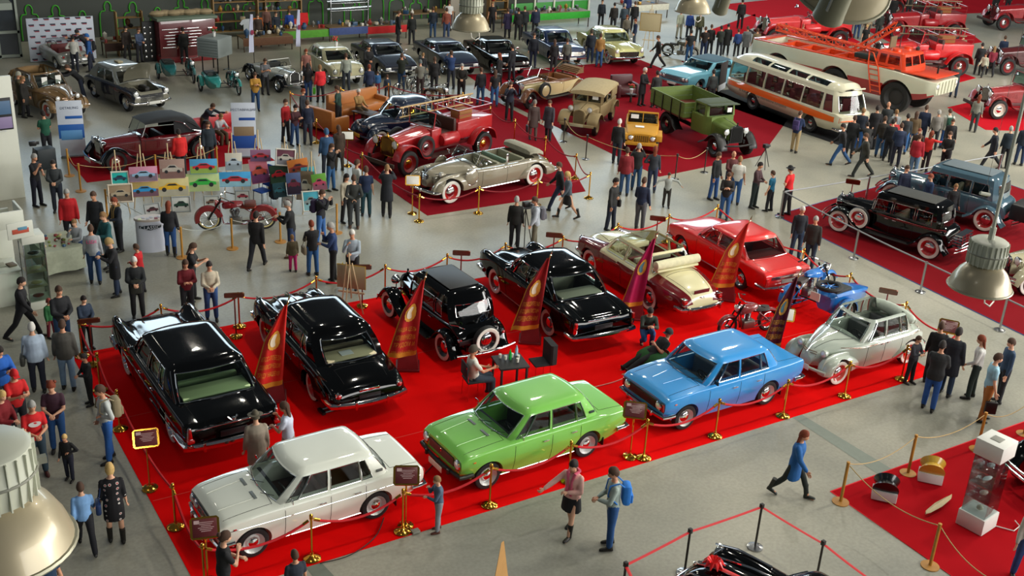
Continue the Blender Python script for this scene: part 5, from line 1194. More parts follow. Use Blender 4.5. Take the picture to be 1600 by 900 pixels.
def amphibian(root):
 wh,org,rd=paint('#cfcfb8',.4),paint('#df3f0c',.4),paint('#a01018',.4);x1,x0=4.9,-4.9;W=1.25
 B=Body(zt=[(x0,1.95),(x1,1.80)],zs=[(x0,1.95),(2.0,1.95),(x1,1.75)],hw=[(x0,W-.1),(x0+.3,W),(3.2,W),(4.5,W-.05),(x1,W-.25)],zb=[(x0,.95),(-4.2,.65),(3.0,.62),(4.2,.85),(x1,1.15)],r=.04,p=4,tuck=.22,bul=.03)
 bay=MB();bay.box((-1.6,0,2.0),(5.6,1.9,.9),bev=.05)
 body_obj(root,B,wh,[3.1,-.1,-3.3],.72,None,depth=.42,extra=[bay],two=(rd,lambda c,n:c.z<1.16),arch=.10)
 dk=MB()
 for s in(1,-1):dk.box((-1.0,s*(W-.13),1.975),(7.6,.24,.05),bev=.01)
 dk.box((4.0,0,1.93),(1.7,2.2,.06),bev=.01);dk.box((1.9,0,1.975),(1.2,2.3,.05),bev=.01);dk.box((-4.65,0,1.975),(.5,2.3,.05),bev=.01);obj('deck',dk,org,root)
 fb=MB();[fb.box((4.93,-.75+.3*i,1.45),(.03,.035,.55))for i in range(6)];obj('bow_ribs',fb,wh,root)
 C=[(3.35,0,3.15,0,'w',1),(3.33,.34,3.13,.30,'p'),(3.33,.42,3.13,.38,'w2'),(3.28,.92,3.08,.82,'p'),(3.15,1.0,2.95,.88,'p'),(3.0,1.0,2.85,.88,'s'),(2.35,1.0,2.35,.88,'p'),(2.25,1.0,2.25,.88,'s2'),(1.9,1.0,1.9,.88,'p'),(1.75,1.0,1.78,.88,'p'),(1.72,.5,1.75,.5,'p'),(1.72,0,1.75,0,'p')]
 greenhouse(root,C,1.96,2.62,org,t1=.25,t2=.85,hc=.08,bulge=.01,trim=None)
 for(x,y)in((2.5,.45),(2.45,-.5)):
  h=MB();h.lathe([(.22,0),(.22,.10),(.01,.13)],14,0,Matrix.Translation((x,y,2.68)),cap=False);obj('roof_hatch',h,org,root)
 h=MB();h.box((2.1,-.30,3.0),(.05,.55,.5),M=None);obj('open_hatch_lid',h,mat('#6a5a40',.6),root)
 def truss(name,a,b,w,n,m_,r=.035):
  a,b=Vector(a),Vector(b);t=MB();d=(b-a).normalized();sy=Vector((0,1,0));up=d.cross(sy).normalized()
  if up.z<0:up=-up
  cs=[(sy*w/2+up*w/2),(-sy*w/2+up*w/2),(-sy*w/2-up*w/2),(sy*w/2-up*w/2)]
  for c in cs:t.tube([a+c,b+c],r,6)
  for i in range(n):
   p,q=a.lerp(b,i/n),a.lerp(b,(i+1)/n)
   for k in range(4):t.tube([p+cs[k],q+cs[(k+1)%4]],r*.6,4);t.tube([p+cs[k],p+cs[(k+1)%4]],r*.6,4)
  return obj(name,t,m_,root)
 om=paint('#e0480e',.5)
 truss('crane_boom',(-4.4,.1,2.5),(2.0,.3,2.15),.30,12,om);truss('crane_jib',(-.3,.6,2.0),(1.6,.75,3.6),.26,5,om,.03)
 m=MB();[m.box((-3.6+1.0*i,0,1.75),(.16,1.8,.3))for i in range(5)];m.box((-1.6,-.6,1.72),(4.8,.14,.35));m.box((-1.6,.62,1.72),(4.8,.14,.35));obj('cargo_cradle',m,om,root)
 m=MB();m.box((1.0,-.2,2.12),(1.2,.8,.25),bev=.06);obj('engine_cover',m,mat('#2c3a38',.3,.3),root)
 for s in(1,-1):
  for x in(3.1,-.1,-3.3):wheel(root,x,s*(W-.22),.72,.38,'small nocap',rimc=mat('#2a2a2a',.6))
  headlamp(root,4.90,s*.86,1.55,.11)
 l=MB();
 for dy in(-.0,):l.tube([(1.95,-1.30,.75),(1.6,-1.32,2.0),(1.55,-1.30,2.55),(1.75,-1.30,2.55),(2.1,-1.32,1.95)],.03,6);l.tube([(2.45,-1.30,.75),(2.1,-1.32,2.0)],.03,6)
 for k in range(5):l.tube([(1.95-.07*k,-1.31,.85+.24*k),(2.42-.07*k,-1.31,.85+.24*k)],.025,5)
 obj('boarding_ladder',l,om,root)
 m=MB();m.box((4.4,-.1,2.15),(.07,.05,.35));m.tube([(2.2,.2,2.7),(2.2,.2,3.2)],.02,5);m.lathe([(.09,0),(.10,.1),(.03,.16)],10,0,Matrix.Translation((2.95,.5,2.7)));obj('deck_fittings',m,mat('#222422',.5),root)
pf=g(1400,185);r=thing('amphibious_crane_vehicle','huge orange, white and red amphibious vehicle with a lattice crane boom','amphibious vehicle',(pf.x+1.0,pf.y+4.0,.014),R_(-78),None,1.0);AMP=r;amphibian(r)
def fire_engine(root,col='#a3151a',wb=3.9,ladder=True,ladderc='#b99a6a',brass=True,style=0,screen=True,rimc='#7a1216',fadedc=None):
 pm=mat(col,.38,.0,.6,noise=.18,nscale=4);fx,rx=wb/2,-wb/2;mt=BRASS if brass else CHROME
 ch=MB();[ch.box((-.1,s*.38,.58),(wb+1.6,.08,.15))for s in(1,-1)];obj('chassis',ch,paint('#5c1014'),root)
 bonnet(root,fx-1.35,fx+.20,.50,.36,1.42,1.26,.68,pm);radiator(root,fx+.26,.66,.60,1.28,mt,core='#3c1a14')
 for s in(1,-1):
  a=.56;f=smoothpath([(fx+a*.98,.62),(fx+a*.7,.92),(fx+.02,1.08),(fx-a*.7,.94),(fx-a*1.2,.55),(fx-a*1.9,.46)],5);wing(root,f,.52,.90,pm,s=s,drop=.03,crown=.04,name='front_fender')
  f=smoothpath([(rx+a*1.3,.55),(rx+a*.8,.92),(rx,1.08),(rx-a*.8,.92),(rx-a*1.1,.55)],5);wing(root,f,.62,.96,pm,s=s,drop=.03,crown=.04,name='rear_fender')
  lamp_bowl(root,fx+.38,s*.48,1.12,.15,mt)
  b=MB();b.box((0,s*.72,.46),(wb-1.7,.36,.04));obj('running_board',b,mat('#3a1a14',.7),root)
  for x in(fx,rx):wheel(root,x,s*.76,.45,.2 if x>0 else.28,'small',rimc=mat(rimc,.5),capc=mt)
  dr=MB();M=Matrix.Translation((-.25,s*.62,.92));dr.lathe([(.01,-.45),(.2,-.42),(.24,-.36),(.24,.36),(.2,.42),(.01,.45)],14,0,M,'X');obj('water_tank',dr,pm,root)
 bd=MB();bd.box((fx-1.62,0,1.0),(.5,1.15,.72),bev=.04);obj('scuttle',bd,pm,root)
 st=MB();st.box((fx-2.2,0,1.05),(.55,1.3,.2),bev=.06);st.box((fx-2.5,0,1.36),(.16,1.3,.5),bev=.06);obj('seat',st,mat('#3a2018',.6),root)
 bk=MB();bk.box((rx+.3,0,1.12),(1.9,1.30,.62),bev=.03);obj('hose_body',bk,pm,root)
 if screen:
  w_=MB();fr=[(fx-1.40,-.62,1.40),(fx-1.50,-.62,1.95),(fx-1.50,.62,1.95),(fx-1.40,.62,1.40)];w_.tube(fr,.022,6,loop=True);o=obj('windshield_frame',w_,pm,root);q=MB();q.add(fr,[(0,3,2,1)]);obj('windshield',q,glassm('#8fb0a8'),o)
 steering(root,fx-1.85,.3,1.5,.22)
 rr_=MB()
 for s in(1,-1):rr_.tube([(rx+1.2,s*.62,1.45),(rx+1.2,s*.62,1.85),(rx-.6,s*.62,1.85),(rx-.6,s*.62,1.45)],.02,6);rr_.tube([(rx+1.2,s*.62,1.65),(rx-.6,s*.62,1.65)],.015,5)
 for x in(rx+1.2,rx+.3,rx-.6):rr_.tube([(x,-.62,1.85),(x,.62,1.85)],.02,6)
 obj('rail_cage',rr_,paint('#8f1418'),root)
 bsk=MB();bsk.box((rx+.5,.1,1.55),(.7,.5,.35),bev=.05);obj('wicker_basket',bsk,mat('#8a5a2c',.8,noise=.3,nscale=40),root)
 if ladder:
  for y0,dz in((-.70,0),):
   l=MB();x_a,x_b=rx-1.0,fx-1.0
   for dy in(0,):l.tube([(x_a,y0,1.55+dz),(x_b,y0,1.62+dz)],.03,6);l.tube([(x_a,y0,1.90+dz),(x_b,y0,1.97+dz)],.03,6)
   for k in range(13):t=(k+.5)/13;x=x_a+(x_b-x_a)*t;l.tube([(x,y0,1.55+.07*t),(x,y0,1.90+.07*t)],.018,5)
   obj('ladder',l,mat(ladderc,.7,noise=.2),root)
 ax=MB();ax.tube([(rx+.1,-.68,.85),(rx+.0,-.70,1.35)],.02,5);ax.box((rx+.02,-.70,1.36),(.26,.03,.09));obj('fire_axe',ax,mat('#a88a60',.5),root)
 bell=MB();bell.lathe([(.02,.14),(.06,.12),(.08,.03),(.12,0)],12,0,Matrix.Translation((fx-1.5,-.55,1.75)));obj('bell',bell,mt,root)
 bm=MB();bm.box((fx+.78,0,.50),(.07,1.7,.14),bev=.01);obj('bumper',bm,mat('#3a2a22',.6),root)
r=car_on('old_fire_engine','weathered red fire engine with wooden ladder and brass radiator behind the grey tourer',(640,276),198,'L',3.9,1.7,1.0);fire_engine(r)
sp=spare(r,1.05,.74,.86,.42,'small',mat('#6a1216',.5));sp=spare(r,1.05,-.74,.86,.42,'small',mat('#6a1216',.5),face=pi)
FE=[('red fire engine with long ladder behind the orange amphibious vehicle',(1388,118),158,'L',3.4,'#c41216',True,1.15),('bright red fire engine with open bonnet near the grey hanging spotlight',(1209,74),158,'L',3.4,'#c8141a',False,1.15),('dark red fire engine with brass lamps in the top right background',(1400,62),158,'L',3.4,'#96101a',True,1.1),('red fire engine with dark ladder along its roof at the upper edge',(1400,26),158,'L',3.4,'#9a121a',True,1.1),('red fire engine with chrome front cut off by the top right corner',(1566,48),158,'L',3.4,'#a0121c',False,1.1)]
for lb,pf,hd,sd,wb,col,ld,sc in FE:
 r=car_on('red_fire_engine',lb,pf,hd,sd,wb,1.6,sc,.014);fire_engine(r,col,wb,ld,'#8a7a60',False,screen=ld)
r=car_on('dark_red_vintage_car','dark red vintage fire car with white rimmed wheel at the right edge',(1557,187),160,'L',3.4,1.6,1.0,.014);fire_engine(r,'#8a0f16',3.4,False,brass=False,rimc='#c9c5b8')
r=car_on('dark_red_vintage_car','dark vintage fire car with brown seats above it at the right edge',(1572,118),160,'L',3.4,1.6,1.0,.014);fire_engine(r,'#4a0d10',3.4,False,brass=False)
FL=[('red_carpet',[(1120,8),(1600,-40),(1600,18),(1200,32)],'crimson carpet behind the top row of fire engines'),('red_carpet',[(1180,88),(1330,58),(1345,66),(1235,100)],'red carpet under the bright fire engine near the spotlight'),('red_carpet',[(1370,100),(1480,105),(1525,122),(1420,150)],'red carpet under the fire engine with long ladder'),('red_carpet',[(1350,45),(1500,40),(1535,66),(1420,82)],'dark red carpet under the brass lamp fire engine'),('red_carpet',[(1480,168),(1600,140),(1600,205),(1540,203)],'red carpet under the dark red car with white rimmed wheel'),('red_carpet',[(1095,52),(1180,22),(1183,40),(1150,58)],'scarlet carpet strip by the first hanging lamps')]
for i,(n_,P_,lb)in enumerate(FL):carpet(n_,P_,'#b30f1e',lb)
# ---- motorcycles
def moto_wheel(root,x,y,r,w=.09,whitew=None,rimc=CHROME,n=18):
 t=MB();t.tube([(r*.90*cos(a*2*pi/24),0,r*.90*sin(a*2*pi/24))for a in range(24)],w/2,8,loop=True);o=obj('wheel',t,RUBBER,root,loc=(x,y,r))
 if whitew:
  for s in(1,-1):q=MB();q.tube([(r*.80*cos(a*2*pi/24),s*w*.32,r*.80*sin(a*2*pi/24))for a in range(24)],w*.22,6,loop=True);obj('whitewall',q,mat(whitew,.6),o)
 q=MB();q.tube([(r*.74*cos(a*2*pi/24),0,r*.74*sin(a*2*pi/24))for a in range(24)],.02,6,loop=True);obj('rim',q,rimc,o)
 q=MB();[q.tube([(0,(.03 if k%2 else-.03),0),(r*.74*cos(k*2*pi/n),0,r*.74*sin(k*2*pi/n))],.004,4)for k in range(n)];obj('spokes',q,CHROME,o)
 q=MB();q.lathe([(.05,-.06),(.06,0),(.05,.06)],10,0,None,'Y');obj('hub',q,STEEL,o);return o
def mudguard(root,x,r,col,a0,a1,w=.16,R2=None,y=0,skirt=0):
 R2=R2 or r*1.12;rings=[]
 for k in range(17):
  a=R_(a0+(a1-a0)*k/16);c,s_=cos(a),sin(a)
  rings.append([(x+(R2-d)*c,y+yy,r+(R2-d)*s_)for yy,d in((-w/2,.05+skirt),(-w/2,.02),(-w/4,-.01),(0,-.02),(w/4,-.01),(w/2,.02),(w/2,.05+skirt),(w/2-.012,.05+skirt),(0,.0),(-w/2+.012,.05+skirt))])
 m=MB();m.loft(rings,0);return obj('mudguard',m,paint(col),root)
def motorcycle(root,col,wb=1.45,r=.33,big=False,whitew=None,sidecar=None,seatc='#2a1a14',fork='#0f0f0f',tankc=None):
 fx,rx=wb/2,-wb/2;hx=fx-.38
 moto_wheel(root,fx,0,r,.10 if big else.08,whitew);moto_wheel(root,rx,0,r,.11 if big else.085,whitew)
 if big:mudguard(root,fx,r,col,-20,170,.18,r*1.14,skirt=.10);mudguard(root,rx,r,col,-5,195,.19,r*1.14,skirt=.12)
 else:mudguard(root,fx,r,col,20,150,.13);mudguard(root,rx,r,col,10,185,.15)
 f=MB()
 for s in(1,-1):f.tube([(fx,s*.09,r),(hx,s*.09,r+.62)],.022,8)
 obj('front_fork',f,mat(fork,.3,.5),root)
 h=MB();h.tube([(hx-.28,.38,r+.66),(hx-.10,.32,r+.74),(hx,.12,r+.70),(hx,-.12,r+.70),(hx-.10,-.32,r+.74),(hx-.28,-.38,r+.66)],.014,8);obj('handlebar',h,CHROME,root)
 for s in(1,-1):q=MB();q.tube([(hx-.28,s*.38,r+.66),(hx-.40,s*.42,r+.62)],.02,8);obj('handle_grip',q,RUBBER,root)
 headlamp(root,hx+.16,0,r+.50,.095,bullet=.15,m=paint(col)if big else CHROME)
 t=MB();M=Matrix.Translation((.10,0,r+.42))@Matrix.Rotation(R_(8),4,'Y')
 t.loft([[(x,y*w,z*hh)for y,z in((-1,-.3),(-.9,.4),(-.4,.9),(0,1),(.4,.9),(.9,.4),(1,-.3),(.5,-.6),(-.5,-.6))]for x,w,hh in((-.32,.05,.06),(-.26,.10,.10),(0,.15,.14),(.22,.14,.14),(.30,.08,.08))],0,M=M);obj('fuel_tank',t,paint(tankc or col),root)
 fr=MB()
 for s in(.05,-.05):fr.tube([(hx+.02,s,r+.55),(-.2,s,r+.35),(rx,s*2,r)],.018,6);fr.tube([(hx+.06,s,r+.40),(hx-.05,s,.20),(-.25,s,.18),(rx,s*2,r)],.018,6)
 obj('frame',fr,paint(col),root)
 e=MB();e.box((.02,0,.30),(.38,.22,.24),bev=.05);obj('engine',e,mat('#8d8d88',.35,.9),root)
 for a in((-22,22)if big else(0,)):
  c=MB();M=Matrix.Translation((.04,0,.40))@Matrix.Rotation(R_(a),4,'Y')
  c.lathe([(q,z)for k in range(7)for q,z in((.085,.035*k),(.06,.035*k+.018))]+[(.07,.26),(.01,.28)],12,0,M);obj('cylinder_fins',c,STEEL,root)
 x_=MB();x_.tube([(.1,-.12,.42),(.16,-.16,.26),(0,-.17,.19),(rx-.25,-.18,.22)],[.02,.02,.025,.04],8);obj('exhaust_pipe',x_,CHROME,root)
 s_=MB();s_.loft([[(x,y*w,r+.36+z)for y,z in((-1,0),(-.7,.05),(0,.07),(.7,.05),(1,0),(.5,-.05),(-.5,-.05))]for x,w in((-.12,.05),(-.25,.11),(-.42,.17),(-.55,.15),(-.60,.06))],0);obj('saddle',s_,mat(seatc,.6),root)
 tl=MB();tl.box((rx-r*1.02,0,r+.25),(.07,.08,.07),bev=.02);obj('tail_light',tl,REDL,root)
 if big:b=MB();b.box((-.42,.0,r+.46),(.34,.42,.12),bev=.05);obj('saddle_bag',b,mat('#5a2418',.6),root)
 if sidecar:
  sy=sidecar[0];sc_=sidecar[1];yy=sy*.95
  m=MB();m.loft([[(x,yy+y*w,zb+(zt-zb)*q)for y,q in((-1,.9),(-.95,.3),(-.6,0),(.6,0),(.95,.3),(1,.9),(.8,1),(-.8,1))]for x,w,zb,zt in((-.75,.20,.36,.72),(-.62,.30,.28,.80),(-.1,.32,.24,.78),(.3,.30,.25,.72),(.75,.20,.34,.64),(.98,.08,.46,.56))],0);obj('sidecar_body',m,paint(sc_),root)
  q=MB();q.box((-.28,yy,.80),(.62,.46,.10),bev=.04);obj('sidecar_cover',q,mat('#202628',.7),root)
  fr=MB();fr.tube([(.35,0,.28),(.35,yy,.28)],.02,6);fr.tube([(-.35,0,.28),(-.35,yy+sy*.3,.30)],.02,6);obj('sidecar_frame',fr,BLACKP,root)
  moto_wheel(root,-.35,yy+sy*.42,r,.09);mudguard(root,-.35,r,sc_,0,180,.17,y=yy+sy*.42)
  if len(sidecar)>2:
   sp_=MB();sp_.tube([(-.62+.27*cos(a*pi/12),yy+.27*sin(a*pi/12),.93)for a in range(24)],.055,8,loop=True);o=obj('spare_wheel',sp_,RUBBER,root)
   q=MB();q.lathe([(.03,0),(.06,.03),(.03,.06)],10,0,Matrix.Translation((-.62,yy,.90)));[q.tube([(-.62,yy,.93),(-.62+.24*cos(a*pi/4),yy+.24*sin(a*pi/4),.93)],.012,4)for a in range(8)];obj('spare_rim',q,paint(sc_),o)
   q=MB();q.box((-.98,yy-sy*.1,.72),(.02,.26,.20));obj('license_plate',q,mat('#d8d8cc',.5),root)
  else:w_=MB();w_.box((.24,yy,.86),(.02,.44,.2));obj('sidecar_windscreen',w_,glassm('#aab8b4'),root)
 return root
def bike_at(name,label,pa,pb,**kw):
 A,Bq=g(*pa),g(*pb);c=(A+Bq)/2;d=A-Bq;wb=kw.pop('wb',1.5);t=thing(name,label,'motorcycle',(c.x,c.y,kw.pop('z',.0)),math.atan2(d.y,d.x),None,kw.pop('scale',1.0));return motorcycle(t,wb=wb,**kw)
bike_at('red_motorcycle','large maroon motorcycle with skirted mudguards and cream wall tyres',(328,359),(412,357),wb=1.62,r=.36,big=True,whitew='#d8c88a',col='#7a0c16',seatc='#8a2a1a')
bike_at('red_motorcycle','small dark red motorcycle with chrome engine behind the blue saloon',(1139,527),(1192,517),wb=1.30,r=.30,col='#7a1014',z=.014)
bike_at('blue_sidecar_motorcycle','bright blue motorcycle with sidecar carrying a spare wheel',(1294,460),(1224,486),wb=1.55,r=.32,col='#0a6fc0',sidecar=(-1,'#0a6fc0',1),z=.014,scale=1.12)
bike_at('teal_sidecar_motorcycle','teal motorcycle and sidecar on the left with dark cover',(308,136),(290,112),wb=1.45,r=.33,col='#0c5a5a',sidecar=(-1,'#0c5a5a'))
bike_at('teal_sidecar_motorcycle','teal motorcycle and sidecar with grey cargo box and white notices',(381,155),(352,130),wb=1.45,r=.33,col='#0e7a74',sidecar=(-1,'#0e8078'))
p=g(345,118);b=thing('cargo_box','ribbed pale grey cargo box mounted behind the teal sidecar','box',(p.x+.1,p.y+1.0,.0),R_(-50));q=MB();q.box((0,0,1.15),(1.1,1.2,.85),bev=.02);obj('box_body',q,mat('#8f9896',.5,.3),b)
for k in range(6):
 q=MB();q.box((0,-.61,.82+.13*k),(1.08,.02,.03));obj('box_rib',q,mat('#7a8482',.5,.3),b)
q=MB();[q.tube([(x,y,.72),(x,y,0)],.03,6)for x in(-.4,.4)for y in(-.45,.45)];obj('box_stand',q,BLACKP,b)
flower_vase(p.x+.1,p.y+1.0,1.58,'white vase of red flowers on the grey cargo box')
bike_at('olive_motorcycle','olive motorcycle parked beside the pale yellow saloon',(1078,93),(1045,88),wb=1.4,r=.33,col='#3a3a2a',seatc='#222')
bike_at('brown_motorcycle','tan motorcycle with engine showing beyond the old fire engine',(700,172),(672,163),wb=1.35,r=.32,col='#7a6a4a',z=.014)
def bicycle(root,col):
 moto_wheel(root,.5,0,.34,.035,n=12);moto_wheel(root,-.5,0,.34,.035,n=12);f=MB()
 for a,b in(((.5,0,.34),(.38,0,.85)),((-.5,0,.34),(-.12,0,.78)),((-.12,0,.85),(.0,0,.28)),((.40,0,.75),(.0,0,.28)),((.39,0,.8),(-.12,0,.78)),((-.5,0,.34),(0,0,.28))):f.tube([a,b],.016,6)
 obj('frame',f,mat(col,.4),root);h=MB();h.tube([(.25,.25,.95),(.38,.1,.95),(.38,-.1,.95),(.25,-.25,.95)],.012,6);obj('handlebar',h,CHROME,root);s=MB();s.ball((-.14,0,.90),.09,8,sc=(1.3,.8,.4));obj('saddle',s,mat('#4a2c1a',.6),root)
p=g(636,150);bicycle(thing('bicycle','black bicycle standing beyond the blue rounded saloon','bicycle',(p.x,p.y,.008),R_(10)),'#161616')
p=g(655,143);bicycle(thing('bicycle','grey bicycle with chrome bars just behind the black one','bicycle',(p.x+.2,p.y+.4,.0),R_(20)),'#5a6266')
# ------ people
SKIN=mat('#c9906f',.6,noise=.05);SKIN2=mat('#d8a585',.6,noise=.05)
POSES={'stand':dict(lean=0,legs=((4,2),(-4,2)),arms=((4,8,12,0),(2,8,14,0))),'stand_b':dict(lean=2,legs=((8,8),(-3,0)),arms=((12,10,40,25),(0,10,10,0))),'clasp':dict(lean=2,legs=((2,2),(-2,2)),arms=((18,8,62,45),(18,8,62,45))),'phone':dict(lean=5,legs=((3,2),(-5,3)),arms=((28,6,92,30),(26,6,92,30))),'photo':dict(lean=2,legs=((5,2),(-5,2)),arms=((58,14,112,30),(58,14,112,30))),'chin':dict(lean=3,legs=((5,4),(-3,0)),arms=((24,6,70,50),(34,8,128,28))),'cross':dict(lean=0,legs=((2,0),(-3,2)),arms=((26,10,82,62),(22,10,84,60))),'walk':dict(lean=4,legs=((28,8),(-22,18)),arms=((-18,8,16,0),(20,8,24,0))),'walk_b':dict(lean=4,legs=((-20,16),(26,8)),arms=((18,8,22,0),(-16,8,14,0))),'lean':dict(lean=42,legs=((-4,4),(-12,0)),arms=((70,12,30,0),(66,12,34,0))),'hip':dict(lean=2,legs=((3,0),(-4,2)),arms=((-12,34,88,60),(2,8,14,0))),'point':dict(lean=3,legs=((6,4),(-4,0)),arms=((8,8,20,0),(72,18,10,0))),'spread':dict(lean=0,legs=((6,2),(-6,2)),arms=((8,78,8,0),(8,74,10,0))),'back':dict(lean=0,legs=((3,0),(-3,0)),arms=((-28,14,40,60),(-28,14,40,60))),'sit':dict(lean=-6,legs=((86,88),(82,84)),arms=((30,8,50,18),(40,8,60,10)),hip=.50),'sit_fwd':dict(lean=24,legs=((84,86),(84,90)),arms=((40,8,60,30),(44,8,60,30)),hip=.50),'crouch':dict(lean=22,legs=((102,128),(78,140)),arms=((52,6,70,34),(52,6,70,34)),hip=.36),'recline':dict(lean=-50,legs=((78,18),(70,6)),arms=((46,8,100,30),(18,14,20,0)),hip=.26),}
def rotx(v,a):
 c,s=cos(a),sin(a);return Vector((v.x*c+v.z*s,v.y,-v.x*s+v.z*c))
def skel(pose):
 p=POSES[pose];hip=p.get('hip',.94);L=R_(p['lean']);J={}
 J['pel']=Vector((0,0,hip));up=lambda d:J['pel']+rotx(Vector((0,0,d)),L)
 J['waist']=up(.14);J['chest']=up(.34);J['sh']=up(.47)
 J['neck']=J['sh']+rotx(Vector((0,0,.07)),L*.8);J['head']=J['neck']+rotx(Vector((.03,0,.13)),L*.7 if L>0 else L*.5)
 for i,s in((0,1),(1,-1)):
  hs,kb=p['legs'][i];hp=J['pel']+Vector((0,s*.09,-.02));a=R_(hs)
  k=hp+Vector((sin(a)*.43,s*.015,-cos(a)*.43));b=a-R_(kb);an=k+Vector((sin(b)*.42,s*.01,-cos(b)*.42))
  J['hip%d'%i],J['knee%d'%i],J['ank%d'%i]=hp,k,an
  f,o,e,inn=[R_(v)for v in p['arms'][i]]
  sh=J['sh']+rotx(Vector((0,s*.168,-.045)),L)
  d=Vector((sin(f)*cos(o),s*sin(o),-cos(f)*cos(o)));el=sh+d*.29
  f2=f+e;d2=Vector((sin(f2)*cos(inn),-s*sin(inn)*.9+s*sin(o)*(0 if inn>0 else.8),-cos(f2)*cos(inn))).normalized();wr=el+d2*.25
  J['sho%d'%i],J['elb%d'%i],J['wri%d'%i],J['hd%d'%i]=sh,el,wr,d2
 return J
def ell(c,rx,ry,axis=Vector((0,0,1)),n=14,fw=None):
 a=axis.normalized();y=Vector((0,1,0));x=y.cross(a).normalized();y=a.cross(x)
 return[c+x*(rx*cos(2*pi*k/n))+y*(ry*sin(2*pi*k/n))for k in range(n)]
def limb(mb,pts,n=10,mi=0):
 0
 mb.tube([p for p,r in pts],[r for p,r in pts],n,mi)
 for p,r in(pts[0],pts[-1]):mb.ball(p,r*.98,8,mi)
 for p,r in pts[1:-1]:pass
def torso(mb,J,e=0.0,lo=0.0,fat=1.0):
 L=(J['sh']-J['pel']).normalized();f=fat
 R0=[(J['pel']-L*(.10+lo),.10*f+e,.145*f+e),(J['pel'],.115*f+e,.165*f+e),(J['waist'],.10*f+e,.135*f+e),(J['waist']*.5+J['chest']*.5,.108*f+e,.148+e),(J['chest'],.118*f+e,.172+e),(J['sh']-L*.05,.10+e,.175+e),(J['sh']+L*.0,.075+e*.7,.13+e*.7),(J['sh']+L*.035,.055,.07)]
 mb.loft([ell(c,a,b,L)for c,a,b in R0],0)
def bake(mb,vox=.017,it=2):
 o=bpy.data.objects.new('tmp',mb.mesh('m',None));COL.objects.link(o)
 r=o.modifiers.new('r','REMESH');r.mode='VOXEL';r.voxel_size=vox;r.use_smooth_shade=True
 s=o.modifiers.new('s','SMOOTH');s.factor=.6;s.iterations=it
 me=eval_mesh(o);d=o.data;bpy.data.objects.remove(o);bpy.data.meshes.remove(d)
 me.polygons.foreach_set('use_smooth',[True]*len(me.polygons));return me
def append(me,mb):
 out=MB();out.v=[tuple(v.co)for v in me.vertices];out.f=[tuple(p.vertices)for p in me.polygons];out.m=[0]*len(out.f)
 o=len(out.v);out.v+=mb.v;out.f+=[tuple(i+o for i in f)for f in mb.f];out.m+=mb.m
 bpy.data.meshes.remove(me);return out
def head_mb(J,pose):
 mb=MB();h=J['head'];tilt=R_(22)if pose in('phone','crouch','sit_fwd','lean')else R_(8)
 M=Matrix.Translation(h)@Matrix.Rotation(tilt,4,'Y')
 rings=[];n=16
 for i in range(13):
  a=-pi/2+pi*i/12;z=sin(a)*.118;c=cos(a);ring=[]
  for k in range(n):
   t=2*pi*k/n;x=cos(t)*c*.094;y=sin(t)*c*.074
   if z<-.02:x=x*(1+.1*(x>0))-.0;y*=1-.25*min(1,(-z-.02)/.1)
   if z<-.05 and x>0:x+=.012
   if x>.05 and abs(y)<.022 and-.045<z<.02:x+=.016*(1-abs(z+.025)/.05)
   if x>.05 and abs(y)>.018 and abs(y)<.05 and-.01<z<.03:x-=.006
   ring.append((x,y,z))
  if c<.05:ring=[(0,0,z)]*n if False else[(p[0]+.002*cos(2*pi*k/n),p[1]+.002*sin(2*pi*k/n),z)for k,p in enumerate(ring)]
  rings.append(ring)
 mb.loft(rings,0,M=M)
 nz=MB();nz.loft([[(.088,-.010,.01),(.092,0,.012),(.088,.010,.01)],[(.094,-.014,-.02),(.116,0,-.026),(.094,.014,-.02)],[(.09,-.012,-.034),(.10,0,-.036),(.09,.012,-.034)]],0);mb.add(nz.v,nz.f,0,M)
 for s in(1,-1):
  mb.ball((.0,s*.076,-.01),.022,6,0,M,sc=(.7,.35,1.2));mb.ball((.080,s*.030,.012),.011,6,1,M,sc=(.7,1.2,.7))
  b=MB();b.tube([(.082,s*.016,.032),(.084,s*.034,.036),(.074,s*.05,.030)],.005,5);mb.add(b.v,b.f,1,M)
 b=MB();b.tube([(.084,-.022,-.062),(.094,0,-.060),(.084,.022,-.062)],.006,5);mb.add(b.v,b.f,2,M)
 return mb,M
def hand_mb(J,i,curl=.5):
 s=1 if i==0 else-1;w,d=J['wri%d'%i],J['hd%d'%i];side=Vector((1,0,0))if abs(d.x)<.8 else Vector((0,0,1))
 fwd=(side-d*side.dot(d)).normalized();nrm=d.cross(fwd).normalized()*(-s)
 mb=MB();rings=[]
 for t,a,b in((-.02,.022,.024),(.015,.018,.034),(.055,.015,.042),(.085,.013,.040),(.095,.008,.034)):
  c=w+d*t;rings.append([c+fwd*(b*cos(2*pi*k/8))+nrm*(a*sin(2*pi*k/8))for k in range(8)])
 mb.loft(rings,0)
 for k,(off,ln)in enumerate(((.030,.070),(.010,.078),(-.010,.072),(-.030,.056))):
  p=w+d*.085+fwd*off;a=curl*.5;q=p+(d*cos(a)+nrm*sin(a))*ln*.45;a2=curl*1.6;r=q+(d*cos(a2)+nrm*sin(a2))*ln*.33;a3=curl*2.4;u=r+(d*cos(a3)+nrm*sin(a3))*ln*.25
  mb.tube([p-d*.01,q,r,u],[.0095,.0088,.0080,.006],6)
 p=w+d*.028+fwd*.030;q=p+(fwd*.7+d*.6).normalized()*.035+nrm*.008;r=q+(fwd*.25+d*.9).normalized()*.03+nrm*.01
 mb.tube([p-fwd*.012,q,r],[.012,.010,.007],6);return mb
BODY={}
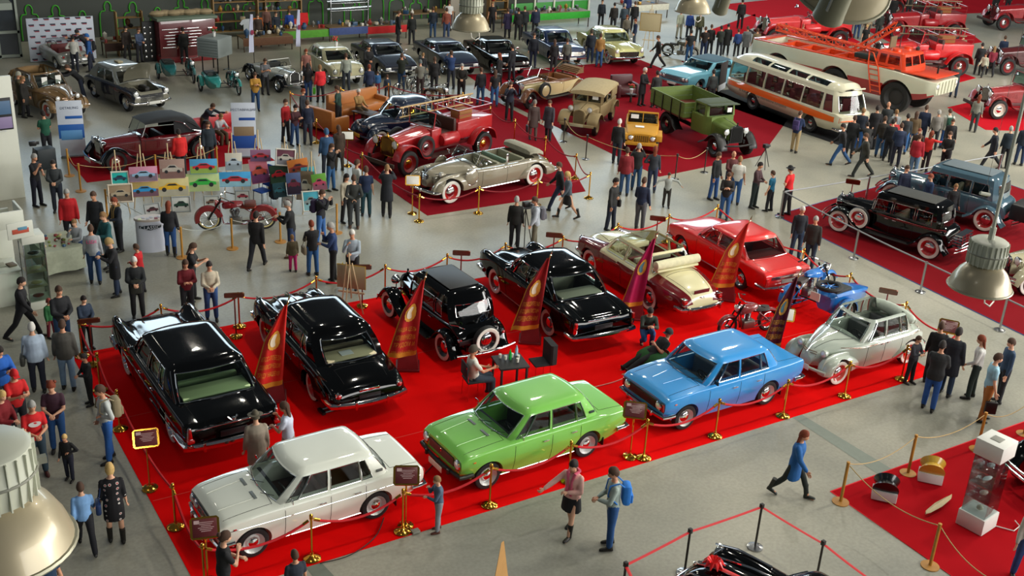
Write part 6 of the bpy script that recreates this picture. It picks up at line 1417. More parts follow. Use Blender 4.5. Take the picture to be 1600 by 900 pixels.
def body_mesh(pose):
 if pose in BODY:return BODY[pose]
 J=skel(pose);mb=MB();torso(mb,J)
 mb.tube([J['sh']-Vector((0,0,.03)),J['neck'],J['head']-Vector((0,0,.04))],[.062,.052,.050],10)
 for i in(0,1):
  limb(mb,[(J['hip%d'%i]+Vector((0,0,.03)),.088),(J['hip%d'%i].lerp(J['knee%d'%i],.3),.082),(J['knee%d'%i],.055)]);limb(mb,[(J['knee%d'%i],.055),(J['knee%d'%i].lerp(J['ank%d'%i],.35),.054),(J['ank%d'%i],.036)])
  limb(mb,[(J['sho%d'%i],.054),(J['sho%d'%i].lerp(J['elb%d'%i],.5),.046),(J['elb%d'%i],.038)]);limb(mb,[(J['elb%d'%i],.038),(J['elb%d'%i].lerp(J['wri%d'%i],.4),.036),(J['wri%d'%i],.024)])
  a=J['ank%d'%i];mb.loft([ell(a+Vector((x,0,z)),.02,w,Vector((1,0,.01)),8)for x,z,w in((-.05,-.05,.03),(0,-.05,.035),(.10,-.065,.038),(.15,-.07,.025))],0)
 out=append(bake(mb),head_mb(J,pose)[0])
 for i in(0,1):
  h=hand_mb(J,i,.35 if pose in('stand','walk','walk_b','stand_b')else.75);out.add(h.v,h.f,0)
 me=out.mesh('person_body',60);BODY[pose]=(me,J);return BODY[pose]
def bodym(J):return J
GAR={}
def garment(pose,kind):
 k=(pose,kind)
 if k in GAR:return GAR[k]
 J=skel(pose);mb=MB();vox=.020
 sit=pose in('sit','sit_fwd','crouch','recline')
 if kind in('tee','shirt','jacket','coat','parka','vest'):
  e={'tee':.013,'vest':.013,'shirt':.013,'jacket':.020,'coat':.024,'parka':.036}[kind];lo={'coat':.0,'jacket':.03,'parka':.05}.get(kind,.0)
  torso(mb,J,e,0 if sit else lo,1.03)
  if kind=='coat' and not sit:
   p=J['pel'];mb.loft([ell(p+Vector((0,0,z)),a,b)for z,a,b in((-.40,.15,.21),(-.2,.15,.205),(.02,.14,.19))],0)
  for i in(0,1):
   S,E_,W=J['sho%d'%i],J['elb%d'%i],J['wri%d'%i]
   if kind=='tee':limb(mb,[(S,.062),(S.lerp(E_,.65),.060)])
   elif kind=='vest':pass
   else:limb(mb,[(S,.050+e*.7),(S.lerp(E_,.5),.048+e*.7),(E_,.042+e*.8)]);limb(mb,[(E_,.042+e*.8),(E_.lerp(W,.5),.038+e*.7),(W-J['hd%d'%i]*.01,.030+e*.6)])
 elif kind in('trousers','shorts','tights'):
  e=.012 if kind=='trousers' else.006;L=(J['sh']-J['pel']).normalized()
  mb.loft([ell(c,a,b,L)for c,a,b in((J['pel']-L*.11,.10+e,.15+e),(J['pel'],.118+e,.168+e),(J['pel']+L*.07,.11+e,.152+e))],0)
  for i in(0,1):
   Hh,K,A=J['hip%d'%i],J['knee%d'%i],J['ank%d'%i]
   limb(mb,[(Hh+Vector((0,0,.02)),.092+e),(Hh.lerp(K,.4),.082+e),(K,.060+e)])
   limb(mb,[(K,.060+e),(K.lerp(A,.4),.060+e),(A.lerp(K,.06),.050+e if kind=='trousers' else.038)])
 elif kind in('skirt','dress'):
  p=J['pel'];mb.loft([ell(p+Vector((0,0,z)),a,b)for z,a,b in(((-.36,.17,.22),(-.15,.15,.20),(.03,.12,.17),(.12,.11,.15))if kind=='skirt' else((-.42,.14,.20),(-.15,.15,.20),(.05,.13,.175),(.14,.11,.15)))],0)
  if kind=='dress':
   torso(mb,J,.015,0,1.02)
   for i in(0,1):S,E_,W=J['sho%d'%i],J['elb%d'%i],J['wri%d'%i];limb(mb,[(S,.062),(E_,.05)]);limb(mb,[(E_,.05),(E_.lerp(W,.4),.045)])
 me=bake(mb,vox,2);GAR[k]=me;return me
SHOE={}
def shoe_mesh(boot):
 if boot not in SHOE:
  mb=MB();mb.loft([ell(Vector((x,0,z)),h,w,Vector((1,0,0)),10)for x,z,h,w in((-.075,.045,.035,.028),(-.06,.05,.048,.036),(.0,.048,.046,.040),(.08,.036,.034,.046),(.15,.028,.026,.040),(.18,.022,.016,.022))],0)
  mb.tube([(-.02,0,.05),(-.02,0,.12 if not boot else.34)],[.046,.046 if not boot else.058],10)
  SHOE[boot]=mb.mesh('shoe',60)
 return SHOE[boot]
HAIRM={}
def hair_mesh(kind):
 if kind in HAIRM:return HAIRM[kind]
 mb=MB();n=16;sc={'short':1.0,'buzz':.985,'long':1.05,'bob':1.06,'curly':1.14,'bun':1.03,'pony':1.03,'cap':1.05,'beanie':1.10,'hat':1.04,'hood':1.16,'bald':.98}[kind]
 rings=[]
 for i in range(9):
  a=R_(-8)+R_(98)*i/8;z=sin(a)*.124*sc;c=max(cos(a),.02);rings.append([(cos(2*pi*k/n)*c*.102*sc-.006,sin(2*pi*k/n)*c*.083*sc,z+.006+(-.03 if cos(2*pi*k/n)<-.2 and i==0 else 0)+(.035*(1-i/8)if cos(2*pi*k/n)>.5 and kind not in('hood','beanie')else 0))for k in range(n)])
 if kind!='bald':mb.loft(rings,0)
 if kind in('short','long','bob','curly','bun','pony','buzz'):
  mb.ball((-.045,0,.0),.078*sc,10,0,None,(.85,.96,1.15))
 if kind in('long','pony','bob','hood'):
  ln={'long':.30,'bob':.10,'pony':.24,'hood':.12}[kind];w={'pony':.035}.get(kind,.085)
  mb.loft([ell(Vector((-.06-.02*t,0,.03-ln*t)),.040*(1-.3*t),w*(1-.25*t),Vector((0,0,-1)),10)for t in(0,.3,.6,1)],0)
 if kind=='bun':mb.ball((-.11,0,.06),.045,8)
 if kind in('cap',):mb.loft([[(x,y,.035-.01*(x-.08)*8)for y in(-.06,0,.06)]+[(x,y,.028-.01*(x-.08)*8)for y in(.06,0,-.06)]for x in(.07,.12,.155)],0)
 if kind=='hat':mb.lathe([(.09,.03),(.155,.028),(.16,.035),(.09,.045)],16,0,Matrix.Translation((-.005,0,.01)),cap=False)
 if kind=='curly':[mb.ball((rnd.uniform(-.1,.04),rnd.uniform(-.08,.08),rnd.uniform(-.04,.12)),.035,6)for _ in range(16)]
 HAIRM[kind]=mb.mesh('hair',60);return HAIRM[kind]
EYE=mat('#1a1412',.5);LIP=mat('#a05a4c',.6)
CAMF=Vector((FWD.x,FWD.y,0)).normalized()
HC={'k':'#221814','b':'#4a3222','l':'#86643e','y':'#c2a062','g':'#9c9a94','w':'#cfccc4','r':'#7a3418'}
FOOT=[]
def collect_footprints():
 bpy.context.view_layer.update()
 for o in list(COL.objects):
  if o.parent is None and o.type=='EMPTY' and len(o.children)>5:
   inv=o.matrix_world.inverted();xs=[];ys=[]
   for c in list(o.children):
    if c.type!='MESH' or c.name.startswith(('crane','boarding')):continue
    M=inv@c.matrix_world
    for q in c.bound_box:v=M@Vector(q);xs.append(v.x);ys.append(v.y)
   if xs:FOOT.append((o.location.copy(),o.rotation_euler.z,min(xs)*o.scale[0],max(xs)*o.scale[0],min(ys)*o.scale[0],max(ys)*o.scale[0]))
MEN=[]
def blocked(p):
 for(o,a,x0,x1,y0,y1)in FOOT:
  dx,dy=p.x-o.x,p.y-o.y;u,v=dx*cos(a)+dy*sin(a),-dx*sin(a)+dy*cos(a)
  if x0-.24<u<x1+.24 and y0-.24<v<y1+.24:return True
 return any((p.x-q.x)**2+(p.y-q.y)**2<.50**2 for q in MEN)
def clear_spot(p):
 d=Vector((p.x,p.y,0)).normalized();s=Vector((-d.y,d.x,0));best=p
 for k in range(0,60):
  for e in((0,)if k==0 else(.08*k,-.08*k)):
   for w in(0,.15,-.15,.3,-.3):
    q=p+d*e+s*w
    if not blocked(q):MEN.append(q);return q
 return p
def person(px,py,face,pose,top,bottom,hair,label,h=1.66,hip=None,shoe='#15130f',boot=False,z=0.0,at=None,yaw=None,skin=None,rl=0.0):
 0
 p=at if at is not None else g(px,py,z)
 if at is None:p=clear_spot(p)
 to=Vector((CAM.x-p.x,CAM.y-p.y,0)).normalized()if True else-CAMF
 a=math.atan2(to.y,to.x)+R_(face)if yaw is None else yaw
 sc=h/1.75
 me,J=body_mesh(pose);mnz=min(J['ank0'].z,J['ank1'].z)-.085
 zoff=-mnz if 'hip' not in POSES[pose]or pose=='crouch' else 0.0
 root=thing('person',label,'person',(p.x,p.y,z+zoff*sc),a,None,sc)
 if len(me.materials)==0:[me.materials.append(m)for m in(SKIN,EYE,LIP)]
 b=bpy.data.objects.new('body',me);COL.objects.link(b);b.parent=root
 if skin:b.material_slots[0].link='OBJECT';b.material_slots[0].material=skin
 tk,tc=top;bk,bc=bottom
 names={'tee':'t_shirt','shirt':'sweater','jacket':'jacket','coat':'coat','parka':'parka','vest':'vest','dress':'dress'}
 if tk!='dress':inst(names[tk],garment(pose,tk),cloth(tc)if isinstance(tc,str)else tc,root)
 else:inst('dress',garment(pose,'dress'),cloth(tc)if isinstance(tc,str)else tc,root)
 if bk=='skirt':inst('skirt',garment(pose,'skirt'),cloth(bc),root)
 elif bk in('trousers','tights'):inst(bk,garment(pose,bk),cloth(bc),root)
 hk,hc=hair
 tilt=R_(22)if pose in('phone','crouch','sit_fwd','lean')else R_(8)
 if hk!='bald':inst({'cap':'cap','beanie':'beanie','hat':'hat','hood':'hood'}.get(hk,'hair'),hair_mesh(hk),mat(HC.get(hc,hc),.8,noise=.2,nscale=30),root,J['head'],(0,tilt,0))
 for i in(0,1):
  A,K=J['ank%d'%i],J['knee%d'%i];d=(A-K).normalized();th=math.atan2(-d.x,-d.z)
  if 'hip' in POSES[pose]and pose=='recline':rt=(0,th-R_(10),0)
  else:rt=(0,max(-.5,min(.5,th*.45))if abs(th)>.15 else 0,0)
  inst('boot' if boot else 'shoe',shoe_mesh(boot),mat(shoe,.5),root,A+Vector((0,0,-.085)),rt)
 return root
def carried(root,name,label,kind,col,cat='bag'):
 0
 M=root.matrix_basis;sc=root.scale[0];rz=root.rotation_euler.z;o=root.location;c,s=cos(rz),sin(rz)
 def W(x,y,zz):return(o.x+(x*c-y*s)*sc,o.y+(x*s+y*c)*sc,o.z+zz*sc)
 mb=MB()
 if kind=='backpack':
  t=thing(name,label,cat,W(-.22,0,1.02),rz,None,sc);mb.box((0,0,.16),(.16,.28,.42),bev=.06);obj('bag_body',mb,cloth(col),t)
  q=MB();q.box((-.09,0,.08),(.06,.20,.18),bev=.025);obj('front_pocket',q,cloth(col),t)
  for sy in(1,-1):q=MB();q.tube([(.06,sy*.10,.34),(.16,sy*.12,.43),(.33,sy*.12,.38),(.36,sy*.13,.18),(.18,sy*.17,.02)],.014,6);obj('shoulder_strap',q,cloth(col),t)
 elif kind=='front':
  t=thing(name,label,cat,W(.20,0,.80),rz,None,sc);mb.box((0,0,.16),(.14,.28,.38),bev=.05);obj('bag_body',mb,cloth(col),t);q=MB();q.tube([(0,.06,.34),(0,0,.40),(0,-.06,.34)],.012,6);obj('handle',q,cloth(col),t)
 elif kind=='shoulder':
  t=thing(name,label,cat,W(.0,.27,.72),rz,None,sc);mb.box((0,0,.12),(.30,.10,.24),bev=.035);obj('bag_body',mb,mat(col,.5,noise=.1),t);q=MB();q.tube([(.12,0,.22),(.04,-.07,.55),(-.04,-.07,.55),(-.12,0,.22)],.010,6);obj('strap',q,mat(col,.5),t)
 elif kind=='hand':
  t=thing(name,label,cat,W(.04,-.27,.32),rz,None,sc);mb.box((0,0,.16),(.26,.09,.30),bev=.02);obj('bag_body',mb,mat(col,.5,noise=.1),t);q=MB();q.tube([(.08,0,.30),(.03,0,.42),(-.03,0,.42),(-.08,0,.30)],.008,6);obj('handle',q,mat(col,.5),t)
 return t
T,S_,J_,C_,K_='tee','shirt','jacket','coat','parka'
def tr(c):return('trousers',c)
NV,BK,JN,GY,DB='#141a2c','#121214','#2b4a78','#55585a','#1f3350'
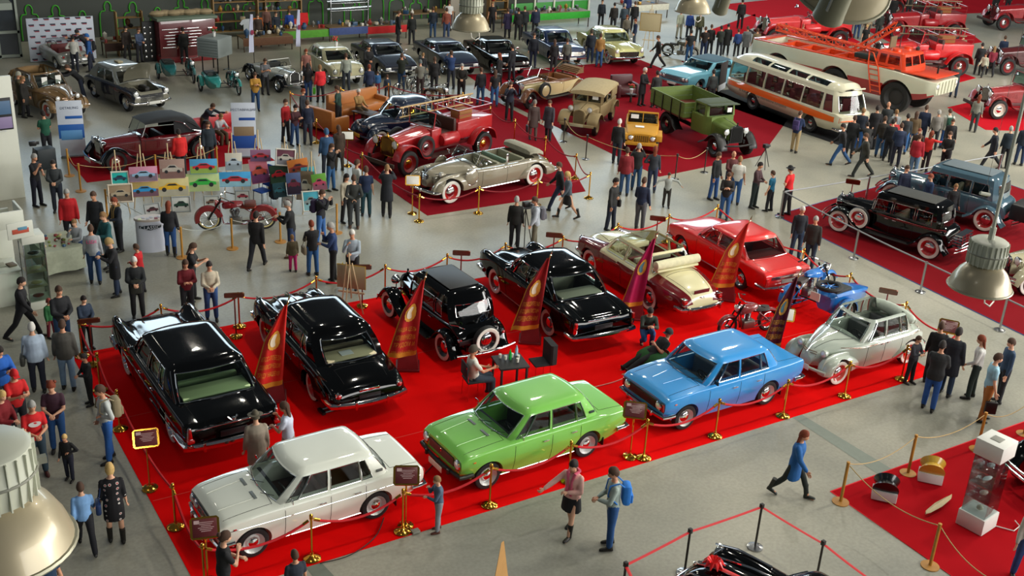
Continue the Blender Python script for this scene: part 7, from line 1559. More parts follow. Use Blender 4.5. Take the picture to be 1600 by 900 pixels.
PL=[(137,858,184,'walk',(S_,'#7aa6d6'),tr('#14151c'),('short','b'),'boy in light blue sweater walking away beside the woman in a patterned dress',1.42,{}),(183,846,180,'stand',('dress','PATTERN'),('none',''),('bob','y'),'blonde woman in black patterned dress walking away with a blue bag',1.62,{'boot':True}),(110,750,330,'hip',(S_,'#111113'),tr('#15182a'),('short','y'),'small blond boy in black sweater with one hand on his hip',1.05,{}),(63,742,10,'clasp',(T,'#c81418'),tr('#2c3f4c'),('short','g'),'man in bright red t-shirt with white oval print and jeans',1.68,{'shoe':'#4a1c16'}),(93,706,350,'clasp',(T,'#3a1c2c'),tr('#1c4a80'),('curly','r'),'woman with curly auburn hair in dark plum t-shirt',1.64,{}),(34,688,20,'phone',(T,'#cc1a1c'),tr('#1a1a22'),('cap','#c8181c'),'man wearing red cap and red t-shirt reading a phone',1.68,{}),(14,722,50,'clasp',(J_,'#7a0e18'),tr('#20202a'),('long','y'),'blonde woman in dark red jacket at the left edge',1.62,{}),(10,650,30,'phone',(K_,'#1a5ab0'),tr('#20222a'),('short','k'),'man in blue and black parka with glasses at the left edge',1.70,{}),(62,612,175,'stand',(K_,'#aebfd0'),tr('#1c2030'),('short','w'),'white haired man in pale blue parka with shoulder bag',1.68,{}),(97,610,170,'stand',(K_,'#4c4a44'),tr('#7f9cb8'),('short','b'),'man in brown quilted jacket with fur collar seen from behind',1.70,{}),(142,632,290,'clasp',(S_,'#121416'),tr('#101014'),('short','k'),'boy in black sweater with yellow print at the carpet corner',1.25,{}),(172,720,285,'hip',(S_,'#b7bcb8'),tr('#2c66b4'),('short','b'),'man in light grey sweater and blue jeans wearing a beige backpack',1.74,{}),(40,530,75,'walk',(J_,'#18181c'),tr('#16161c'),('short','k'),'man in black jacket striding right with a black shoulder bag',1.70,{}),(102,552,20,'clasp',(J_,'#16181c'),tr('#28486c'),('short','b'),'man in open black jacket over pale blue shirt holding a child',1.76,{}),(82,528,40,'stand',(K_,'#2a6a3a'),tr('#7a2030'),('hood','#8a3a30'),'small child in multicoloured snow jacket beside the man in black',1.05,{}),(127,546,30,'clasp',(J_,'#1c2c40'),tr('#12141a'),('short','k'),'boy in navy jacket by the brass sign at the carpet corner',1.40,{}),(217,497,0,'clasp',(J_,'#1c2022'),tr('#16161a'),('short','w'),'grey haired man in dark jacket holding a backpack in front',1.70,{}),(295,497,10,'cross',(S_,'#6a101c'),tr('#22252a'),('long','b'),'woman in dark red sweater with folded arms',1.62,{}),(322,501,5,'clasp',(S_,'#bdb39c'),tr('#2a4c80'),('pony','k'),'woman in cream knitted sweater with black hair',1.64,{}),(302,470,80,'phone',(T,'#141418'),tr('#16161c'),('long','b'),'long haired woman in black holding a phone',1.64,{}),(402,419,160,'walk_b',(J_,'#101012'),tr('#181a22'),('short','k'),'man in black jacket walking past the maroon motorcycle',1.74,{}),(268,400,170,'stand_b',(J_,'#15161c'),tr('#28508a'),('long','r'),'woman in black jacket and jeans leaning at the white counter',1.64,{'boot':True}),(150,443,175,'stand',(S_,'#9a9ea2'),tr('#22426e'),('short','b'),'man in grey hoodie with a pink back print',1.68,{}),(125,418,330,'chin',(S_,'#8d9296'),tr('#1e3a62'),('short','l'),'boy in grey sweater scratching his head',1.45,{}),(183,462,285,'phone',(C_,'#15161a'),tr('#22304a'),('hood','#a68a58'),'woman in black coat with beige patterned headscarf',1.64,{}),(172,422,300,'clasp',(J_,'#0e4a4e'),tr('#6a7686'),('short','l'),'man in teal green jacket looking at the souvenir table',1.72,{}),(188,392,300,'clasp',(J_,'#18202c'),tr('#1a1c22'),('short','r'),'woman in navy jacket with a patterned scarf',1.64,{}),(155,390,330,'stand',(J_,'#13161c'),tr('#101216'),('buzz','b'),'bald man in long black coat looking down',1.78,{}),(113,384,0,'stand',(K_,'#b8101a'),tr('#1c1c22'),('short','g'),'man in bright red parka with fur hood',1.74,{}),(221,458,240,'clasp',(J_,'#c01820'),tr('#20222c'),('short','b'),'boy in red jacket behind the grey haired man',1.40,{}),(60,322,50,'chin',(T,'#15161a'),tr('#16182a'),('short','g'),'grey haired man in black t-shirt touching his chin',1.72,{}),(92,332,350,'clasp',(S_,'#33383a'),tr('#1c2432'),('short','k'),'man in charcoal sweater carrying a dark jacket',1.72,{}),(76,248,200,'clasp',(T,'#14503a'),tr('#181a20'),('short','k'),'camera operator in dark green shirt behind a black tripod',1.72,{}),(284,278,200,'stand',(K_,'#cc1c1c'),tr('#1a1a20'),('short','k'),'man in red and grey ski jacket behind the paintings',1.72,{}),(328,262,20,'stand',(K_,'#15222c'),tr('#16181e'),('short','b'),'man in dark teal padded jacket behind the paintings',1.70,{}),(456,402,262,'phone',(J_,'#111315'),tr('#22365a'),('buzz','g'),'balding man in black jacket with brown strap holding a phone',1.74,{'shoe':'#5a3a20'}),(489,430,200,'chin',(J_,'#17181c'),tr('#2c5c94'),('short','r'),'auburn haired woman in black jacket with pattern bag',1.62,{}),(475,424,190,'stand',(K_,'#5a5038'),tr('#c01c6a'),('bob','l'),'little girl in magenta trousers beside the auburn haired woman',1.10,{}),(502,380,70,'photo',(J_,'#17191e'),tr('#2f5c96'),('short','b'),'man in black jacket with a dark red backpack taking a photo',1.70,{}),(521,440,275,'chin',(S_,'#263c68'),tr('#131318'),('short','g'),'grey haired man in blue sweater with his hand on his face',1.76,{}),(551,450,350,'chin',(S_,'#98a6b0'),tr('#131316'),('short','w'),'white haired man in pale sweater with a yellow carrier bag',1.74,{}),(517,298,60,'photo',(J_,'#121317'),tr('#24527e'),('long','b'),'woman in black jacket taking a picture near the paintings',1.66,{}),(530,266,200,'stand',(C_,'#3a2c20'),tr('#3a3228'),('long','b'),'woman in dark brown coat next to the blue sweater man',1.64,{}),(511,275,190,'stand',(K_,'#2c4e72'),tr('#1c2230'),('hood','#2f5478'),'person in hooded denim blue jacket by the sign stand',1.70,{}),(541,348,40,'stand',(S_,'#b8b09a'),tr('#141418'),('long','k'),'woman in cream cardigan and black leggings with black handbag',1.62,{}),(553,357,185,'back',(S_,'#2c2f2c'),tr('#33383a'),('buzz','b'),'man in dark grey hoodie with hands on his back',1.74,{'shoe':'#4a2e1c'}),(572,338,185,'stand',(T,'#142646'),tr('#123a44'),('bob','b'),'woman in navy top and teal trousers',1.66,{}),(557,328,120,'stand',(T,'#c8ccc8'),tr('#2a4468'),('short','b'),'man in white t-shirt behind the woman in navy',1.70,{}),(604,339,175,'photo',(C_,'#161a22'),tr('#17171c'),('short','l'),'man in long black jacket filming the grey tourer',1.74,{}),(872,328,280,'walk',(J_,'#121316'),tr('#16213c'),('short','b'),'man in black jacket strolling beside the blonde woman',1.74,{}),(885,341,285,'walk_b',(S_,'#4a5660'),('skirt','#151517'),('long','y'),'blonde woman in grey sweater and black skirt',1.66,{'boot':True}),(803,388,175,'stand',(J_,'#12130f'),tr('#14161a'),('short','g'),'person in black jacket with olive bag next to the tripod',1.66,{}),(834,388,280,'point',(K_,'#a9b2ba'),tr('#6e6a58'),('short','b'),'photographer in pale hoodie with grey backpack',1.66,{}),(953,360,60,'hip',(J_,'#252827'),tr('#1c2636'),('short','k'),'man in dark grey jacket with black messenger bag',1.78,{}),(998,360,165,'stand_b',(S_,'#15223c'),tr('#55575c'),('buzz','b'),'man in navy sweater and grey trousers',1.78,{}),(974,305,185,'stand',(K_,'#7a141e'),tr('#2a4a70'),('short','b'),'person in dark red hooded jacket',1.72,{}),(992,298,180,'photo',(J_,'#1a1c1c'),tr('#22486c'),('short','g'),'grey haired man photographing the yellow jeep',1.72,{}),(1017,300,180,'hip',(S_,'#2c3038'),tr('#2a3550'),('long','r'),'brown haired woman in dark grey with a blue bag',1.66,{}),(1040,324,10,'spread',(S_,'#9aa09a'),tr('#2a2622'),('short','b'),'child in dungarees with both arms spread wide',1.25,{}),(962,256,170,'stand',(J_,'#121315'),tr('#1a2230'),('short','w'),'grey haired man in black jacket beside the yellow jeep',1.74,{}),(832,218,10,'stand',(C_,'#4a3c38'),tr('#5a4a44'),('beanie','#7c7870'),'woman in brown coat and grey knitted hat',1.62,{}),(844,219,330,'stand',(C_,'#3a3a42'),tr('#15161c'),('short','b'),'woman in grey quilted coat with arm round her friend',1.66,{}),(1113,312,60,'stand',(J_,'#15181a'),tr('#234a80'),('short','b'),'man in black leather jacket and blue jeans',1.74,{}),(1137,308,20,'clasp',(S_,'#5a2c2c'),tr('#24344c'),('bald',''),'bald man in plaid shirt behind the white t-shirt man',1.70,{}),(1147,319,175,'stand',(T,'#d6d6cc'),tr('#2c5a90'),('short','l'),'man in white t-shirt and jeans seen from behind',1.72,{}),(1130,342,0,'phone',(J_,'#201c1a'),tr('#2a5488'),('short','b'),'man in dark open jacket looking at his phone',1.66,{}),(1176,325,70,'clasp',(S_,'#4c3438'),tr('#1c2a2a'),('short','k'),'person in checked dark red shirt',1.66,{}),(1200,330,250,'stand',(T,'#1a6e90'),tr('#1a1c24'),('short','b'),'boy in turquoise top beside the man in red t-shirt',1.45,{}),(1212,334,240,'hip',(T,'#c81418'),tr('#131318'),('hat','#17181a'),'man in red t-shirt and black hat at the barrier corner',1.74,{}),(1241,404,20,'stand',(S_,'#121620'),tr('#22354e'),('short','w'),'grey haired man in black sweater beside the red saloon',1.72,{}),(1262,420,350,'stand',(J_,'#24201c'),tr('#1c2a3e'),('short','g'),'older man in dark brown jacket at the carpet edge',1.70,{}),(1419,599,60,'cross',(S_,'#33343c'),tr('#15151c'),('short','b'),'boy with folded arms leaning at the brass post',1.30,{}),(1449,640,172,'phone',(K_,'#1d1f20'),tr('#1f4f94'),('short','k'),'man in black hooded jacket and blue jeans filming with his phone',1.76,{}),(1475,617,165,'stand',(C_,'#171c26'),tr('#20344c'),('short','k'),'man in long dark navy coat by the information sign',1.78,{}),(1460,606,180,'stand',(J_,'#141416'),tr('#16181e'),('short','b'),'person in black hidden behind the man filming',1.66,{}),(1515,622,275,'stand_b',(S_,'#cfcfca'),tr('#22302c'),('long','r'),'woman in white blouse carrying a dark coat',1.66,{}),(1548,626,300,'stand',(S_,'#28405a'),tr('#20242c'),('short','b'),'young man in plaid shirt behind the light blue shirt',1.70,{}),(1533,657,110,'stand',(T,'#8fb8c8'),tr('#a8682c'),('short','b'),'man in pale blue t-shirt and ochre trousers with black bag',1.74,{}),(1234,775,80,'walk',(C_,'#1c5c9c'),('tights','#1c2420'),('long','r'),'red haired woman in bright blue coat walking right',1.62,{'boot':True,'shoe':'#1c221c'}),(951,855,282,'clasp',(S_,'#9aa8a0'),tr('#1c4a80'),('short','b'),'bearded man in grey green sweater holding a navy jacket',1.74,{}),(889,833,330,'spread2',(J_,'#d9a79c'),('skirt','#131316'),('pony','k'),'woman in pink floral jacket and pink scarf with black skirt',1.66,{'boot':True}),(684,830,285,'chin',(S_,'#4c6076'),tr('#8d9198'),('short','l'),'boy in blue grey sweater and pale grey trousers',1.22,{'shoe':'#5a2c20'}),(353,958,100,'chin',(T,'#121214'),tr('#16161a'),('bun','b'),'woman with brown hair bun in black top at the bottom edge',1.62,{}),(464,966,200,'stand',(T,'#222a36'),tr('#16161a'),('short','b'),'boy in dark top at the bottom edge left of the white saloon',1.35,{}),(86,985,40,'stand',(T,'#14304c'),tr('#16181e'),('short','l'),'person in dark blue t-shirt behind the large lamp',1.68,{}),(40,965,180,'stand',(K_,'#1c2a6a'),tr('#16181e'),('short','b'),'person in royal blue jacket beneath the large lamp',1.68,{}),(404,757,190,'stand',(C_,'#8f8474'),tr('#6e6658'),('hat','#57503f'),'man in beige coat and felt hat by the white saloon',1.64,{}),(452,738,255,'chin',(T,'#c4ccdc'),('skirt','#8f8070'),('long','b'),'young woman in white blouse and beige skirt',1.60,{}),(999,534,10,'crouch',(S_,'#283028'),tr('#1f4a80'),('short','k'),'man in dark green sweater crouching on the carpet',1.70,{}),(1592,905,20,'stand',(S_,'#b8b8ac'),tr('#28508a'),('short','b'),'person in pale top cut off by the right edge',1.66,{}),(47,170,80,'stand',(J_,'#3a3620'),tr('#3a3a2a'),('beanie','#9a9a8a'),'man in olive with grey beanie and backpack by the tan car',1.70,{}),(54,178,60,'stand',(C_,'#17140f'),tr('#14141a'),('long','l'),'long haired woman in dark coat by the tan car',1.64,{}),(128,158,280,'lean',(J_,'#101216'),tr('#182236'),('short','b'),'man in black leather jacket bending over the tan car',1.72,{}),(107,108,170,'hip',(S_,'#b4b4ac'),tr('#141826'),('short','k'),'woman in white sweater leaning over the silver roadster',1.66,{}),(129,101,250,'lean',(J_,'#17181e'),tr('#1a2034'),('cap','#222'),'man in black jacket leaning on the silver roadster',1.70,{}),(142,112,270,'stand',(J_,'#1a4a86'),tr('#161c2e'),('cap','#1a5a9a'),'man in blue jacket and blue cap with a black backpack',1.72,{}),(200,96,30,'stand',(J_,'#241a16'),tr('#1a1a1a'),('short','k'),'trader in brown jacket by the shelf',1.68,{}),(214,98,40,'clasp',(S_,'#3c4a64'),tr('#1c1c24'),('short','b'),'trader in patterned blue sweater',1.66,{}),(289,100,200,'stand',(J_,'#101212'),tr('#141518'),('short','k'),'man in black jacket before the maroon truck cab',1.74,{}),(400,173,10,'phone',(J_,'#a87c2c'),tr('#1c3e66'),('short','b'),'woman in mustard yellow jacket with backpack',1.64,{}),(415,148,20,'phone',(T,'#5a5c60'),tr('#15151a'),('short','b'),'woman in grey t-shirt reading a leaflet by the pale roadster',1.62,{}),(482,158,170,'stand',(T,'#131418'),tr('#1d3a66'),('long','k'),'dark haired woman with a bright green carrier bag',1.64,{}),(479,132,10,'stand',(T,'#8a5a50'),tr('#202028'),('bob','r'),'woman in pink top behind the white flag',1.62,{}),(501,160,200,'stand',(K_,'#cc1f28'),tr('#1a1c22'),('bob','l'),'woman in bright red jacket near the velvet rope',1.62,{}),(541,143,190,'stand',(S_,'#8d9488'),tr('#2a3038'),('short','b'),'man in light checked shirt before the small beige car',1.72,{}),(565,133,20,'clasp',(C_,'#131416'),tr('#14161a'),('short','k'),'man in long black coat beside the checked shirt',1.78,{}),(577,160,190,'stand',(J_,'#1a2844'),tr('#16181e'),('short','r'),'woman in navy jacket in front of the first dark blue car',1.66,{}),(590,146,190,'stand',(K_,'#2a5a8a'),tr('#7a2030'),('short','b'),'child in blue and red patterned overalls',1.0,{}),(605,157,200,'stand',(S_,'#1c2a3a'),tr('#16181e'),('short','b'),'small boy in dark blue near the brass post',1.15,{}),(627,142,170,'photo',(J_,'#1a2218'),tr('#1c3a5c'),('short','b'),'man in dark green jacket carrying a white bag',1.70,{}),(650,126,160,'stand',(S_,'#2a2a2e'),tr('#18181e'),('short','l'),'child looking into the first dark blue car',1.35,{}),(656,151,190,'clasp',(S_,'#6a6a60'),tr('#2a1c1c'),('beanie','#5c6464'),'woman in checked grey jumper and grey beanie',1.64,{}),(678,146,185,'stand',(J_,'#141416'),tr('#16161c'),('pony','b'),'woman with a pale pink coat over her shoulder',1.66,{}),(704,139,200,'photo',(S_,'#15305c'),tr('#141826'),('short','b'),'man in royal blue sweater photographing the coupe',1.76,{}),(720,159,0,'clasp',(J_,'#16140f'),tr('#161616'),('buzz','g'),'bald man in black jacket and white shirt facing the viewer',1.72,{}),(750,164,200,'stand',(J_,'#15161c'),tr('#20466a'),('short','b'),'man in black jacket and backpack of the young couple',1.66,{}),(761,166,190,'stand',(T,'#131418'),tr('#28588c'),('long','b'),'woman in black top and blue jeans of the young couple',1.62,{}),(779,138,250,'stand',(C_,'#0f0e10'),tr('#121216'),('long','r'),'woman in black fur coat by the navy saloon',1.64,{}),(795,188,10,'photo',(J_,'#1c2434'),tr('#14161c'),('short','b'),'woman in navy jacket photographing by the cream phaeton',1.66,{}),(794,118,230,'stand',(J_,'#15181e'),tr('#161a24'),('short','k'),'man in dark jacket next to the fur coat',1.72,{}),(447,222,50,'stand',(S_,'#a8141c'),tr('#16181e'),('short','b'),'man in red sweater with black shoulder bag',1.68,{}),(461,228,40,'phone',(S_,'#3a141c'),tr('#1c3a62'),('short','k'),'man in maroon and black jumper reading his phone',1.62,{}),(475,226,190,'stand',(S_,'#121c34'),tr('#2a3040'),('short','b'),'man in navy sweater and grey trousers near the sofas',1.72,{}),(474,200,60,'stand',(S_,'#1a222c'),tr('#16181e'),('short','r'),'person in dark top behind the red sweater man',1.60,{}),(529,200,250,'hip',(S_,'#1c3a30'),tr('#16181e'),('short','b'),'man in green striped sweater beside the tan sofa',1.72,{}),(832,105,0,'stand',(J_,'#141b26'),tr('#15203a'),('short','b'),'man in dark navy coat in front of the deep blue saloon',1.72,{}),(864,112,190,'stand',(J_,'#121216'),tr('#16161c'),('long','b'),'long haired woman in black by the blue saloon bonnet',1.60,{}),(874,112,190,'stand',(S_,'#52544c'),tr('#22242a'),('short','b'),'man in grey sweater by the blue saloon bonnet',1.68,{}),(921,98,185,'stand',(K_,'#15202c'),tr('#1c3050'),('hood','#3c3226'),'man in navy parka with fur hood by the pale yellow saloon',1.72,{}),(935,105,185,'stand',(J_,'#8f6a34'),tr('#234a78'),('short','b'),'man in tan jacket and jeans by the pale yellow saloon',1.72,{}),(1026,106,280,'walk',(J_,'#151714'),tr('#14151a'),('short','b'),'man in black jacket striding left past the easel',1.74,{}),(1001,165,60,'clasp',(C_,'#15171a'),tr('#1a1c1c'),('buzz','w'),'bald man in black coat holding a jacket behind the field car',1.74,{}),(1017,168,200,'stand',(J_,'#25292a'),tr('#1c1e22'),('short','k'),'man in charcoal jacket behind the green lorry',1.68,{}),(1109,166,200,'stand',(S_,'#343c3c'),tr('#202428'),('short','k'),'man in grey sweater beside the light blue coupe',1.68,{}),(1075,98,190,'stand',(T,'#12181c'),tr('#1c4a7a'),('short','k'),'man in black t-shirt and jeans near the olive motorcycle',1.74,{}),(1093,92,185,'clasp',(T,'#1c1210'),tr('#1a2a4a'),('short','b'),'man in black t-shirt with orange back print',1.70,{}),(1107,86,190,'stand',(J_,'#131314'),tr('#181a1e'),('short','b'),'man in black jacket in the crowd before the bright fire engine',1.66,{}),(1118,88,200,'clasp',(J_,'#1b221c'),tr('#1b1f28'),('short','k'),'man in dark green jacket in the crowd before the bright fire engine',1.66,{}),(1133,86,190,'stand',(C_,'#0f1112'),tr('#101216'),('cap','#15161a'),'person in long black coat and cap in the crowd',1.70,{}),(1145,88,195,'stand',(J_,'#1c3a70'),tr('#14161c'),('short','b'),'boy in bright blue jacket in the crowd',1.50,{}),(1154,89,190,'stand',(C_,'#6a6e70'),tr('#15151a'),('short','b'),'woman in grey coat with black tights in the crowd',1.66,{}),(1178,92,200,'stand',(J_,'#6e5c44'),tr('#2a2a2a'),('short','b'),'person in beige jacket above the bus tail',1.66,{}),(1155,45,190,'stand',(J_,'#101112'),tr('#101114'),('short','k'),'man in black jacket with red and white emblem on the back',1.80,{}),(1075,62,10,'stand',(J_,'#1a3c80'),tr('#16202e'),('short','b'),'man in royal blue jacket by the scarlet strip',1.68,{}),(1090,65,10,'stand',(J_,'#3a3c24'),tr('#202620'),('short','l'),'man in olive jacket by the scarlet strip',1.74,{}),(1060,60,30,'stand',(S_,'#9aa08c'),tr('#8a8a7a'),('short','w'),'man in pale clothes by the scarlet strip',1.66,{}),(1240,238,160,'phone',(J_,'#15284c'),tr('#a58f68'),('short','b'),'man in navy jacket and khaki trousers with small backpack',1.70,{}),(1310,258,280,'walk',(J_,'#1c1c20'),tr('#284f7c'),('short','k'),'man in dark jacket and jeans striding away from the bus',1.74,{}),(1345,276,285,'walk',(J_,'#33342c'),tr('#222824'),('short','b'),'man in grey green jacket walking towards the barrier',1.78,{}),(1372,246,180,'stand',(J_,'#2a2620'),tr('#2c5078'),('short','b'),'man in brown jacket in the crowd before the amphibious vehicle',1.70,{}),(1384,252,185,'stand',(J_,'#15171c'),tr('#1c1e26'),('short','k'),'man in black jacket in the crowd before the amphibious vehicle',1.72,{}),(1397,260,190,'stand_b',(J_,'#1c2c48'),tr('#16182a'),('short','b'),'man in blue jacket in the crowd before the amphibious vehicle',1.74,{}),(1425,275,170,'stand',(K_,'#9c1424'),tr('#5a7c98'),('short','b'),'person in crimson padded jacket beside the woman in red',1.66,{}),(1443,268,160,'point',(S_,'#c01c14'),tr('#241418'),('long','r'),'woman in red top reaching out her arm',1.62,{}),(1472,274,340,'clasp',(J_,'#131415'),tr('#151518'),('short','b'),'man in black facing the woman in red',1.76,{}),(1545,264,280,'walk',(C_,'#151a28'),tr('#14161c'),('short','k'),'man in dark navy coat walking near the right edge',1.76,{}),(1590,258,200,'stand',(J_,'#14202e'),tr('#1c3050'),('short','b'),'man in dark blue at the far right edge',1.74,{}),(1519,206,175,'stand',(S_,'#7c7c72'),tr('#33383a'),('long','r'),'woman in grey top holding a white jacket',1.66,{}),(1413,318,40,'stand',(J_,'#14203a'),tr('#141a26'),('short','b'),'man in navy jacket between the two thirties sedans',1.70,{}),(1452,330,300,'stand',(J_,'#1c3456'),tr('#141a26'),('short','r'),'woman in blue jacket between the two thirties sedans',1.62,{}),(1497,345,20,'stand',(J_,'#14161a'),tr('#141a26'),('short','l'),'child leaning between the two thirties sedans',1.50,{}),(1325,246,175,'stand',(J_,'#15181a'),tr('#1c2026'),('short','b'),'man in black leather jacket nearest the bus front',1.72,{}),(1338,236,178,'stand',(J_,'#17202e'),tr('#2a5c9c'),('buzz','l'),'man in dark jacket and bright blue jeans beside the bus front',1.80,{}),(1360,232,185,'stand',(C_,'#17171b'),tr('#17191f'),('short','k'),'tall man in black coat in the middle of the bus crowd',1.80,{}),(1378,222,190,'stand',(J_,'#23282a'),tr('#1c1e24'),('bald',''),'bald man in dark jacket behind the bus crowd',1.72,{}),(1391,232,200,'clasp',(S_,'#8a8f92'),tr('#2a3040'),('short','l'),'woman in pale striped sweater in the bus crowd',1.64,{}),(1376,244,190,'stand',(K_,'#a81c22'),tr('#1c2430'),('short','b'),'person with red jacket in the bus crowd',1.62,{}),(1408,240,190,'stand',(J_,'#242a2e'),tr('#2c5c90'),('short','k'),'man in charcoal jacket and jeans right of the red jacket',1.66,{}),(1421,236,180,'stand',(K_,'#5c4a30'),tr('#234a74'),('long','b'),'woman in brown parka at the end of the bus crowd',1.66,{}),(1436,228,175,'stand',(J_,'#15223e'),tr('#16203a'),('short','b'),'man in navy jacket near the amphibious vehicle bow',1.74,{}),(1450,232,190,'stand',(J_,'#7a7670'),tr('#22242a'),('short','g'),'older man in grey jacket near the amphibious vehicle bow',1.66,{}),(1473,232,200,'stand',(K_,'#b8bab0'),tr('#28508a'),('short','b'),'man in white jacket with green backpack',1.70,{}),(1348,254,190,'lean',(J_,'#1a1a18'),tr('#1c1c20'),('short','k'),'man in black bending forward in the bus crowd',1.70,{}),(1432,262,350,'stand',(J_,'#3a2a1e'),tr('#22242a'),('short','r'),'person in brown jacket facing the viewer near the red tops',1.58,{}),(1477,246,10,'stand',(J_,'#141416'),tr('#16181c'),('short','b'),'man in black facing the viewer under the amphibious bow',1.62,{}),(1488,152,200,'phone',(J_,'#2a3230'),tr('#22344c'),('short','b'),'man photographing the bow of the amphibious vehicle',1.68,{}),(1516,117,190,'stand',(J_,'#15181c'),tr('#14161a'),('short','k'),'man in black watching the dark vintage cars',1.72,{}),(1524,120,340,'walk',(K_,'#b0b09c'),tr('#282a2a'),('short','b'),'child in cream padded jacket near the dark vintage cars',1.35,{}),(1545,119,190,'walk',(S_,'#7a1c30'),tr('#16161c'),('long','l'),'woman in burgundy top near the dark vintage cars',1.66,{}),(1561,104,190,'stand',(J_,'#1c2c48'),tr('#22344c'),('short','b'),'man in blue jacket near the dark vintage cars',1.72,{}),(1325,60,190,'stand',(T,'#8a8f90'),tr('#1f3448'),('short','b'),'man in grey by the hanging spotlight',1.72,{}),(1337,60,190,'stand',(S_,'#5a1450'),tr('#224066'),('short','b'),'man in purple sweater by the hanging spotlight',1.74,{}),(1352,62,190,'stand',(S_,'#8a7c64'),tr('#3a3a34'),('short','g'),'older man in beige jumper by the hanging spotlight',1.70,{}),(1348,81,10,'stand',(T,'#101112'),tr('#16181c'),('short','y'),'boy in black t-shirt between two fire engines',1.55,{}),(1379,57,200,'stand',(J_,'#222a26'),tr('#2a2c2a'),('short','l'),'woman in dark green carrying a white carrier bag',1.66,{}),(1392,36,190,'stand',(C_,'#0f1012'),tr('#111216'),('short','k'),'man in long black coat at the upper edge',1.78,{}),(1417,30,200,'stand',(J_,'#121314'),tr('#121418'),('short','k'),'man in black jacket above the brass lamp fire engine',1.72,{}),(1552,24,190,'walk',(J_,'#121316'),tr('#14161c'),('short','k'),'man in black walking at the top right',1.74,{}),(1572,20,200,'stand',(J_,'#1a1c20'),tr('#14161c'),('short','b'),'second man in black at the top right corner',1.74,{}),(1483,108,10,'stand',(J_,'#6e6a50'),tr('#5a5444'),('cap','#55503a'),'man in khaki jacket behind the long ladder fire engine',1.72,{}),(1497,100,190,'stand',(S_,'#7a6e54'),tr('#3a3c3a'),('short','r'),'woman in sand coloured jumper behind the long ladder fire engine',1.66,{}),(1249,82,10,'stand',(J_,'#8a2a24'),tr('#22242a'),('cap','#b04a40'),'person in faded red cap behind the crane boom',1.62,{}),(1209,98,190,'stand',(J_,'#101214'),tr('#15171a'),('short','k'),'man in black above the bus roof',1.70,{}),(1222,84,190,'stand',(J_,'#4a3a30'),tr('#22242a'),('short','b'),'man in brown above the bus roof',1.68,{}),(1566,262,190,'stand',(J_,'#142430'),tr('#14161c'),('short','g'),'older man in dark teal jacket near the right edge',1.70,{}),(404,72,10,'stand',(J_,'#33261c'),tr('#1c1c1c'),('short','b'),'person in brown at the left market stall',1.66,{}),(432,66,20,'stand',(J_,'#18222e'),tr('#22303c'),('short','b'),'person in dark blue seated at the market stall',1.60,{}),(453,66,190,'stand',(S_,'#153c8c'),tr('#1a2a3a'),('short','b'),'man in bright blue sweater at the green market table',1.72,{}),(417,58,10,'stand',(J_,'#6a4a40'),tr('#1c1c1c'),('short','g'),'older trader behind the left stall',1.62,{}),(622,70,100,'stand',(C_,'#17181c'),tr('#16161a'),('short','b'),'man in long dark coat at the red market table',1.80,{}),(643,70,190,'stand',(J_,'#101413'),tr('#15171a'),('short','b'),'man in black with white bag beside the long coat',1.66,{}),(676,60,190,'stand',(J_,'#14202e'),tr('#1f3c5c'),('short','b'),'man in navy jacket before the poster stall',1.72,{}),(697,62,190,'stand',(S_,'#7a3c2c'),tr('#2a3c5c'),('short','b'),'man in orange checked shirt before the poster stall',1.72,{}),(701,48,190,'stand',(T,'#c8cac8'),tr('#22283a'),('short','b'),'man in white t-shirt at the poster stall',1.68,{}),(768,50,350,'stand',(T,'#1c1a1c'),tr('#22222a'),('short','l'),'man in dark t-shirt right of the hanging lamp',1.72,{}),(792,60,200,'stand',(C_,'#241a3c'),tr('#1a1a22'),('short','b'),'woman in dark purple coat right of the hanging lamp',1.66,{}),(818,58,190,'stand',(K_,'#12181c'),tr('#14161a'),('short','b'),'man in dark padded jacket at the green market counter',1.72,{}),(835,58,190,'stand',(K_,'#14203a'),tr('#14161a'),('short','k'),'man in navy padded jacket at the green market counter',1.72,{}),(804,62,190,'stand',(J_,'#0f1012'),tr('#121216'),('short','k'),'person in black at the left end of the green counter',1.74,{}),(938,42,10,'stand',(J_,'#16202a'),tr('#16181c'),('short','b'),'person in dark blue by the red dome at the market',1.62,{}),(957,50,190,'stand',(J_,'#1c1814'),tr('#16181c'),('short','k'),'man in dark brown in the market crowd',1.70,{}),(969,50,190,'stand',(J_,'#33404a'),tr('#16181c'),('short','g'),'man with grey hood in the market crowd',1.66,{}),(978,34,190,'stand',(J_,'#15285a'),tr('#16181c'),('short','b'),'man in royal blue in the market crowd',1.76,{}),(989,48,190,'stand',(J_,'#101214'),tr('#16181c'),('short','b'),'man in black in the market crowd',1.72,{}),(976,68,20,'stand',(S_,'#6a6458'),tr('#2a2a2a'),('short','r'),'woman in light brown beside the pale yellow saloon',1.60,{}),(990,72,280,'stand',(J_,'#1c2c4c'),tr('#3c4654'),('short','r'),'child in blue and red by the cork board easel',1.50,{}),]
POSES['spread2']=dict(lean=2,legs=((16,4),(-14,4)),arms=((12,10,84,50),(44,30,18,0)))
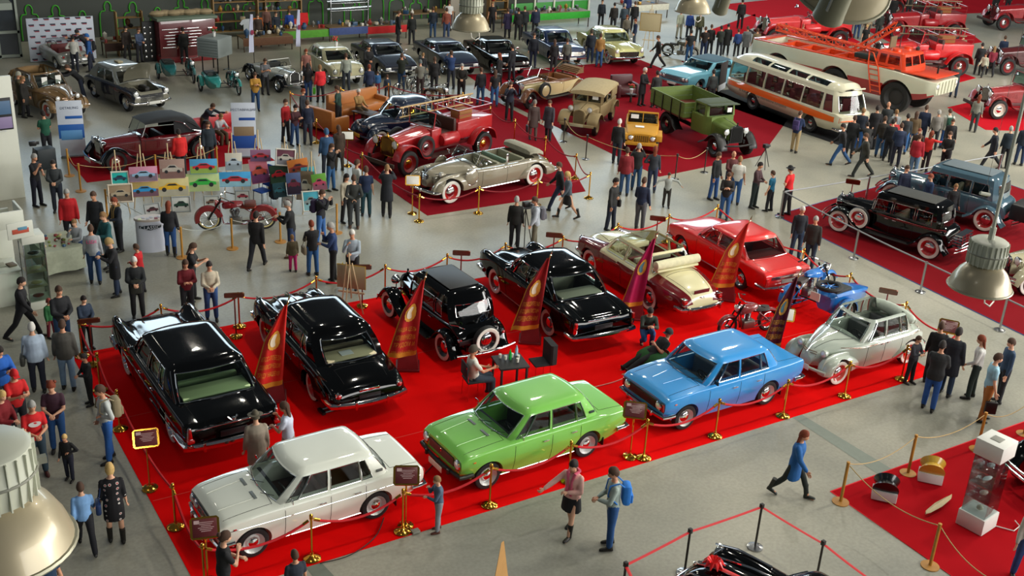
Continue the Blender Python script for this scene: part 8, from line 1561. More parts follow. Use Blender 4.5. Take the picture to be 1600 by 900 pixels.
def pattern_mat():
 m=bpy.data.materials.new('patterned_cloth');m.use_nodes=True;nt=m.node_tree;b=nt.nodes['Principled BSDF'];b.inputs['Roughness'].default_value=.9
 tc=nt.nodes.new('ShaderNodeTexCoord');v=nt.nodes.new('ShaderNodeTexVoronoi');v.inputs['Scale'].default_value=9;v.inputs['Randomness'].default_value=.3
 r=nt.nodes.new('ShaderNodeValToRGB');r.color_ramp.interpolation='CONSTANT';e=r.color_ramp.elements;e[0].position=0;e[0].color=lin('#a8343a');e[1].position=.18;e[1].color=lin('#c8c4bc')
 x=e.new(.27);x.color=lin('#121216');nt.links.new(tc.outputs['Object'],v.inputs['Vector']);nt.links.new(v.outputs['Distance'],r.inputs[0]);nt.links.new(r.outputs[0],b.inputs['Base Color']);return m
PM=pattern_mat();PPL={};collect_footprints()
for(px,py,fc,ps,top,bot,hair,lb,hh,ex)in PL:
 if top[1]=='PATTERN':top=(top[0],PM)
 wz=.014 if g(px,py).x>4.2 and 15.45<g(px,py).y<25.2 and g(px,py).x<23 else 0.0
 PPL[lb]=person(px,py,fc,ps,top,bot,hair,lb,h=hh,z=wz,skin=rnd.choice((SKIN,SKIN2)),**ex)
def who(s):return[v for k,v in PPL.items()if s in k][0]
for s,nm,lb,kd,col in(('light grey sweater and blue jeans','backpack','beige backpack worn by the man in light grey sweater','backpack','#8f8264'),('boy in blue','x','',None,''),('bearded man','backpack','bright blue backpack with pale spots on the bearded man','backpack','#2a7ad0'),('grey haired man in dark jacket holding','backpack','olive black backpack held in front by the grey haired man','front','#24261e'),('blonde woman in black patterned','handbag','royal blue leather handbag of the woman in patterned dress','shoulder','#16305c'),('white haired man in pale blue','shoulder_bag','grey shoulder bag of the man in pale blue parka','shoulder','#3a3c36'),('striding right with a black','shoulder_bag','large black bag of the man striding right','shoulder','#101012'),('white haired man in pale sweater','carrier_bag','yellow carrier bag held by the white haired man','hand','#d0b81c'),('dark red backpack','backpack','navy and dark red backpack of the man taking a photo','backpack','#2a1c3c'),('cream cardigan','handbag','small black handbag of the woman in cream cardigan','shoulder','#111'),('pale hoodie with grey','backpack','grey patterned backpack of the photographer','backpack','#6e7078'),('messenger bag','messenger_bag','black leather messenger bag of the man in dark grey','shoulder','#141414'),('ochre trousers','briefcase','black briefcase of the man in ochre trousers','hand','#121212'),('bright green carrier','carrier_bag','bright green carrier bag held by the dark haired woman','hand','#5ac82a'),('white carrier bag','carrier_bag','white carrier bag held by the woman in dark green','hand','#c8ccc8'),('carrying a white bag','carrier_bag','white carrier bag beside the man in dark green jacket','hand','#c4c8c0'),('green backpack','backpack','dark green backpack of the man in white jacket','backpack','#1c4a3a'),('khaki trousers','backpack','small red and blue backpack of the man in khaki trousers','backpack','#3a2c5c'),('blue cap with','backpack','black backpack of the man in the blue cap','backpack','#111214'),('auburn haired woman in black','shoulder_bag','patterned shoulder bag of the auburn haired woman','shoulder','#8a7c64'),('brown coat and grey','suitcase','black carry bag of the woman in grey knitted hat','hand','#141418')):
 if kd:carried(who(s),nm,lb,kd,col)
def chest_print(root,txt,col,back=False,size=.09,zz=1.22,depth=.16,shape=None):
 t=text_mb(txt,size);s=-1 if back else 1
 mapv(t,lambda a,b,c:(s*(depth-abs(a)*abs(a)*1.6),s*a,zz+b));obj('clothing_print',t,mat(col,.7),root)
chest_print(who('grey hoodie with a pink'),'LSDI','#f0408a',True,.14,1.28,.155)
o_=MB();o_.add([(.150-(.10*cos(a*pi/10))**2*2.2,.12*cos(a*pi/10),1.24+.06*sin(a*pi/10))for a in range(20)],[tuple(range(20))]);obj('clothing_print',o_,mat('#d0c8c4',.7),who('white oval print'))
for wlb,c1 in(('pink floral jacket','#d8607c'),('navy jacket with a patterned','#8a7040')):
 r=who(wlb);sc_=MB();sc_.tube([(-.04,.10,1.47),(.10,.08,1.46),(.14,.04,1.30),(.155,.05,.98)],.035,6,flat=.5);sc_.tube([(-.04,-.10,1.47),(.10,-.08,1.46),(.14,-.03,1.30),(.155,-.04,1.05)],.035,6,flat=.5);sc_.tube([(-.04,.10,1.47),(-.08,0,1.48),(-.04,-.10,1.47)],.035,6);obj('scarf',sc_,cloth(c1),r)
r=who('bearded man');b_=MB();b_.ball((.0,0,0),.06,8,sc=(.8,1.0,.7));obj('beard',b_,mat('#4a3020',.9),r,loc=(r.children[0].location.x,0,0));bpy.data.objects[-1]if False else None
# ------ barrier posts and ropes
def post_mesh(kind):
 p=MB();b=MB();h=MB()
 if kind=='brass':
  b.lathe([(.001,0),(.16,0),(.165,.012),(.15,.03),(.08,.055),(.035,.085),(.03,.11)],20);p.lathe([(.022,.08),(.022,.86)],10);h.ball((0,0,.905),.038,10);h.lathe([(.032,.84),(.036,.85),(.03,.87)],10)
 elif kind=='wood':b.lathe([(.001,0),(.17,0),(.17,.018),(.03,.03)],20);p.lathe([(.032,.02),(.032,.93)],10);h.lathe([(.036,.91),(.036,.94),(.001,.95)],10)
 elif kind=='steel':b.lathe([(.001,0),(.15,0),(.15,.02),(.06,.05)],18);p.lathe([(.035,.03),(.035,.92)],10);h.lathe([(.04,.90),(.04,.95),(.001,.955)],10)
 else:b.lathe([(.001,0),(.15,0),(.15,.02),(.04,.05)],18);p.lathe([(.022,.03),(.022,.88)],10);h.box((0,0,.92),(.07,.07,.10),bev=.01)
 return b.mesh('base'),p.mesh('pole'),h.mesh('top')
PMM={'brass':(BRASS,BRASS,BRASS),'wood':(mat('#b07c34',.5),mat('#b8822e',.5,noise=.1),mat('#b8822e',.5)),'steel':(STEEL,STEEL,STEEL),'black':(STEEL,mat('#3a3632',.4,.5),BLACKP)}
PM_={k:post_mesh(k)for k in PMM}
PN={'brass':'brass ball-topped barrier post','wood':'golden wooden barrier post','steel':'steel barrier post','black':'dark retractable tape post'}
def post(kind,px,py,zone,h=.93,z=0.0):
 p=g(px,py,h);t=thing('barrier_post',None,'barrier post',(p.x,p.y,z));nm=('base','pole','top_ball' if kind=='brass' else 'cap')
 for me,n,m in zip(PM_[kind],nm,PMM[kind]):inst(n,me,m,t)
 t['label']=PN[kind]+' '+zone;t['group']=PN[kind]+'s';return Vector((p.x,p.y,z))
def rope(a,b,kind,zone):
 col,r,sag,zz={'velvet':('#c4101c',.024,.22,.82),'maroon':('#8a1420',.022,.20,.82),'cord':('#b89a60',.010,.20,.88),'white':('#b4b8b0',.010,.16,.88),'bar':('#8d9294',.022,.015,.92),'tape':('#d0101c',.03,.01,.90)}[kind]
 m=MB();d=(b-a);n=d.normalized();a2,b2=a+n*.05,b-n*.05
 m.tube([a2.lerp(b2,k/12)+Vector((0,0,zz-a.z-sag*4*(k/12)*(1-k/12)))for k in range(13)],r,6 if kind!='tape' else 4,flat=.25 if kind=='tape' else None)
 o=obj({'bar':'steel_rail','tape':'barrier_tape','cord':'thin_rope','white':'thin_rope'}.get(kind,'velvet_rope'),m,cloth(col)if kind in('velvet','maroon')else mat(col,.5));tag(o,zone,'rope','ropes and rails between the '+PN[PK]+'s')
 if kind in('velvet','maroon'):
  for q,s in((a2,1),(b2,-1)):
   h=MB();h.tube([q+Vector((0,0,zz)),q+n*s*.10+Vector((0,0,zz-.05))],.028,8);obj('rope_end',h,BRASS,o)
def chain(kind,rk,pts,zones,z=0.0,closed=False):
 global PK
 PK=kind
 P=[post(kind,x,y,zn,z=z)for(x,y),zn in zip(pts,zones)]
 n=len(P)
 for i in range(n if closed else n-1):
  j=(i+1)%n;rope(P[i],P[j],rk,{'velvet':'bright red velvet rope','maroon':'dark red velvet rope','cord':'thin tan cord','white':'thin pale cord','bar':'long grey barrier bar','tape':'flat red barrier tape'}[rk]+' from the post '+zones[i])
Z_=.014
chain('brass','velvet',[(316,851),(269.5,757),(182,610),(151,552),(122.5,501),(251,476),(372,458),(494,432),(602,414),(699,397),(790,380),(880,369),(966,349),(1046,335),(1122,320),(1257,389),(1330,427),(1417,472),(1500,515),(1419,540),(1329.5,565),(1232.5,594),(1125,624),(1012.5,656),(893,690),(768,726),(630,765),(486,805)],['before the white saloon nose at the bottom corner','on the left carpet edge by the walking boy','behind the man with the beige backpack','just behind the boy in black sweater','at the far left corner of the red carpet','behind the long black limousine','between the limousine and the rounded saloon','behind the bonnet of the rounded saloon','behind the black sedan lamp','behind the black sedan roof','behind the peaked black saloon bonnet','behind the peaked black saloon wing','behind the cream convertible bonnet','behind the red saloon nose','behind the red saloon by the phone man','beside the two older men','behind the blue sidecar motorcycle','behind the folded grey top','by the information sign at the right corner','at the boy with folded arms','at the front wheel of the grey convertible','at the tail of the blue saloon','at the front wheel of the blue saloon','between the green and blue saloons','at the rear wheel of the green saloon','at the front wheel of the green saloon','behind the small boy in grey','at the middle of the white saloon'],Z_,True)
chain('brass','maroon',[(655.5,302.5),(566,238),(494,186),(453,142),(532,136),(607,130),(723,144),(766,166),(805,186),(853,212),(901,240),(923,269),(841,279),(749,291)],['in front of the grey tourer nose','left of the old fire engine','behind the men in red and navy','near the woman with the green bag','behind the tan sofas','beside the small boy in dark blue','beside the bald man facing us','behind the old fire engine ladder','by the woman photographing the phaeton','beside the two women in coats','behind the tail of the grey tourer','right of the strolling couple','at the rear wheel of the grey tourer','at the door of the grey tourer'],0,True)
chain('wood','cord',[(104,233),(122,256),(242,242),(338,230)],['at the left end of the maroon cabriolet carpet','at the front wheel of the maroon cabriolet','at the door of the maroon cabriolet','right of the man in the teal padded jacket'])
chain('wood','white',[(164,296),(282,355),(361,342),(437,332),(526,319)],['left of the paintings','right of the white counter','in front of the maroon motorcycle','behind the balding man with the phone','right of the man with the dark red backpack'])
chain('wood','cord',[(1615,622),(1541,645),(1432,680),(1325.7,722.5),(1469,819),(1580,915)],['beyond the right edge of the crimson carpet','by the man in ochre trousers','at the back edge of the crimson carpet','at the left corner of the crimson carpet','at the front edge of the crimson carpet','at the bottom right of the crimson carpet'])
chain('steel','bar',[(1566,241),(1359,277),(1225,299),(1342,360),(1448,410),(1574,467),(1650,500)],['near the man in navy coat at the right','behind the long black sedan bonnet','beside the man in the black hat','in front of the long black sedan','at the rear wheel of the long black sedan','below the large hanging lamp','beyond the right edge'])
chain('black','tape',[(1000,925),(978,881),(1078.7,828.7),(1190.7,790),(1286.7,847.5),(1362,905)],['at the bottom edge left of the ribboned car','at the left corner around the ribboned car','left of the ribboned car bonnet','at the far corner around the ribboned car','right of the ribboned car','at the bottom edge right of the ribboned car'])
chain('black','cord',[(883,186),(918,212),(1059,242),(1105,232)],['before the left wing of the tan field car','before the tan field car plate','right of the yellow jeep','before the green lorry radiator'])
def sign(px,py,zone,back=False,z=Z_,h=1.12,col='#5a1f22',white=False):
 p=g(px,py,h);a=math.atan2(CAM.y-p.y,CAM.x-p.x)+(pi if back else 0);t=thing('information_sign',('white' if white else 'dark red')+' information plaque in brass frame '+zone,'sign',(p.x,p.y,z),a)
 b=MB();b.lathe([(.001,0),(.16,0),(.15,.03),(.05,.06),(.022,.09)],18);obj('base',b,BRASS,t)
 q=MB();q.tube([(0,0,.06),(0,0,h-.08)],.018,8);obj('pole',q,BRASS if not back else mat('#7a2018',.3),t)
 M=Matrix.Translation((0,0,h))@Matrix.Rotation(R_(-50),4,'Y')
 f=MB();f.prism([(-.15,-.24),(-.19,-.20),(-.19,.20),(-.15,.24),(.15,.24),(.19,.20),(.19,-.20),(.15,-.24)],-.015,.012,0,M@Matrix.Rotation(pi/2,4,'Y')@Matrix.Identity(4));o=obj('frame',f,BRASS if not back else mat('#5a3018',.4,.5),t)
 f=MB();f.box((.016,0,0),(.006,.40,.31),0,M,bev=.002);obj('plaque',f,mat('#d8d6cc' if white else col,.35),o)
 if not white:
  f=MB();f.box((.02,-.13,.10),(.002,.09,.06),0,M);[f.box((.02,.02,.09-.03*i),(.002,.26-.05*(i%3),.010),0,M)for i in range(6)];obj('plaque_lettering',f,mat('#b89a98',.5),o)
for a in((320,826,'at the white saloon nose'),(228,686,'on the left edge behind the limousine tail'),(635,744,'at the white saloon tail'),(992,642,'between the green and blue saloons'),(1482,511,'at the right corner behind the coat man')):sign(*a)
sign(1227,492,'between the red motorcycle and the grey convertible',white=True)
for a in((366,462,'left of the rounded saloon'),(139,502,'at the far left carpet corner'),(566,418,'beside the yellow carrier bag'),(721,396,'behind the black sedan roof'),(866,368,'left of the cream convertible'),(1028,342,'behind the cream convertible'),(1388,456,'behind the folded grey top')):sign(*a,back=True)
sign(645,282,'at the nose of the grey tourer',z=0,white=True);sign(543,212,'at the plate of the dark blue rounded saloon',z=0,white=True);sign(1333,284,'behind the long black sedan bonnet',back=True,z=0)
# ------ banners on pedestals
def banner(px,py,zone,col,lines,emblem,sw=1.0,fade=0):
 p=g(px,py);a=math.atan2(CAM.y-p.y,CAM.x-p.x);t=thing('flag_pedestal','dark red pyramid pedestal holding the flag '+zone,'pedestal',(p.x,p.y,Z_),a+pi/4*0)
 b=MB();b.box((0,0,.03),(.56,.56,.05),bev=.008);b.box((0,0,.56),(.50,.50,1.02),taper=.42);obj('pyramid',b,mat('#6e0d16',.5,noise=.08),t)
 f=thing('flag',('crimson' if col<'#a' else 'scarlet')+' velvet flag with gold fringe and lettering '+zone,'flag',(p.x,p.y,1.08),a)
 pl=MB();pl.tube([(0,0,-.02),(.05,.36,1.26)],.016,8);obj('flag_pole',pl,mat('#b8863a',.4,.4),f);tp=MB();tp.lathe([(.02,0),(.03,.03),(.012,.06),(.022,.12),(.001,.20)],8,0,Matrix.Translation((.05,.36,1.26))@Matrix.Rotation(R_(-15),4,'X'));obj('flag_finial',tp,metal('#d8cfa8',.2),f)
 def S(u,v):
  z=1.22-v*(1.74+.22*u);y=.35-v*.16-u*(.07+.20*min(1,v*2.5)*sw+.42*v*sw);w=.06+.10*v;x=.05+.02+w*(.5*sin(u*9+v*2)+.5)*.9+.19*v;return(x,y,z-.06*sin(u*6)*v)
 def grid(u0,u1,v0,v1,nu,nv,off=0.0):
  m=MB();m.add([(lambda q:(q[0]+off,q[1],q[2]))(S(u0+(u1-u0)*i/nu,v0+(v1-v0)*j/nv))for j in range(nv+1)for i in range(nu+1)],[(j*(nu+1)+i,(j+1)*(nu+1)+i,(j+1)*(nu+1)+i+1,j*(nu+1)+i+1)for j in range(nv)for i in range(nu)]);return m
 m=grid(0,1,0,.94,24,20);k=grid(0,1,0,.94,24,20,-.012);m.add(k.v,[tuple(reversed(q))for q in k.f]);obj('flag_cloth',m,mat(col,.55,noise=.25,nscale=6),f)
 fr=grid(0,1,.94,1.0,24,2,.004);fr2=grid(.97,1.02,.25,.96,1,12,.004);fr.add(fr2.v,fr2.f);obj('fringe',fr,mat('#d0942a',.6,.2),f)
 def put(mb,u0,u1,v0,v1):
  xs=[q[0]for q in mb.v];ys=[q[1]for q in mb.v];x0,x1,y0,y1=min(xs),max(xs),min(ys),max(ys)
  return mapv(mb,lambda x,y,z:(lambda q:(q[0]+.022,q[1],q[2]))(S(u0+(u1-u0)*(1-(x-x0)/(x1-x0))if False else u1-(u1-u0)*(x-x0)/(x1-x0),v1-(v1-v0)*(y-y0)/(y1-y0))))
 if emblem:
  d=MB();d.add([(cos(i*pi/14)*(1+.06*(i%2)),sin(i*pi/14)*(1+.06*(i%2)),0)for i in range(28)]+[(0,0,0)],[(i,(i+1)%28,28)for i in range(28)]);o=obj('emblem',put(d,.25,.80,.30,.54),mat('#d89a3a',.5),f)
  d=MB();d.add([(cos(i*pi/10),sin(i*pi/10),0)for i in range(20)]+[(0,0,0)],[(i,(i+1)%20,20)for i in range(20)]);put(d,.36,.70,.34,.50);obj('emblem_centre',mapv(d,lambda x,y,z:(x+.006,y,z)),mat('#e0d4b8' if emblem==1 else '#4a7a8a',.5),f)
 for i,tx in enumerate(lines):obj('flag_lettering',put(text_mb(tx,1),.12,.90,.60+.10*i,.67+.10*i),mat('#e0a83a',.5,.3),f)
TX=['ЗА ПОБЕДУ','В СОЦИАЛИСТИЧЕСКОМ','СОРЕВНОВАНИИ']
banner(428,622,'left of the rounded black saloon','#d01a0c',['КПСС-ПОБЕДА','СОЦИАЛИСТИЧЕСКОМУ','ТРУДУ НАШЕМУ'],1)
banner(637,574,'left of the black sedan','#b81418',['НАША ЦЕЛЬ','КОММУНИЗМА','ТРУДОМ И','БОРЬБОЙ К НЕМУ'],1)
banner(828,532,'left of the peaked black saloon','#9a1014',['ПОБЕДИТЕЛЮ','В СОЦИАЛИСТИЧ','СОРЕВНОВАНИИ'],1)
banner(990,495,'left of the cream convertible','#b40c50',[],2,.8)
banner(1133,466,'in front of the red saloon door','#cc2010',TX,1)
banner(1203,560,'behind the red motorcycle','#5c0820',['ПОБЕДИТЕЛЮ','СОЦИАЛИСТИЧЕСКОГО','СОРЕВНОВАНИЯ'],2,.6)
for(px,py,zn)in((398,118,'left of the pale roadster'),(470,108,'behind the dark haired woman')):
 p=g(px,py);f=thing('pale_flag','narrow white and blue flag on black pole '+zn,'flag',(p.x,p.y,0),R_(-60));m=MB();m.tube([(0,0,0),(0,0,2.9)],.015,6);obj('flag_pole',m,BLACKP,f)
 m=MB();m.loft([[(.02+.05*sin(k*1.4),-.01-w*k/5,z)for k in range(6)]for z,w in((2.8,.18),(2.3,.28),(1.7,.34),(1.1,.38))],0,closed=False,cap=False);obj('flag_cloth',m,mat('#b8bcd0',.8),f);m=MB();m.ball((.06,-.12,2.0),.12,10,sc=(.1,1,1));obj('flag_roundel',m,mat('#7a1c3c',.7),f)
# ------ easels with paintings
def easel(p,a,h,lb):
 t=thing('easel',lb,'easel',(p.x,p.y,0),a);W=mat('#c8b088',.7,noise=.1);s=.30
 for y in(s,-s):m=MB();m.tube([(.12,y,0),(-.10,y*.25,h)],.018,4);obj('leg',m,W,t)
 m=MB();m.tube([(-.55,0,0),(-.10,0,h*.9)],.016,4);obj('leg',m,W,t);m=MB();m.tube([(.06,0,.45),(-.12,0,h+.28)],.020,4);obj('mast',m,W,t);m=MB();m.box((.06,0,.62),(.05,.7,.04));obj('ledge',m,W,t)
def painting(px,py,w,h,z,bg1,bg2,car,frame,lb,lean=8,roll=0,face=0):
 p=g(px,py,z);a=math.atan2(CAM.y-p.y,CAM.x-p.x)+R_(face);d=(CAM-p).length/F_PX;w,h=w*d,h*d*1.12
 t=thing('painting',lb,'painting',(p.x,p.y,z),a);t.rotation_euler=(R_(roll),R_(-lean),a)
 m=MB();m.box((0,0,0),(.03,w,h),bev=.004);obj('canvas',m,mat(bg1,.7,noise=.15,nscale=5),t);m=MB();m.box((.017,0,-h*.22),(.003,w*.97,h*.5));obj('painted_ground',m,mat(bg2,.7,noise=.15,nscale=5),t)
 if car:
  c=[(-.40,-.12),(-.40,.02),(-.24,.06),(-.12,.20),(.12,.20),(.24,.07),(.40,.03),(.41,-.12)];M_=Matrix(((0,0,1,.019),(1,0,0,0),(0,1,0,0),(0,0,0,1)));m=MB();m.prism([(x*w,y*h*1.1)for x,y in c],0,.003,0,M_);obj('painted_car',m,mat(car,.6,noise=.2,nscale=9),t)
  m=MB();m.prism([(x*w,y*h*1.1)for x,y in((-.18,.07),(-.09,.16),(.10,.16),(.18,.07))],.003,.005,0,M_);[m.prism([(w*(x+.07*cos(i*pi/6)),h*-.13+w*.07*sin(i*pi/6))for i in range(12)],.003,.005,0,M_)for x in(-.24,.25)];obj('painted_details',m,mat('#1c2024',.6),t)
 if frame:m=MB();m.tube([(.01,y*w/2,zz*h/2)for y,zz in((-1,-1),(1,-1),(1,1),(-1,1))],.035,4,loop=True);obj('frame',m,mat(frame,.6),t)
E1,E2,E3='#d8d4c8','#cfc0a4','#9aa0a0'
PT=[(187,278,23,16,1.35,'#1ab0a8','#18a098','#12405a',E1,'small turquoise painting in white frame, upper left'),(188,302,33,23,.90,'#9a8468','#6a5a4a','#a89a80','#d8ccb8','beige framed painting of a grey streamlined car'),(224,272,40,20,1.45,'#c888a0','#7a6a7a','#8ab4d0',None,'pink painting of a pale blue and red convertible'),(226,296,40,20,.95,'#b09a5a','#6a4a5a','#1c8ac8',None,'ochre painting of a bright blue round car'),(269,264,36,26,1.50,'#a08478','#7a5a54','#b4aca0',None,'brown painting of a pale sports car'),(269,292,48,25,.95,'#c8bc84','#a8a490','#d8a81c',None,'sand coloured painting of a yellow sports car'),(318,260,40,20,1.50,'#4a9ac8','#8aa84a','#c4202c',None,'blue and green painting of a red coupe'),(317,285,48,24,.98,'#b4c888','#a0b07a','#2ca83c',None,'pale green painting of a green sports car'),(365,253,25,24,1.60,'#c8c4b4','#8a98a0','#a8b8c4',None,'pale painting of a white car with pink sky'),(367,280,47,20,1.05,'#3a9ad0','#88b8c8','#b8202c',None,'bright blue painting of a red saloon'),(407,243,30,16,1.60,'#9a6a8a','#6a4a6a','#c82c34',None,'mauve painting of a red sports car'),(405,267,27,34,1.10,'#d87888','#7a3a6a','#c8503a',None,'tall pink sunset painting of an orange beetle shaped car'),(446,246,28,22,1.65,'#6a3a4a','#8a8a90','#c0bcb0',E1,'white framed painting of a pale saloon on plum'),(466,261,31,22,1.40,'#c8742c','#a04a2a','#8a2c24',None,'orange painting of a dark red old car'),(436,272,28,25,1.10,'#1c3a24','#2c4a34','#c81c2c',None,'dark green painting of a red estate car'),(481,269,20,14,1.30,'#4aa8b8','#3a8a5a','#2a9ac8',None,'small turquoise painting leaning behind others'),(459,287,22,30,1.05,'#4a5a84','#2c1c34','#6a1c34',None,'tall dark blue painting of mountains and a maroon car'),(499,285,22,24,1.15,'#6aa83c','#a8647a','#c84a6a',None,'lime green painting of a pink scooter'),(476,290,24,40,.95,'#5a4a34','#7a6a5a','#a09a8a',None,'tall brown painting of headlights at dusk'),(437,297,20,20,.80,'#1c4a54','#1c3a44','#2a6a78',None,'dark teal painting low in the group'),(486,314,25,27,.90,'#4aacc0','#88bcc4','#8a9a9a',E1,'sky blue framed painting of a pale convertible'),(449,315,15,15,.40,'#c8c4bc','#c8c4bc','#8a3a4a',E3,'small white print of a red car, right group'),(238,327,21,15,.30,'#c8cac8','#c8cac8','#5a2c34',E3,'white print of a maroon car on the floor'),(283,319,26,20,.45,'#cccec8','#cccec8','#1c4434',E3,'white print of a dark green car on the floor'),(331,315,21,15,.40,'#c4c8c0','#c4c8c0','#7a5a4a',E3,'white print behind the motorcycle handlebar'),(379,306,20,14,.45,'#c4c6be','#c4c6be','#a83444',E3,'white print of a red car behind the motorcycle')]
for i,q in enumerate(PT):painting(*q,roll=(0 if i<11 else(8,-4,10,6,6,4,8,-3,6,4,-5,6,0,0,0,0)[i-11]))
for px,py,lb in((188,345,'under the turquoise painting'),(226,335,'under the pink convertible painting'),(268,332,'under the pale sports car painting'),(318,322,'under the red coupe painting'),(366,312,'under the white car painting'),(406,306,'under the pink sunset painting'),(447,318,'under the plum painting'),(470,332,'under the orange painting'),(488,345,'under the sky blue painting')):
 p=g(px,py-6);d=(p-CAM);d.z=0;p=p+d.normalized()*.35;easel(p,math.atan2(CAM.y-p.y,CAM.x-p.x),1.72,'pale wooden easel standing '+lb)
for px,py,lb,sc in((548,492,'folded easel with gold framed notice board between the black cars',1.0),(1012,80,'tall easel with cork boards by the olive motorcycle',1.5)):
 p=g(px,py);a=math.atan2(CAM.y-p.y,CAM.x-p.x)+(pi*.9 if sc==1 else 0);easel(p,a,1.5*sc,lb)
 t=thing('notice_board','gold edged notice board seen from behind, leaning on the folded easel' if sc==1 else 'beige cork board with white sheet on the tall easel','notice board',(p.x,p.y,1.05*sc),a);m=MB();m.box((.06,0,0),(.03,.75*sc,.62*sc),bev=.01);obj('board',m,mat('#a89a78',.7),t);m=MB();m.tube([(.07,y*.37*sc,z*.31*sc)for y,z in((-1,-1),(1,-1),(1,1),(-1,1))],.025,4,loop=True);obj('frame',m,mat('#a8863a',.4,.4),t)
# ------ hanging lamps
def bell_lamp(px,py,dist,lb,ribs=24,sc=1.0,tall=9):
 p=at_dist(px,py,dist);t=thing('pendant_lamp',lb,'lamp',tuple(p),0,None,sc);W=mat('#c9cbb8',.45,noise=.05)
 d=MB();d.lathe([(.10,.235),(.16,.215),(.225,.15),(.27,.07),(.292,0),(.298,-.012)],36,cap=False);d.lathe([(.29,-.012),(.262,.07),(.215,.14),(.15,.20)],36,cap=False);obj('reflector',d,mat('#b8ab8c',.35,.25,.3,noise=.06),t)
 d=MB();d.tube([(.298*cos(i*pi/18),.298*sin(i*pi/18),-.012)for i in range(36)],.012,6,loop=True);obj('rim',d,mat('#a8a48c',.4,.4),t)
 d=MB();d.lathe([(.285,-.005),(.2,-.012),(.001,-.02)],32,cap=False);obj('lens',d,mat('#ffffff',.3,emit=3.0),t)
 h=MB();h.lathe([(.125,.225),(.165,.235),(.175,.33),(.18,.34),(.18,.35),(.175,.36),(.17,.46),(.15,.475),(.05,.48),(.001,.485)],28,cap=False)
 for i in range(ribs):a=2*pi*i/ribs;h.box((.176,0,.345),(.014,.006,.22),0,Matrix.Rotation(a,4,'Z'))
 obj('ballast_housing',h,W,t);b=MB();b.tube([(.182*cos(i*pi/14),.182*sin(i*pi/14),.345)for i in range(28)],.007,5,loop=True);b.box((.20,0,.345),(.04,.03,.03));obj('clamp_ring',b,mat('#8a8a7c',.5,.3),t)
 r=MB();r.tube([(0,0,.48),(0,0,.60)],.03,8);r.tube([(0,0,.58),(0,0,tall)],.016,8);obj('hanging_rod',r,W,t);r=MB();r.tube([(.03,.0,.5),(.05,.05,.8),(.03,.02,tall)],.005,5);obj('power_cable',r,mat('#8a8670',.6),t)
 hk=MB();hk.tube([(.10,-.1,-.02),(.10,-.12,-.14),(.02,-.14,-.17),(-.04,-.12,-.13),(-.05,-.1,-.02)],.008,6);obj('safety_loop',hk,mat('#9a968a',.4),t);return t
bell_lamp(1531,446,11.9,'large cream pendant lamp hanging at the right before the black sedan')
bell_lamp(0,846,5.3,'nearest and largest cream pendant lamp at the lower left corner')
bell_lamp(735,43,18.0,'cream pendant lamp hanging over the navy saloon at the top')
bell_lamp(1082,16,19.5,'small cream pendant lamp at the top edge over the crowd')
bell_lamp(1313,-30,7.6,'big metallic pendant lamp at the top edge over the fire engines',sc=1.1).rotation_euler=(R_(35),R_(-15),0)
for px,py,dd,lb in((1303,6,7.2,'grey metal spotlight cylinder hanging under the big metallic lamp'),(1128,6,14.0,'dark spotlight hanging at the top edge right of the small lamp')):
 p=at_dist(px,py,dd);t=thing('spotlight',lb,'lamp',tuple(p));t.rotation_euler=(R_(20),R_(-18),.4);m=MB();m.lathe([(.001,.16),(.07,.16),(.085,.14),(.09,-.06),(.095,-.10),(.085,-.11),(.001,-.09)],20);obj('lamp_body',m,mat('#8d8c78',.4,.5),t);m=MB();m.tube([(.10,0,.0),(.10,0,.25),(0,0,.30),(-.10,0,.25),(-.10,0,0)],.01,5);m.tube([(0,0,.3),(0,0,6)],.008,5);obj('bracket',m,STEEL,t)
p=at_dist(1539,303,12);t=thing('cable_lamp','small pale tube light hanging on a thin wire beside the lamp rod','lamp',tuple(p));m=MB();m.tube([(-.05,.02,.01),(.05,-.02,-.01)],.018,8);obj('tube',m,mat('#c4c4b0',.5),t);m=MB();m.tube([(-.05,.02,.01),(0,0,.12),(.05,-.02,0)],.002,4);m.tube([(0,0,.12),(0,0,7)],.002,4);obj('wire',m,STEEL,t)
# ------ left booth, counters, display cases
def boxthing(name,lb,cat,p,rz,parts,group=None,z=0.0):
 t=thing(name,lb,cat,(p.x,p.y,z),rz,group)
 for nm,c,d,m in parts:q=MB();q.box(c,d,bev=min(.008,min(d)*.3));obj(nm,q,m if not isinstance(m,str)else mat(m,.55,noise=.05),t)
 return t
WH=mat('#d4d6c8',.5,noise=.03);p=g(40,308)
boxthing('video_booth','tall white booth wall with photo screens at the left edge','booth',p,R_(4),[('side_wall',(-1.4,.05,1.95),(2.8,.12,3.9),WH),('screen',(-.62,-.02,2.75),(1.05,.03,1.0),'#16181c'),('screen_photo',(-.62,-.045,2.95),(1.0,.01,.42),'#4a6a8c'),('screen_photo',(-.62,-.045,2.48),(1.0,.01,.36),'#8a7aa0')])
q=text_mb('vicos.ru',.14);mapv(q,lambda a,b,c:(-.55+a,-.055,2.24+b));obj('screen_lettering',q,mat('#c8ccd0',.5),bpy.context.scene.objects['video_booth'])
a=R_(4);p=g(62,470);p2=Vector((p.x-1.05,p.y+.2,0))
t=boxthing('white_kiosk','white exhibition kiosk with blue car photo and shelf at the left edge','kiosk',p2,a,[('counter',(-.3,.2,.45),(1.9,.9,.9),WH),('counter_top',(-.3,.2,.92),(2.0,.95,.04),'#c8ccc0'),('rear_wall',(-.3,.9,1.1),(2.2,.08,2.2),WH),('fascia',(-.2,.1,2.15),(2.3,.06,.45),WH),('fascia_photo',(-.3,.06,2.12),(1.3,.01,.26),'#3a7a88'),('fascia',(.95,.5,2.15),(.06,.85,.45),WH)])
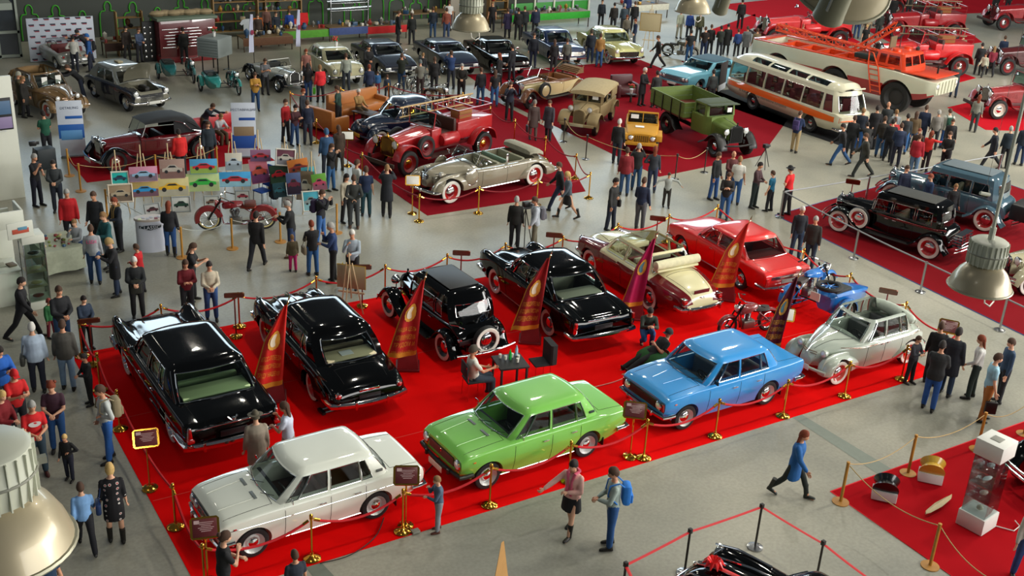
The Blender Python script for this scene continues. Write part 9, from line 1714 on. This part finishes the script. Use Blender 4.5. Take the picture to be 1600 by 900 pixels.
for i in range(7):boxthing('book','booklet lying on the white kiosk counter','book',Vector((p2.x-.9+.24*i,p2.y+.15+.08*(i%2),0)),rnd.uniform(-.3,.3),[('cover',(0,0,.02),(.2,.26,.035),rnd.choice(('#8a8a7a','#3a4438','#6a5a48','#a8a898')))],'booklets on the white kiosk counter',.945)
p=g(72,483);G_=glassm('#cfdad4')
t=boxthing('glass_display_case','tall glass display case with hubcap and shells beside the white kiosk','display case',Vector((p.x-.1,p.y+.1,0)),a,[('plinth',(0,.2,.12),(.52,.5,.24),WH),('top_box',(0,.2,1.88),(.54,.52,.2),WH)]+[('shelf',(0,.2,z),(.48,.46,.012),mat('#a89a78',.4))for z in(.6,1.0,1.4)]+[('corner_post',(x,.2+y,1.0),(.025,.025,1.6),STEEL)for x in(-.25,.25)for y in(-.24,.24)]+[('glass_pane',(0,-.05,1.0),(.48,.006,1.56),G_),('glass_pane',(.25,.2,1.0),(.006,.46,1.56),G_)])
boxthing('picture_sign','white sign with red and blue car picture on top of the display case','sign',Vector((p.x-.35,p.y-.1,0)),a+.1,[('board',(0,.1,2.2),(.62,.03,.42),WH),('printed_car',(0,.08,2.18),(.4,.006,.12),'#b8503a'),('printed_car',(.05,.078,2.24),(.22,.006,.08),'#5a90a8')])
for i,(z,c)in enumerate(((.62,'#c8b888'),(1.02,'#d0c8a8'),(1.42,'#2a2c28'),(.26,'#7a2a1c'))):m=MB();m.ball((0,0,.05),.12,10,sc=(1.2,.8,.4));o=obj('display_item',m,mat(c,.4),loc=(p.x-.1,p.y+.25,z));tag(o,('cream shell on the lowest glass shelf','pale bone coloured item on the middle glass shelf','black cap shaped item on the upper glass shelf','dark red model in the display case plinth')[i],'exhibit')
p=g(104,428);t=boxthing('souvenir_table','table under cream cloth covered with small souvenirs','table',Vector((p.x-.1,p.y+.55,0)),R_(8),[('tabletop',(0,0,.74),(1.0,1.3,.03),'#8a7a5a')]);m=MB();m.loft([[(x*(.52+.03*s_*sin(i*1.7)),y*(.67+.03*s_*cos(i*2.1)),z)for i,(x,y)in enumerate([(-1,-1),(-.5,-1),(0,-1),(.5,-1),(1,-1),(1,-.5),(1,0),(1,.5),(1,1),(0,1),(-1,1),(-1,0)])]for z,s_ in((.76,0),(.74,.3),(.4,1),(.12,1.6))],0);tag(obj('tablecloth',m,cloth('#aab09a'),loc=tuple(t.location),rot=(0,0,R_(8))),'cream cloth draped over the souvenir table','tablecloth')
for i in range(26):
 c=rnd.choice(('#8a2a2a','#c8b48a','#3a5a7a','#5a3a2a','#a8a8a0','#7a8a3a'));m=MB();m.ball((0,0,.03),rnd.uniform(.03,.055),7,sc=(1.2,1,.9));o=obj('souvenir',m,mat(c,.5),loc=(t.location.x+rnd.uniform(-.38,.42),t.location.y+rnd.uniform(-.5,.5),.762));tag(o,'small colourful souvenir on the cream clothed table','souvenir','souvenirs on the cream clothed table')
p=g(239,392);t=thing('white_counter','white oval promotion counter with CLASSIC lettering','counter',(p.x,p.y+.1,0),R_(-104));el=lambda s,z:[(s*.24*cos(i*pi/14),s*.40*sin(i*pi/14),z)for i in range(28)]
m=MB();m.loft([el(1,0),el(1.0,.94)],0);obj('drum',m,mat('#ccd0dc',.4),t);m=MB();m.loft([el(1.08,.94),el(1.1,.97),el(1.05,1.0)],0);obj('counter_top',m,mat('#b8aca0',.4),t)
for w_,z_,h_,c in((.62,.80,.10,'#1c2a34'),):m=MB();m.add([(.252*math.sqrt(max(0,1-(y/.40)**2))+.006,y,.76+dz)for y in[-.30+.6*k/12 for k in range(13)]for dz in(.085-.10*abs(y),-.07+.16*abs(y))],[(2*k,2*k+1,2*k+3,2*k+2)for k in range(12)]);obj('winged_emblem',m,mat(c,.5),t)
q=text_mb('CLASSIC',.15);mapv(q,lambda a,b,c:(.252*math.sqrt(max(0,1-(a/.40)**2))+.014,a,.765+b));obj('counter_lettering',q,mat('#d8dce4',.5),t)
for i in range(6):boxthing('leaflet','glossy leaflet on the white oval counter','leaflet',Vector((p.x-.30+.11*i,p.y+.02+.1*(i%2)-.02*i,0)),R_(-104),[('page',(0,0,.005),(.15,.10,.008),rnd.choice(('#7a2a34','#c8d0a0','#2a2c34','#a8a8b0')))],'leaflets on the white oval counter',1.002)
for px,py,lb,ph,tx in((116,246,'tall roll-up banner with a blue classic car, left of the maroon cabriolet','#1c5aa8','DETAILING'),(383,247,'tall roll-up banner with room photos, right of the red sofa','#1a4a9a','РЕСТАВРАЦИЯ')):
 p=g(px,py);a=math.atan2(CAM.y-p.y,CAM.x-p.x);t=boxthing('roll_up_banner',lb,'banner',p,a,[('base',(0,0,.04),(.2,.86,.08),STEEL),('panel',(0,0,1.05),(.012,.84,1.98),'#c4ccd8'),('printed_band',(.010,.0,.62 if px>300 else.95),(.004,.84,.5),ph),('printed_photo',(.013,.0,1.0 if px>300 else.82),(.004,.7,.34),'#8a7458' if px>300 else '#5a94c8'),('printed_band',(.010,.12,1.45),(.004,.56,.10),ph)])
 q=text_mb(tx,.12);mapv(q,lambda u,v,c:(.012,u,1.78+v));obj('banner_lettering',q,mat('#2a3a5a',.5),t)
A,Bq=g(48,98),g(151,92);d=Bq-A;L=d.length;t=boxthing('press_wall','white sponsor wall covered with small repeated logos','press wall',(A+Bq)/2,math.atan2(d.y,d.x),[('panel',(0,0,1.02),(L,.05,1.98),'#b4bcc8')])
m=MB();m2=MB();[(m.box((-L/2+.2+.46*i+(.2 if j%2 else 0),-.03,.15+.26*j),(.24,.006,.06)),m2.box((-L/2+.22+.46*i+(.2 if j%2 else 0),-.03,.10+.26*j),(.20,.006,.035)))for i in range(int(L/.46))for j in range(8)];obj('printed_logos',m,mat('#2c3040',.6),t);obj('printed_logos',m2,mat('#9a2c3c',.6),t)
# ------ back wall
m=MB();m.box((21.5,60.4,3.2),(36,.2,6.4));w_=struct('wall_back',m,mat('#3a3f3a',.8,noise=.25,nscale=.7))
m=MB();m.box((7.2,57.0,2.2),(3.0,.2,4.4));struct('door_1',m,mat('#2a3238',.2));m=MB();[m.box((7.2+x*.9,56.85,2.1),(.10,.12,4.2))for x in(-1.6,-.5,.6,1.6)];[m.box((7.2,56.85,z),(3.0,.12,.12))for z in(.1,1.2,3.5,4.3)];m.box((6.6,56.2,2.6),(3.4,1.4,.3));struct('trim_3',m,mat('#8d968c',.5))
for i in range(22):
 x=8.5+1.25*i;s=.62+.14*((i*7)%3)/2;zz=.62+.16*((i*5)%3);pts=[(x-.62*s,60.26,0.05),(x-.58*s,60.26,zz+.35*s),(x-.22*s,60.26,zz+.55*s),(x-.24*s,60.26,zz+.85*s),(x-.15*s,60.26,zz+1.12*s),(x,60.26,zz+1.2*s),(x+.15*s,60.26,zz+1.12*s),(x+.24*s,60.26,zz+.85*s),(x+.22*s,60.26,zz+.55*s),(x+.58*s,60.26,zz+.35*s),(x+.62*s,60.26,0.05)]
 m=MB();m.tube(smoothpath(pts,3),.035,4);o=obj('figure_outline',m,mat('#3c9a2a',.6));tag(o,'green outline of a human figure drawn on the dark back wall','wall drawing','green figure outlines on the back wall')
# ------ market at the back
GD=[]
for nm,f in(('tin_can',lambda m:m.lathe([(.001,0),(.07,0),(.07,.18),(.06,.2),(.001,.2)],8)),('small_box',lambda m:m.box((0,0,.08),(.22,.16,.16),bev=.01)),('jug',lambda m:m.lathe([(.001,0),(.08,0),(.11,.10),(.05,.2),(.06,.25),(.001,.25)],8)),('old_headlamp',lambda m:m.ball((0,0,.09),.10,8,sc=(.6,1,.9))),('hubcap',lambda m:m.lathe([(.15,0),(.14,.03),(.05,.06),(.001,.06)],10)),('brass_samovar',lambda m:m.lathe([(.001,0),(.07,.01),(.04,.06),(.10,.16),(.10,.28),(.03,.34),(.001,.38)],8))):
 m=MB();f(m);GD.append((nm,m.mesh(nm)))
GC=['#8a2c24','#b8a884','#4a5a6a','#1c1a18','#8d8d88','#a8823a','#2a4a6a','#c8c4b8','#5a3c24','#34502c']
def goods(cx,cy,z,w,d,n,where):
 for i in range(n):
  nm,me=rnd.choice(GD);c=rnd.choice(GC)
  if len(me.materials)==0:me.materials.append(mat('#8d8d88',.4))
  o=bpy.data.objects.new(nm,me);COL.objects.link(o);o.location=(cx+rnd.uniform(-w,w)/2,cy+rnd.uniform(-d,d)/2,z+.004);o.rotation_euler=(0,0,rnd.uniform(0,6));s=rnd.uniform(.8,1.3);o.scale=(s,s,s)
  o.material_slots[0].link='OBJECT';o.material_slots[0].material=mat(c,.4,.6 if c in('#8d8d88','#a8823a')else 0);tag(o,'old '+nm.replace('_',' ')+' for sale '+where,nm.split('_')[-1],nm.replace('_',' ')+' items '+where)
def stall(px,py,w,d,h,col,lb,where,n,cloth_=True):
 p=g(px,py);x,y=p.x,p.y+d/2;P_=[('tabletop',(0,0,h-.02),(w,d,.04),'#6a5436')]+[('leg',(sx*(w/2-.05),sy*(d/2-.05),h/2-.03),(.05,.05,h-.06),'#3a2c1c')for sx in(-1,1)for sy in(-1,1)]
 if cloth_:P_.append(('cloth_front',(0,-d/2-.01,h-.2),(w,.02,.38),cloth(col)))
 boxthing('market_table',lb,'table',Vector((x,y,0)),0,P_);goods(x,y,h,w*.9,d*.8,n,where)
def shelf(px,py,w,h,lb,where,n):
 p=g(px,py);x,y=p.x,p.y+.3;k=int(h/.5);boxthing('market_shelf',lb,'shelf',Vector((x,y,0)),0,[('upright',(s*w/2,0,h/2),(.06,.4,h),'#8a6a3c')for s in(-1,1)]+[('shelf_board',(0,0,.3+.5*i),(w,.4,.03),'#8a6a3c')for i in range(k)])
 for i in range(k):goods(x,y,.316+.5*i,w*.85,.25,n,where)
stall(478,70,3.0,1.2,.75,'#4a8a24','market table with bright green cloth','on the green clothed table',16);stall(605,62,2.4,1.1,.75,'#b01418','market table with red cloth','on the red clothed table',14)
stall(670,46,3.4,1.2,.9,'#5a5a4a','long market table before the poster stall','on the long table',18,False);stall(420,80,2.6,1.0,.7,'#5a3a24','low cluttered market table left of the green one','on the low cluttered table',16);stall(545,66,2.2,1.0,.8,'#3a4a7a','market table with blue wares under the chrome rolls','on the blue wares table',12)
stall(860,46,5.5,1.1,.95,'#2a9a2a','long market counter with bright green front','on the green fronted counter',24);stall(1010,30,3.4,1.2,.9,'#c8c8b8','white market counter in the far background','on the far white counter',10);stall(182,90,1.0,.8,.7,'#3a241c','small dark table left of the wooden shelf','on the small dark table',8)
shelf(208,88,1.2,2.1,'narrow wooden shelf beside the red truck cab','on the narrow wooden shelf',2);shelf(378,58,2.8,2.6,'large wooden market shelf behind the brown coat','on the large wooden shelf',6);shelf(440,56,2.4,2.2,'second wooden market shelf behind the blue sweater','on the second wooden shelf',5);shelf(780,38,1.2,2.2,'tall wooden rack right of the hanging lamp','on the tall wooden rack',3)
p=g(860,28);boxthing('framed_stall','white window frame stall with green boards behind the green counter','stall',p,0,[('post',(x,0,1.3),(.10,.10,2.6),WH)for x in(-2.6,-1.2,.2,1.6,2.8)]+[('rail',(0,0,z),(5.6,.08,.08),WH)for z in(1.3,2.0,2.6)]+[('green_board',(0,.1,.5),(5.6,.06,.9),'#2a8a2c')])
p=g(722,32);boxthing('poster_stall','pale stall panel with gold rings at the top behind the navy jacket','stall',p,R_(20),[('panel',(0,0,1.2),(2.2,.08,2.4),'#8a8478'),('panel',(1.0,-.8,1.2),(.08,1.6,2.4),'#7a746a'),('trim_rail',(0,-.06,2.3),(2.2,.04,.2),'#8a2a24')])
p=g(545,50);t=boxthing('chrome_rack','rack of rolled silver foil bumpers at the back wall','rack',p,0,[('rack_post',(s*1.1,0,1.1),(.06,.3,2.2),STEEL)for s in(-1,1)]+[('rack_bar',(0,0,z),(2.3,.3,.03),STEEL)for z in(1.2,1.6,2.0)])
for i,z in enumerate((1.24,1.64,2.04)):m=MB();m.tube([(-1.3,-.05,z+.06),(0,-.08,z+.07),(1.3,-.05,z+.1)],[.08,.09,.07],8);o=obj('silver_roll',m,metal('#c4d0dc',.25),loc=tuple(p));tag(o,('lowest','middle','topmost')[i]+' silver wrapped roll on the chrome rack','roll')
p=g(290,93);t=boxthing('red_cab_exhibit','dark red vehicle side panel with chrome strips and a tarpaulin roof','exhibit',p,R_(3),[('side_panel',(0,0,1.15),(2.7,1.1,1.7),paint('#5c1018',.3)),('roof',(0,0,2.05),(2.9,1.3,.12),'#5a6a5a'),('plinth',(0,0,.15),(2.7,1.0,.3),'#7a1418')]+[('chrome_strip',(-.35+.1*(i%3),-.57,.75+.14*i),(1.8-.2*(i%2),.03,.04),CHROME)for i in range(7)]+[('porthole',(1.1,-.57,.9+.3*i),(.26,.03,.16),CHROME)for i in range(3)])
for i in range(7):m=MB();m.ball((0,0,.12),.3,8,sc=(1.3,.8,.5));o=obj('bundled_tarpaulin',m,cloth('#8a7a5c'),loc=(p.x-1.2+.38*i,p.y+.1*(i%2),2.11));tag(o,'tan bundled tarpaulin on top of the red vehicle panel','tarpaulin','tan tarpaulin bundles')
p=g(238,96);t=boxthing('bumper_display','black rack of small round chrome lamps beside the red panel','rack',p,R_(3),[('rack_panel',(0,0,.95),(.75,.08,1.9),'#101213')]+[('round_lamp',(-.28+.28*(i%3),-.06,.25+.27*(i//3)),(.09,.04,.09),CHROME)for i in range(18)])
for px,py,c,lb,k in((403,40,'#c8641c','orange',0),(452,34,'#7a1a1c','dark red',1),(464,40,'#a8321c','brick red',1),(474,32,'#c01418','bright red round topped',0)):
 p=at_dist(px,py,(g(px,58)-CAM).length-.4);m=MB();m.prism([(-.22,.35),(.22,.35),(.22,-.1),(0,-.4),(-.22,-.1)]if k else[(-.25,.4),(.25,.4),(.3,0),(.2,-.4),(-.2,-.4),(-.3,0)],0,.02,0,Matrix(((1,0,0,0),(0,0,1,0),(0,1,0,0),(0,0,0,1))));tag(obj('pennant',m,cloth(c),loc=tuple(p)),lb+' pennant hanging above the market tables','pennant')
for px,py,n_,lb,sc in((372,32,'t_shirt_display','white t-shirt with print hanging on the market shelf',1),):p=at_dist(px+15,py+8,(g(px,62)-CAM).length);m=MB();m.prism([(-.28,.3),(-.42,.1),(-.3,.02),(-.22,.1),(-.22,-.4),(.22,-.4),(.22,.1),(.3,.02),(.42,.1),(.28,.3),(.1,.34),(-.1,.34)],0,.04,0,Matrix(((1,0,0,0),(0,0,1,0),(0,1,0,0),(0,0,0,1))));tag(obj(n_,m,cloth('#b4bcc0'),loc=tuple(p)),lb,'t-shirt')
# ------ seating, table, small exhibits
def chair(p,rz,col,lb,legc=CHROME):
 t=thing('chair',lb,'chair',(p.x,p.y,p.z),rz);m=MB();m.box((0,0,.45),(.42,.44,.05),bev=.02);obj('seat',m,cloth(col),t);m=MB();m.box((-.22,0,.72),(.04,.42,.34),bev=.015);obj('backrest',m,cloth(col),t)
 for sx in(.18,-.18):
  for sy in(.19,-.19):m=MB();m.tube([(sx*1.1,sy*1.1,0),(sx,sy,.43)],.011,6);obj('leg',m,legc,t)
 m=MB();[m.tube([(-.18,s*.2,.43),(-.24,s*.19,.86)],.01,6)for s in(1,-1)];obj('back_frame',m,legc,t);return t
p=g(742,622,Z_);pc=Vector((p.x,p.y+.1,Z_));chair(pc,R_(-10),'#22262a','dark padded chair under the seated man in white')
person(0,0,0,'sit',(T,'#d0d0c4'),tr('#2c3c4a'),('cap','#4a4438'),'seated man in white t-shirt and brown cap at the small black table',h=1.76,at=pc,yaw=R_(-10),z=Z_)
p=g(800,612,Z_);p.z=Z_;t=boxthing('black_table','small black square table between the seated man and the draped chair','table',Vector((p.x-.0,p.y+.15,0)),R_(-12),[('tabletop',(0,0,.70),(.7,.7,.05),'#191a1c')]+[('leg',(x,y,.34),(.05,.05,.68),'#191a1c')for x in(-.3,.3)for y in(-.3,.3)],None,Z_)
for i,(dx,dy,k)in enumerate(((-.15,.2,0),(-.08,.08,0),(.02,.05,1),(.12,.12,0),(.2,-.02,0),(.26,.16,2),(.1,-.15,0))):
 m=MB();m.lathe([(.001,0),(.028,0),(.036,.10),(.001,.10)]if k==0 else[(.001,0),(.035,0),(.035,.16),(.014,.22),(.014,.25),(.001,.25)],10);o=obj('paper_cup' if k==0 else 'bottle',m,mat('#dcd8cc',.6)if k==0 else mat('#1c9a3c' if k==1 else '#9ac0d0',.15),loc=(t.location.x+dx,t.location.y+dy,.74+Z_));tag(o,('white paper cup on the black table','green plastic bottle on the black table','clear bottle with blue cap on the black table')[k],'cup' if k==0 else 'bottle','paper cups on the black table' if k==0 else None)
p=g(842,592,Z_);p.z=Z_;t=chair(p,R_(170),'#1c1c1e','chair covered by a black coat right of the small black table');m=MB();m.loft([[(.30*sx-.02,sy*.26,z)for sx,sy in((-1,-.9),(-1,.9),(-.6,1),(-.45,.9),(-.45,-.9),(-.6,-1))]for z in(.45,.7,.9,.95)],0);o=obj('draped_coat',m,cloth('#141414'),loc=tuple(p),rot=(0,0,R_(170)));tag(o,'black coat hanging over the chair back at the table','coat')
for px,py,lb in((410,318,'blue upholstered chair behind the motorcycle saddle'),(418,300,'blue upholstered chair closest to the paintings')):p=g(px,py);chair(p,R_(200),'#12469c',lb,BLACKP)
p=g(428,318);m=MB();m.loft([[(.10*sx,.22*sy,z)for sx,sy in((-1,-.8),(-1,.8),(0,1),(1,.7),(1,-.7),(0,-1))]for z in(.2,.5,.8,.92)],0);tag(obj('hanging_jacket',m,cloth('#15182a'),loc=(p.x,p.y,0)),'dark navy jacket hung over a blue chair','jacket')
p=g(1022,572);t=thing('beanbag','dark green beanbag under the reclining man in black','beanbag',(p.x,p.y,Z_));m=MB();m.lathe([(.001,0),(.42,0),(.50,.10),(.46,.26),(.30,.40),(.12,.46),(.001,.46)],20);obj('cushion',m,cloth('#14501c'),t)
person(0,0,0,'recline',(T,'#131416'),tr('#111214'),('cap','#2a2a2c'),'man in black t-shirt and cap reclining on the green beanbag',h=1.7,at=Vector((p.x-.1,p.y,0)),yaw=R_(175),z=Z_+.12)
def sofa(p,rz,w,col,lb):
 m=mat(col,.45,noise=.1);t=thing('sofa',lb,'sofa',(p.x,p.y,.008),rz)
 for nm,c,d in(('seat',(0,0,.28),(.8,w-.3,.32)),('backrest',(-.42,0,.5),(.22,w,.8)),('armrest',(0,w/2-.08,.31),(.85,.2,.62)),('armrest',(0,-w/2+.08,.31),(.85,.2,.62))):q=MB();q.box(c,d,bev=.06);obj(nm,q,m,t)
sofa(g(508,200),R_(20),1.9,'#a8682c','tan leather sofa on the left of the seating group');sofa(g(560,178),R_(-75),2.6,'#a8682c','tan leather sofa at the back of the seating group');sofa(g(346,240)+Vector((.35,1.5,0)),R_(-75),2.2,'#b01820','red sofa behind the maroon cabriolet');sofa(g(975,150),R_(-100),1.1,'#4a1c20','dark red armchair behind the tan field car')
for px,py,rz,ps,tp,ht_,lb in((561,186,-80,'sit',(S_,'#9a7a48'),('short','w'),'elderly man in tan shirt sitting on the tan sofa'),(347,243,-70,'sit_fwd',(S_,'#a8a8ac'),('buzz','l'),'balding man in white printed sweatshirt sitting on the red sofa'),(328,240,-60,'lean',(S_,'#17222e'),('short','b'),'man in navy bending beside the red sofa')):
 p=g(px,py)+(Vector((.35,1.55,0))if px<400 else Vector((0,0,0)));person(0,0,0,ps,tp,tr('#4a3a24'),ht_,lb,h=1.7,at=Vector((p.x,p.y,0)),yaw=R_(rz))
boxthing('low_table','dark low table in front of the tan sofas','table',g(575,192),R_(20),[('tabletop',(0,0,.42),(.7,1.2,.05),'#2c1c14')]+[('leg',(x,y,.2),(.05,.05,.4),'#2c1c14')for x in(-.3,.3)for y in(-.5,.5)])
p=g(1532,832);t=boxthing('tall_display_case','tall clear display column with white plinth and white top box','display case',Vector((p.x+.1,p.y+.2,0)),R_(8),[('plinth',(0,0,.18),(.55,.55,.34),'#dcdcd4'),('top_box',(0,0,1.78),(.55,.55,.34),'#e0e0d8'),('top_recess',(0,0,1.955),(.2,.2,.01),'#8a8a80')]+[('glass_pane',c,d,glassm('#e0e6e6'))for c,d in(((0,-.24,.98),(.48,.006,1.26)),((0,.24,.98),(.48,.006,1.26)),((-.24,0,.98),(.006,.48,1.26)),((.24,0,.98),(.006,.48,1.26)))]+[('glass_shelf',(0,0,z),(.46,.46,.006),glassm('#dfe6e8'))for z in(.68,1.0,1.3)],None,.01)
for i,(z,c,sh)in enumerate(((.36,'#d8d4bc',(1,1,.8)),(.70,'#c8a898',(1.6,1,.5)),(1.02,'#e0e0dc',(2,.8,.5)),(1.32,'#b8bcbc',(1.4,1,.5)))):m=MB();m.ball((0,0,.06),.07,10,sc=sh);o=obj('model_exhibit',m,mat(c,.3),loc=(t.location.x,t.location.y,z+.01));tag(o,('round pale clock on the display column plinth','pinkish small model on the lowest clear shelf','white model on the middle clear shelf','silver model on the top clear shelf')[i],'exhibit')
m=MB();m.tube([(t.location.x+.3,t.location.y-.2,.03),(t.location.x+.5,t.location.y-.5,.03),(t.location.x+.75,t.location.y-.45,.03),(t.location.x+.8,t.location.y-.3,.05)],.012,6);tag(obj('white_cable',m,mat('#d8d8d0',.5)),'white cable curling from the display column','cable')
for px,py,c,lb in((1380,780,'#0c0c0e','black vintage wheel hub standing in a white paper cradle'),(1452,752,'#c8a038','yellow ribbed wheel pulley in a white paper cradle')):
 p=g(px,py);t=thing('wheel_exhibit',lb,'exhibit',(p.x,p.y,.012),R_(-50),None,1.35);m=MB();M=Matrix.Translation((0,0,.24))@Matrix.Rotation(R_(25),4,'X');m.lathe([(.06,-.10),(.19,-.09),(.16,-.03),(.14,0),(.16,.03),(.19,.09),(.06,.10)],24,0,M,'Y');obj('wheel_body',m,mat(c,.3,0,.5),t)
 m=MB();m.box((0,0,.09),(.36,.20,.16),bev=.01);obj('paper_cradle',m,mat('#dadad4',.7),t)
p=g(1465,795);t=thing('wooden_board','pale streamlined wooden board with a small orange foot on the crimson carpet','exhibit',(p.x,p.y,.0),R_(10));m=MB();m.loft([[(x,y*w,z+.10)for y,z in((-1,0),(0,.05),(1,0),(0,-.03))]for x,w in((-.5,.01),(-.4,.05),(0,.08),(.4,.05),(.5,.01))],0);obj('board',m,mat('#c4b488',.5,noise=.1),t);m=MB();m.tube([(.0,0,.10),(.0,0,.0)],.02,6);obj('foot',m,mat('#c8641c',.5),t)
for pts,c,nm,lb,r in(([(1125,528),(1100,524),(1075,540),(1050,560),(1030,580)],'#d88a80','pale_cable','pale pink cable from the red motorcycle to the beanbag',.012),([(990,585),(960,598),(925,607)],'#d88a80','pale_cable','pale pink cable running behind the green saloon',.012),([(600,810),(590,835),(570,855),(540,872),(500,882)],'#2a1c1c','black_cable','thin black cable crossing the carpet below the white saloon',.010),([(690,712),(670,735),(655,750)],'#3a1014','black_cable','thin dark cable between the white and green saloons',.010)):
 m=MB();m.tube(smoothpath([tuple(Vector((g(*q).x,g(*q).y,.024)))for q in pts],4),r,5);tag(obj(nm,m,mat(c,.6)),lb,'cable')
A,Bq=g(505,650),g(607,622);d=Bq-A;t=thing('lifting_frame','black metal lifting frame on the carpet behind the rounded saloon bumper','trolley',(A.x,A.y,Z_),math.atan2(d.y,d.x));m=MB();[m.tube([(0,y,.06),(d.length,y,.06)],.025,6)for y in(0,.16)];[m.box((x*d.length,.08,.06),(.08,.26,.06))for x in(0,.3,.6,1)];obj('rails',m,BLACKP,t)
for px,py,lb,z,hh in((818,386,'black camera tripod between the two photographers',0,1.45),(58,285,'black professional tripod with camera gear before the green shirt',0,1.4),(1192,262,'small dark tripod stand on the floor right of the green lorry',0,.9),(775,150,'thin black tripod near the woman in fur coat',0,1.0)):
 p=g(px,py);t=thing('tripod',lb,'tripod',(p.x,p.y,z));
 for k in range(3):m=MB();m.tube([(.30*cos(k*2.1),.30*sin(k*2.1),0),(0,0,hh*.85)],.014,6);obj('leg',m,BLACKP,t)
 m=MB();m.box((0,0,hh*.95),(.22,.16,.16),bev=.03);m.tube([(.1,0,hh*.95),(.2,0,hh*.95)],.05,8);obj('camera',m,BLACKP,t)
boxthing('equipment_case','dark wheeled equipment case below the camera tripod','case',g(72,262),.2,[('case_body',(0,0,.35),(.6,.45,.7),'#2a3236')])
p=g(985,160);flower_vase(p.x,p.y,.4,'vase of white and red flowers behind the yellow jeep');boxthing('plant_stand','small dark stand under the vase behind the yellow jeep','stand',Vector((p.x,p.y,0)),0,[('stand_top',(0,0,.38),(.4,.4,.03),'#2c1c14'),('stand_post',(0,0,.19),(.08,.08,.36),'#2c1c14')])
p=g(649,832);m=MB();m.box((0,0,.03),(.16,.12,.05),bev=.015);tag(obj('cable_box',m,mat('#8d8d80',.6),loc=(p.x,p.y,0)),'small grey box on the carpet edge by the boy in grey','box')
p=g(733,905);m=MB();m.box((0,0,.73),(.7,.02,1.44),taper=.1);tag(obj('cardboard_sheet',m,mat('#b88a50',.8,noise=.1),loc=(p.x,p.y-1.0,0),rot=(0,0,.4)),'brown cardboard point rising at the bottom edge','cardboard')
boxthing('dark_poster_panel','dark grey poster panel standing against the light blue coupe','poster',g(1127,142),R_(-60),[('panel',(0,0,.85),(.03,1.0,1.1),'#3a3434'),('white_foot',(0,0,.2),(.04,1.0,.3),'#b8bcc0')])
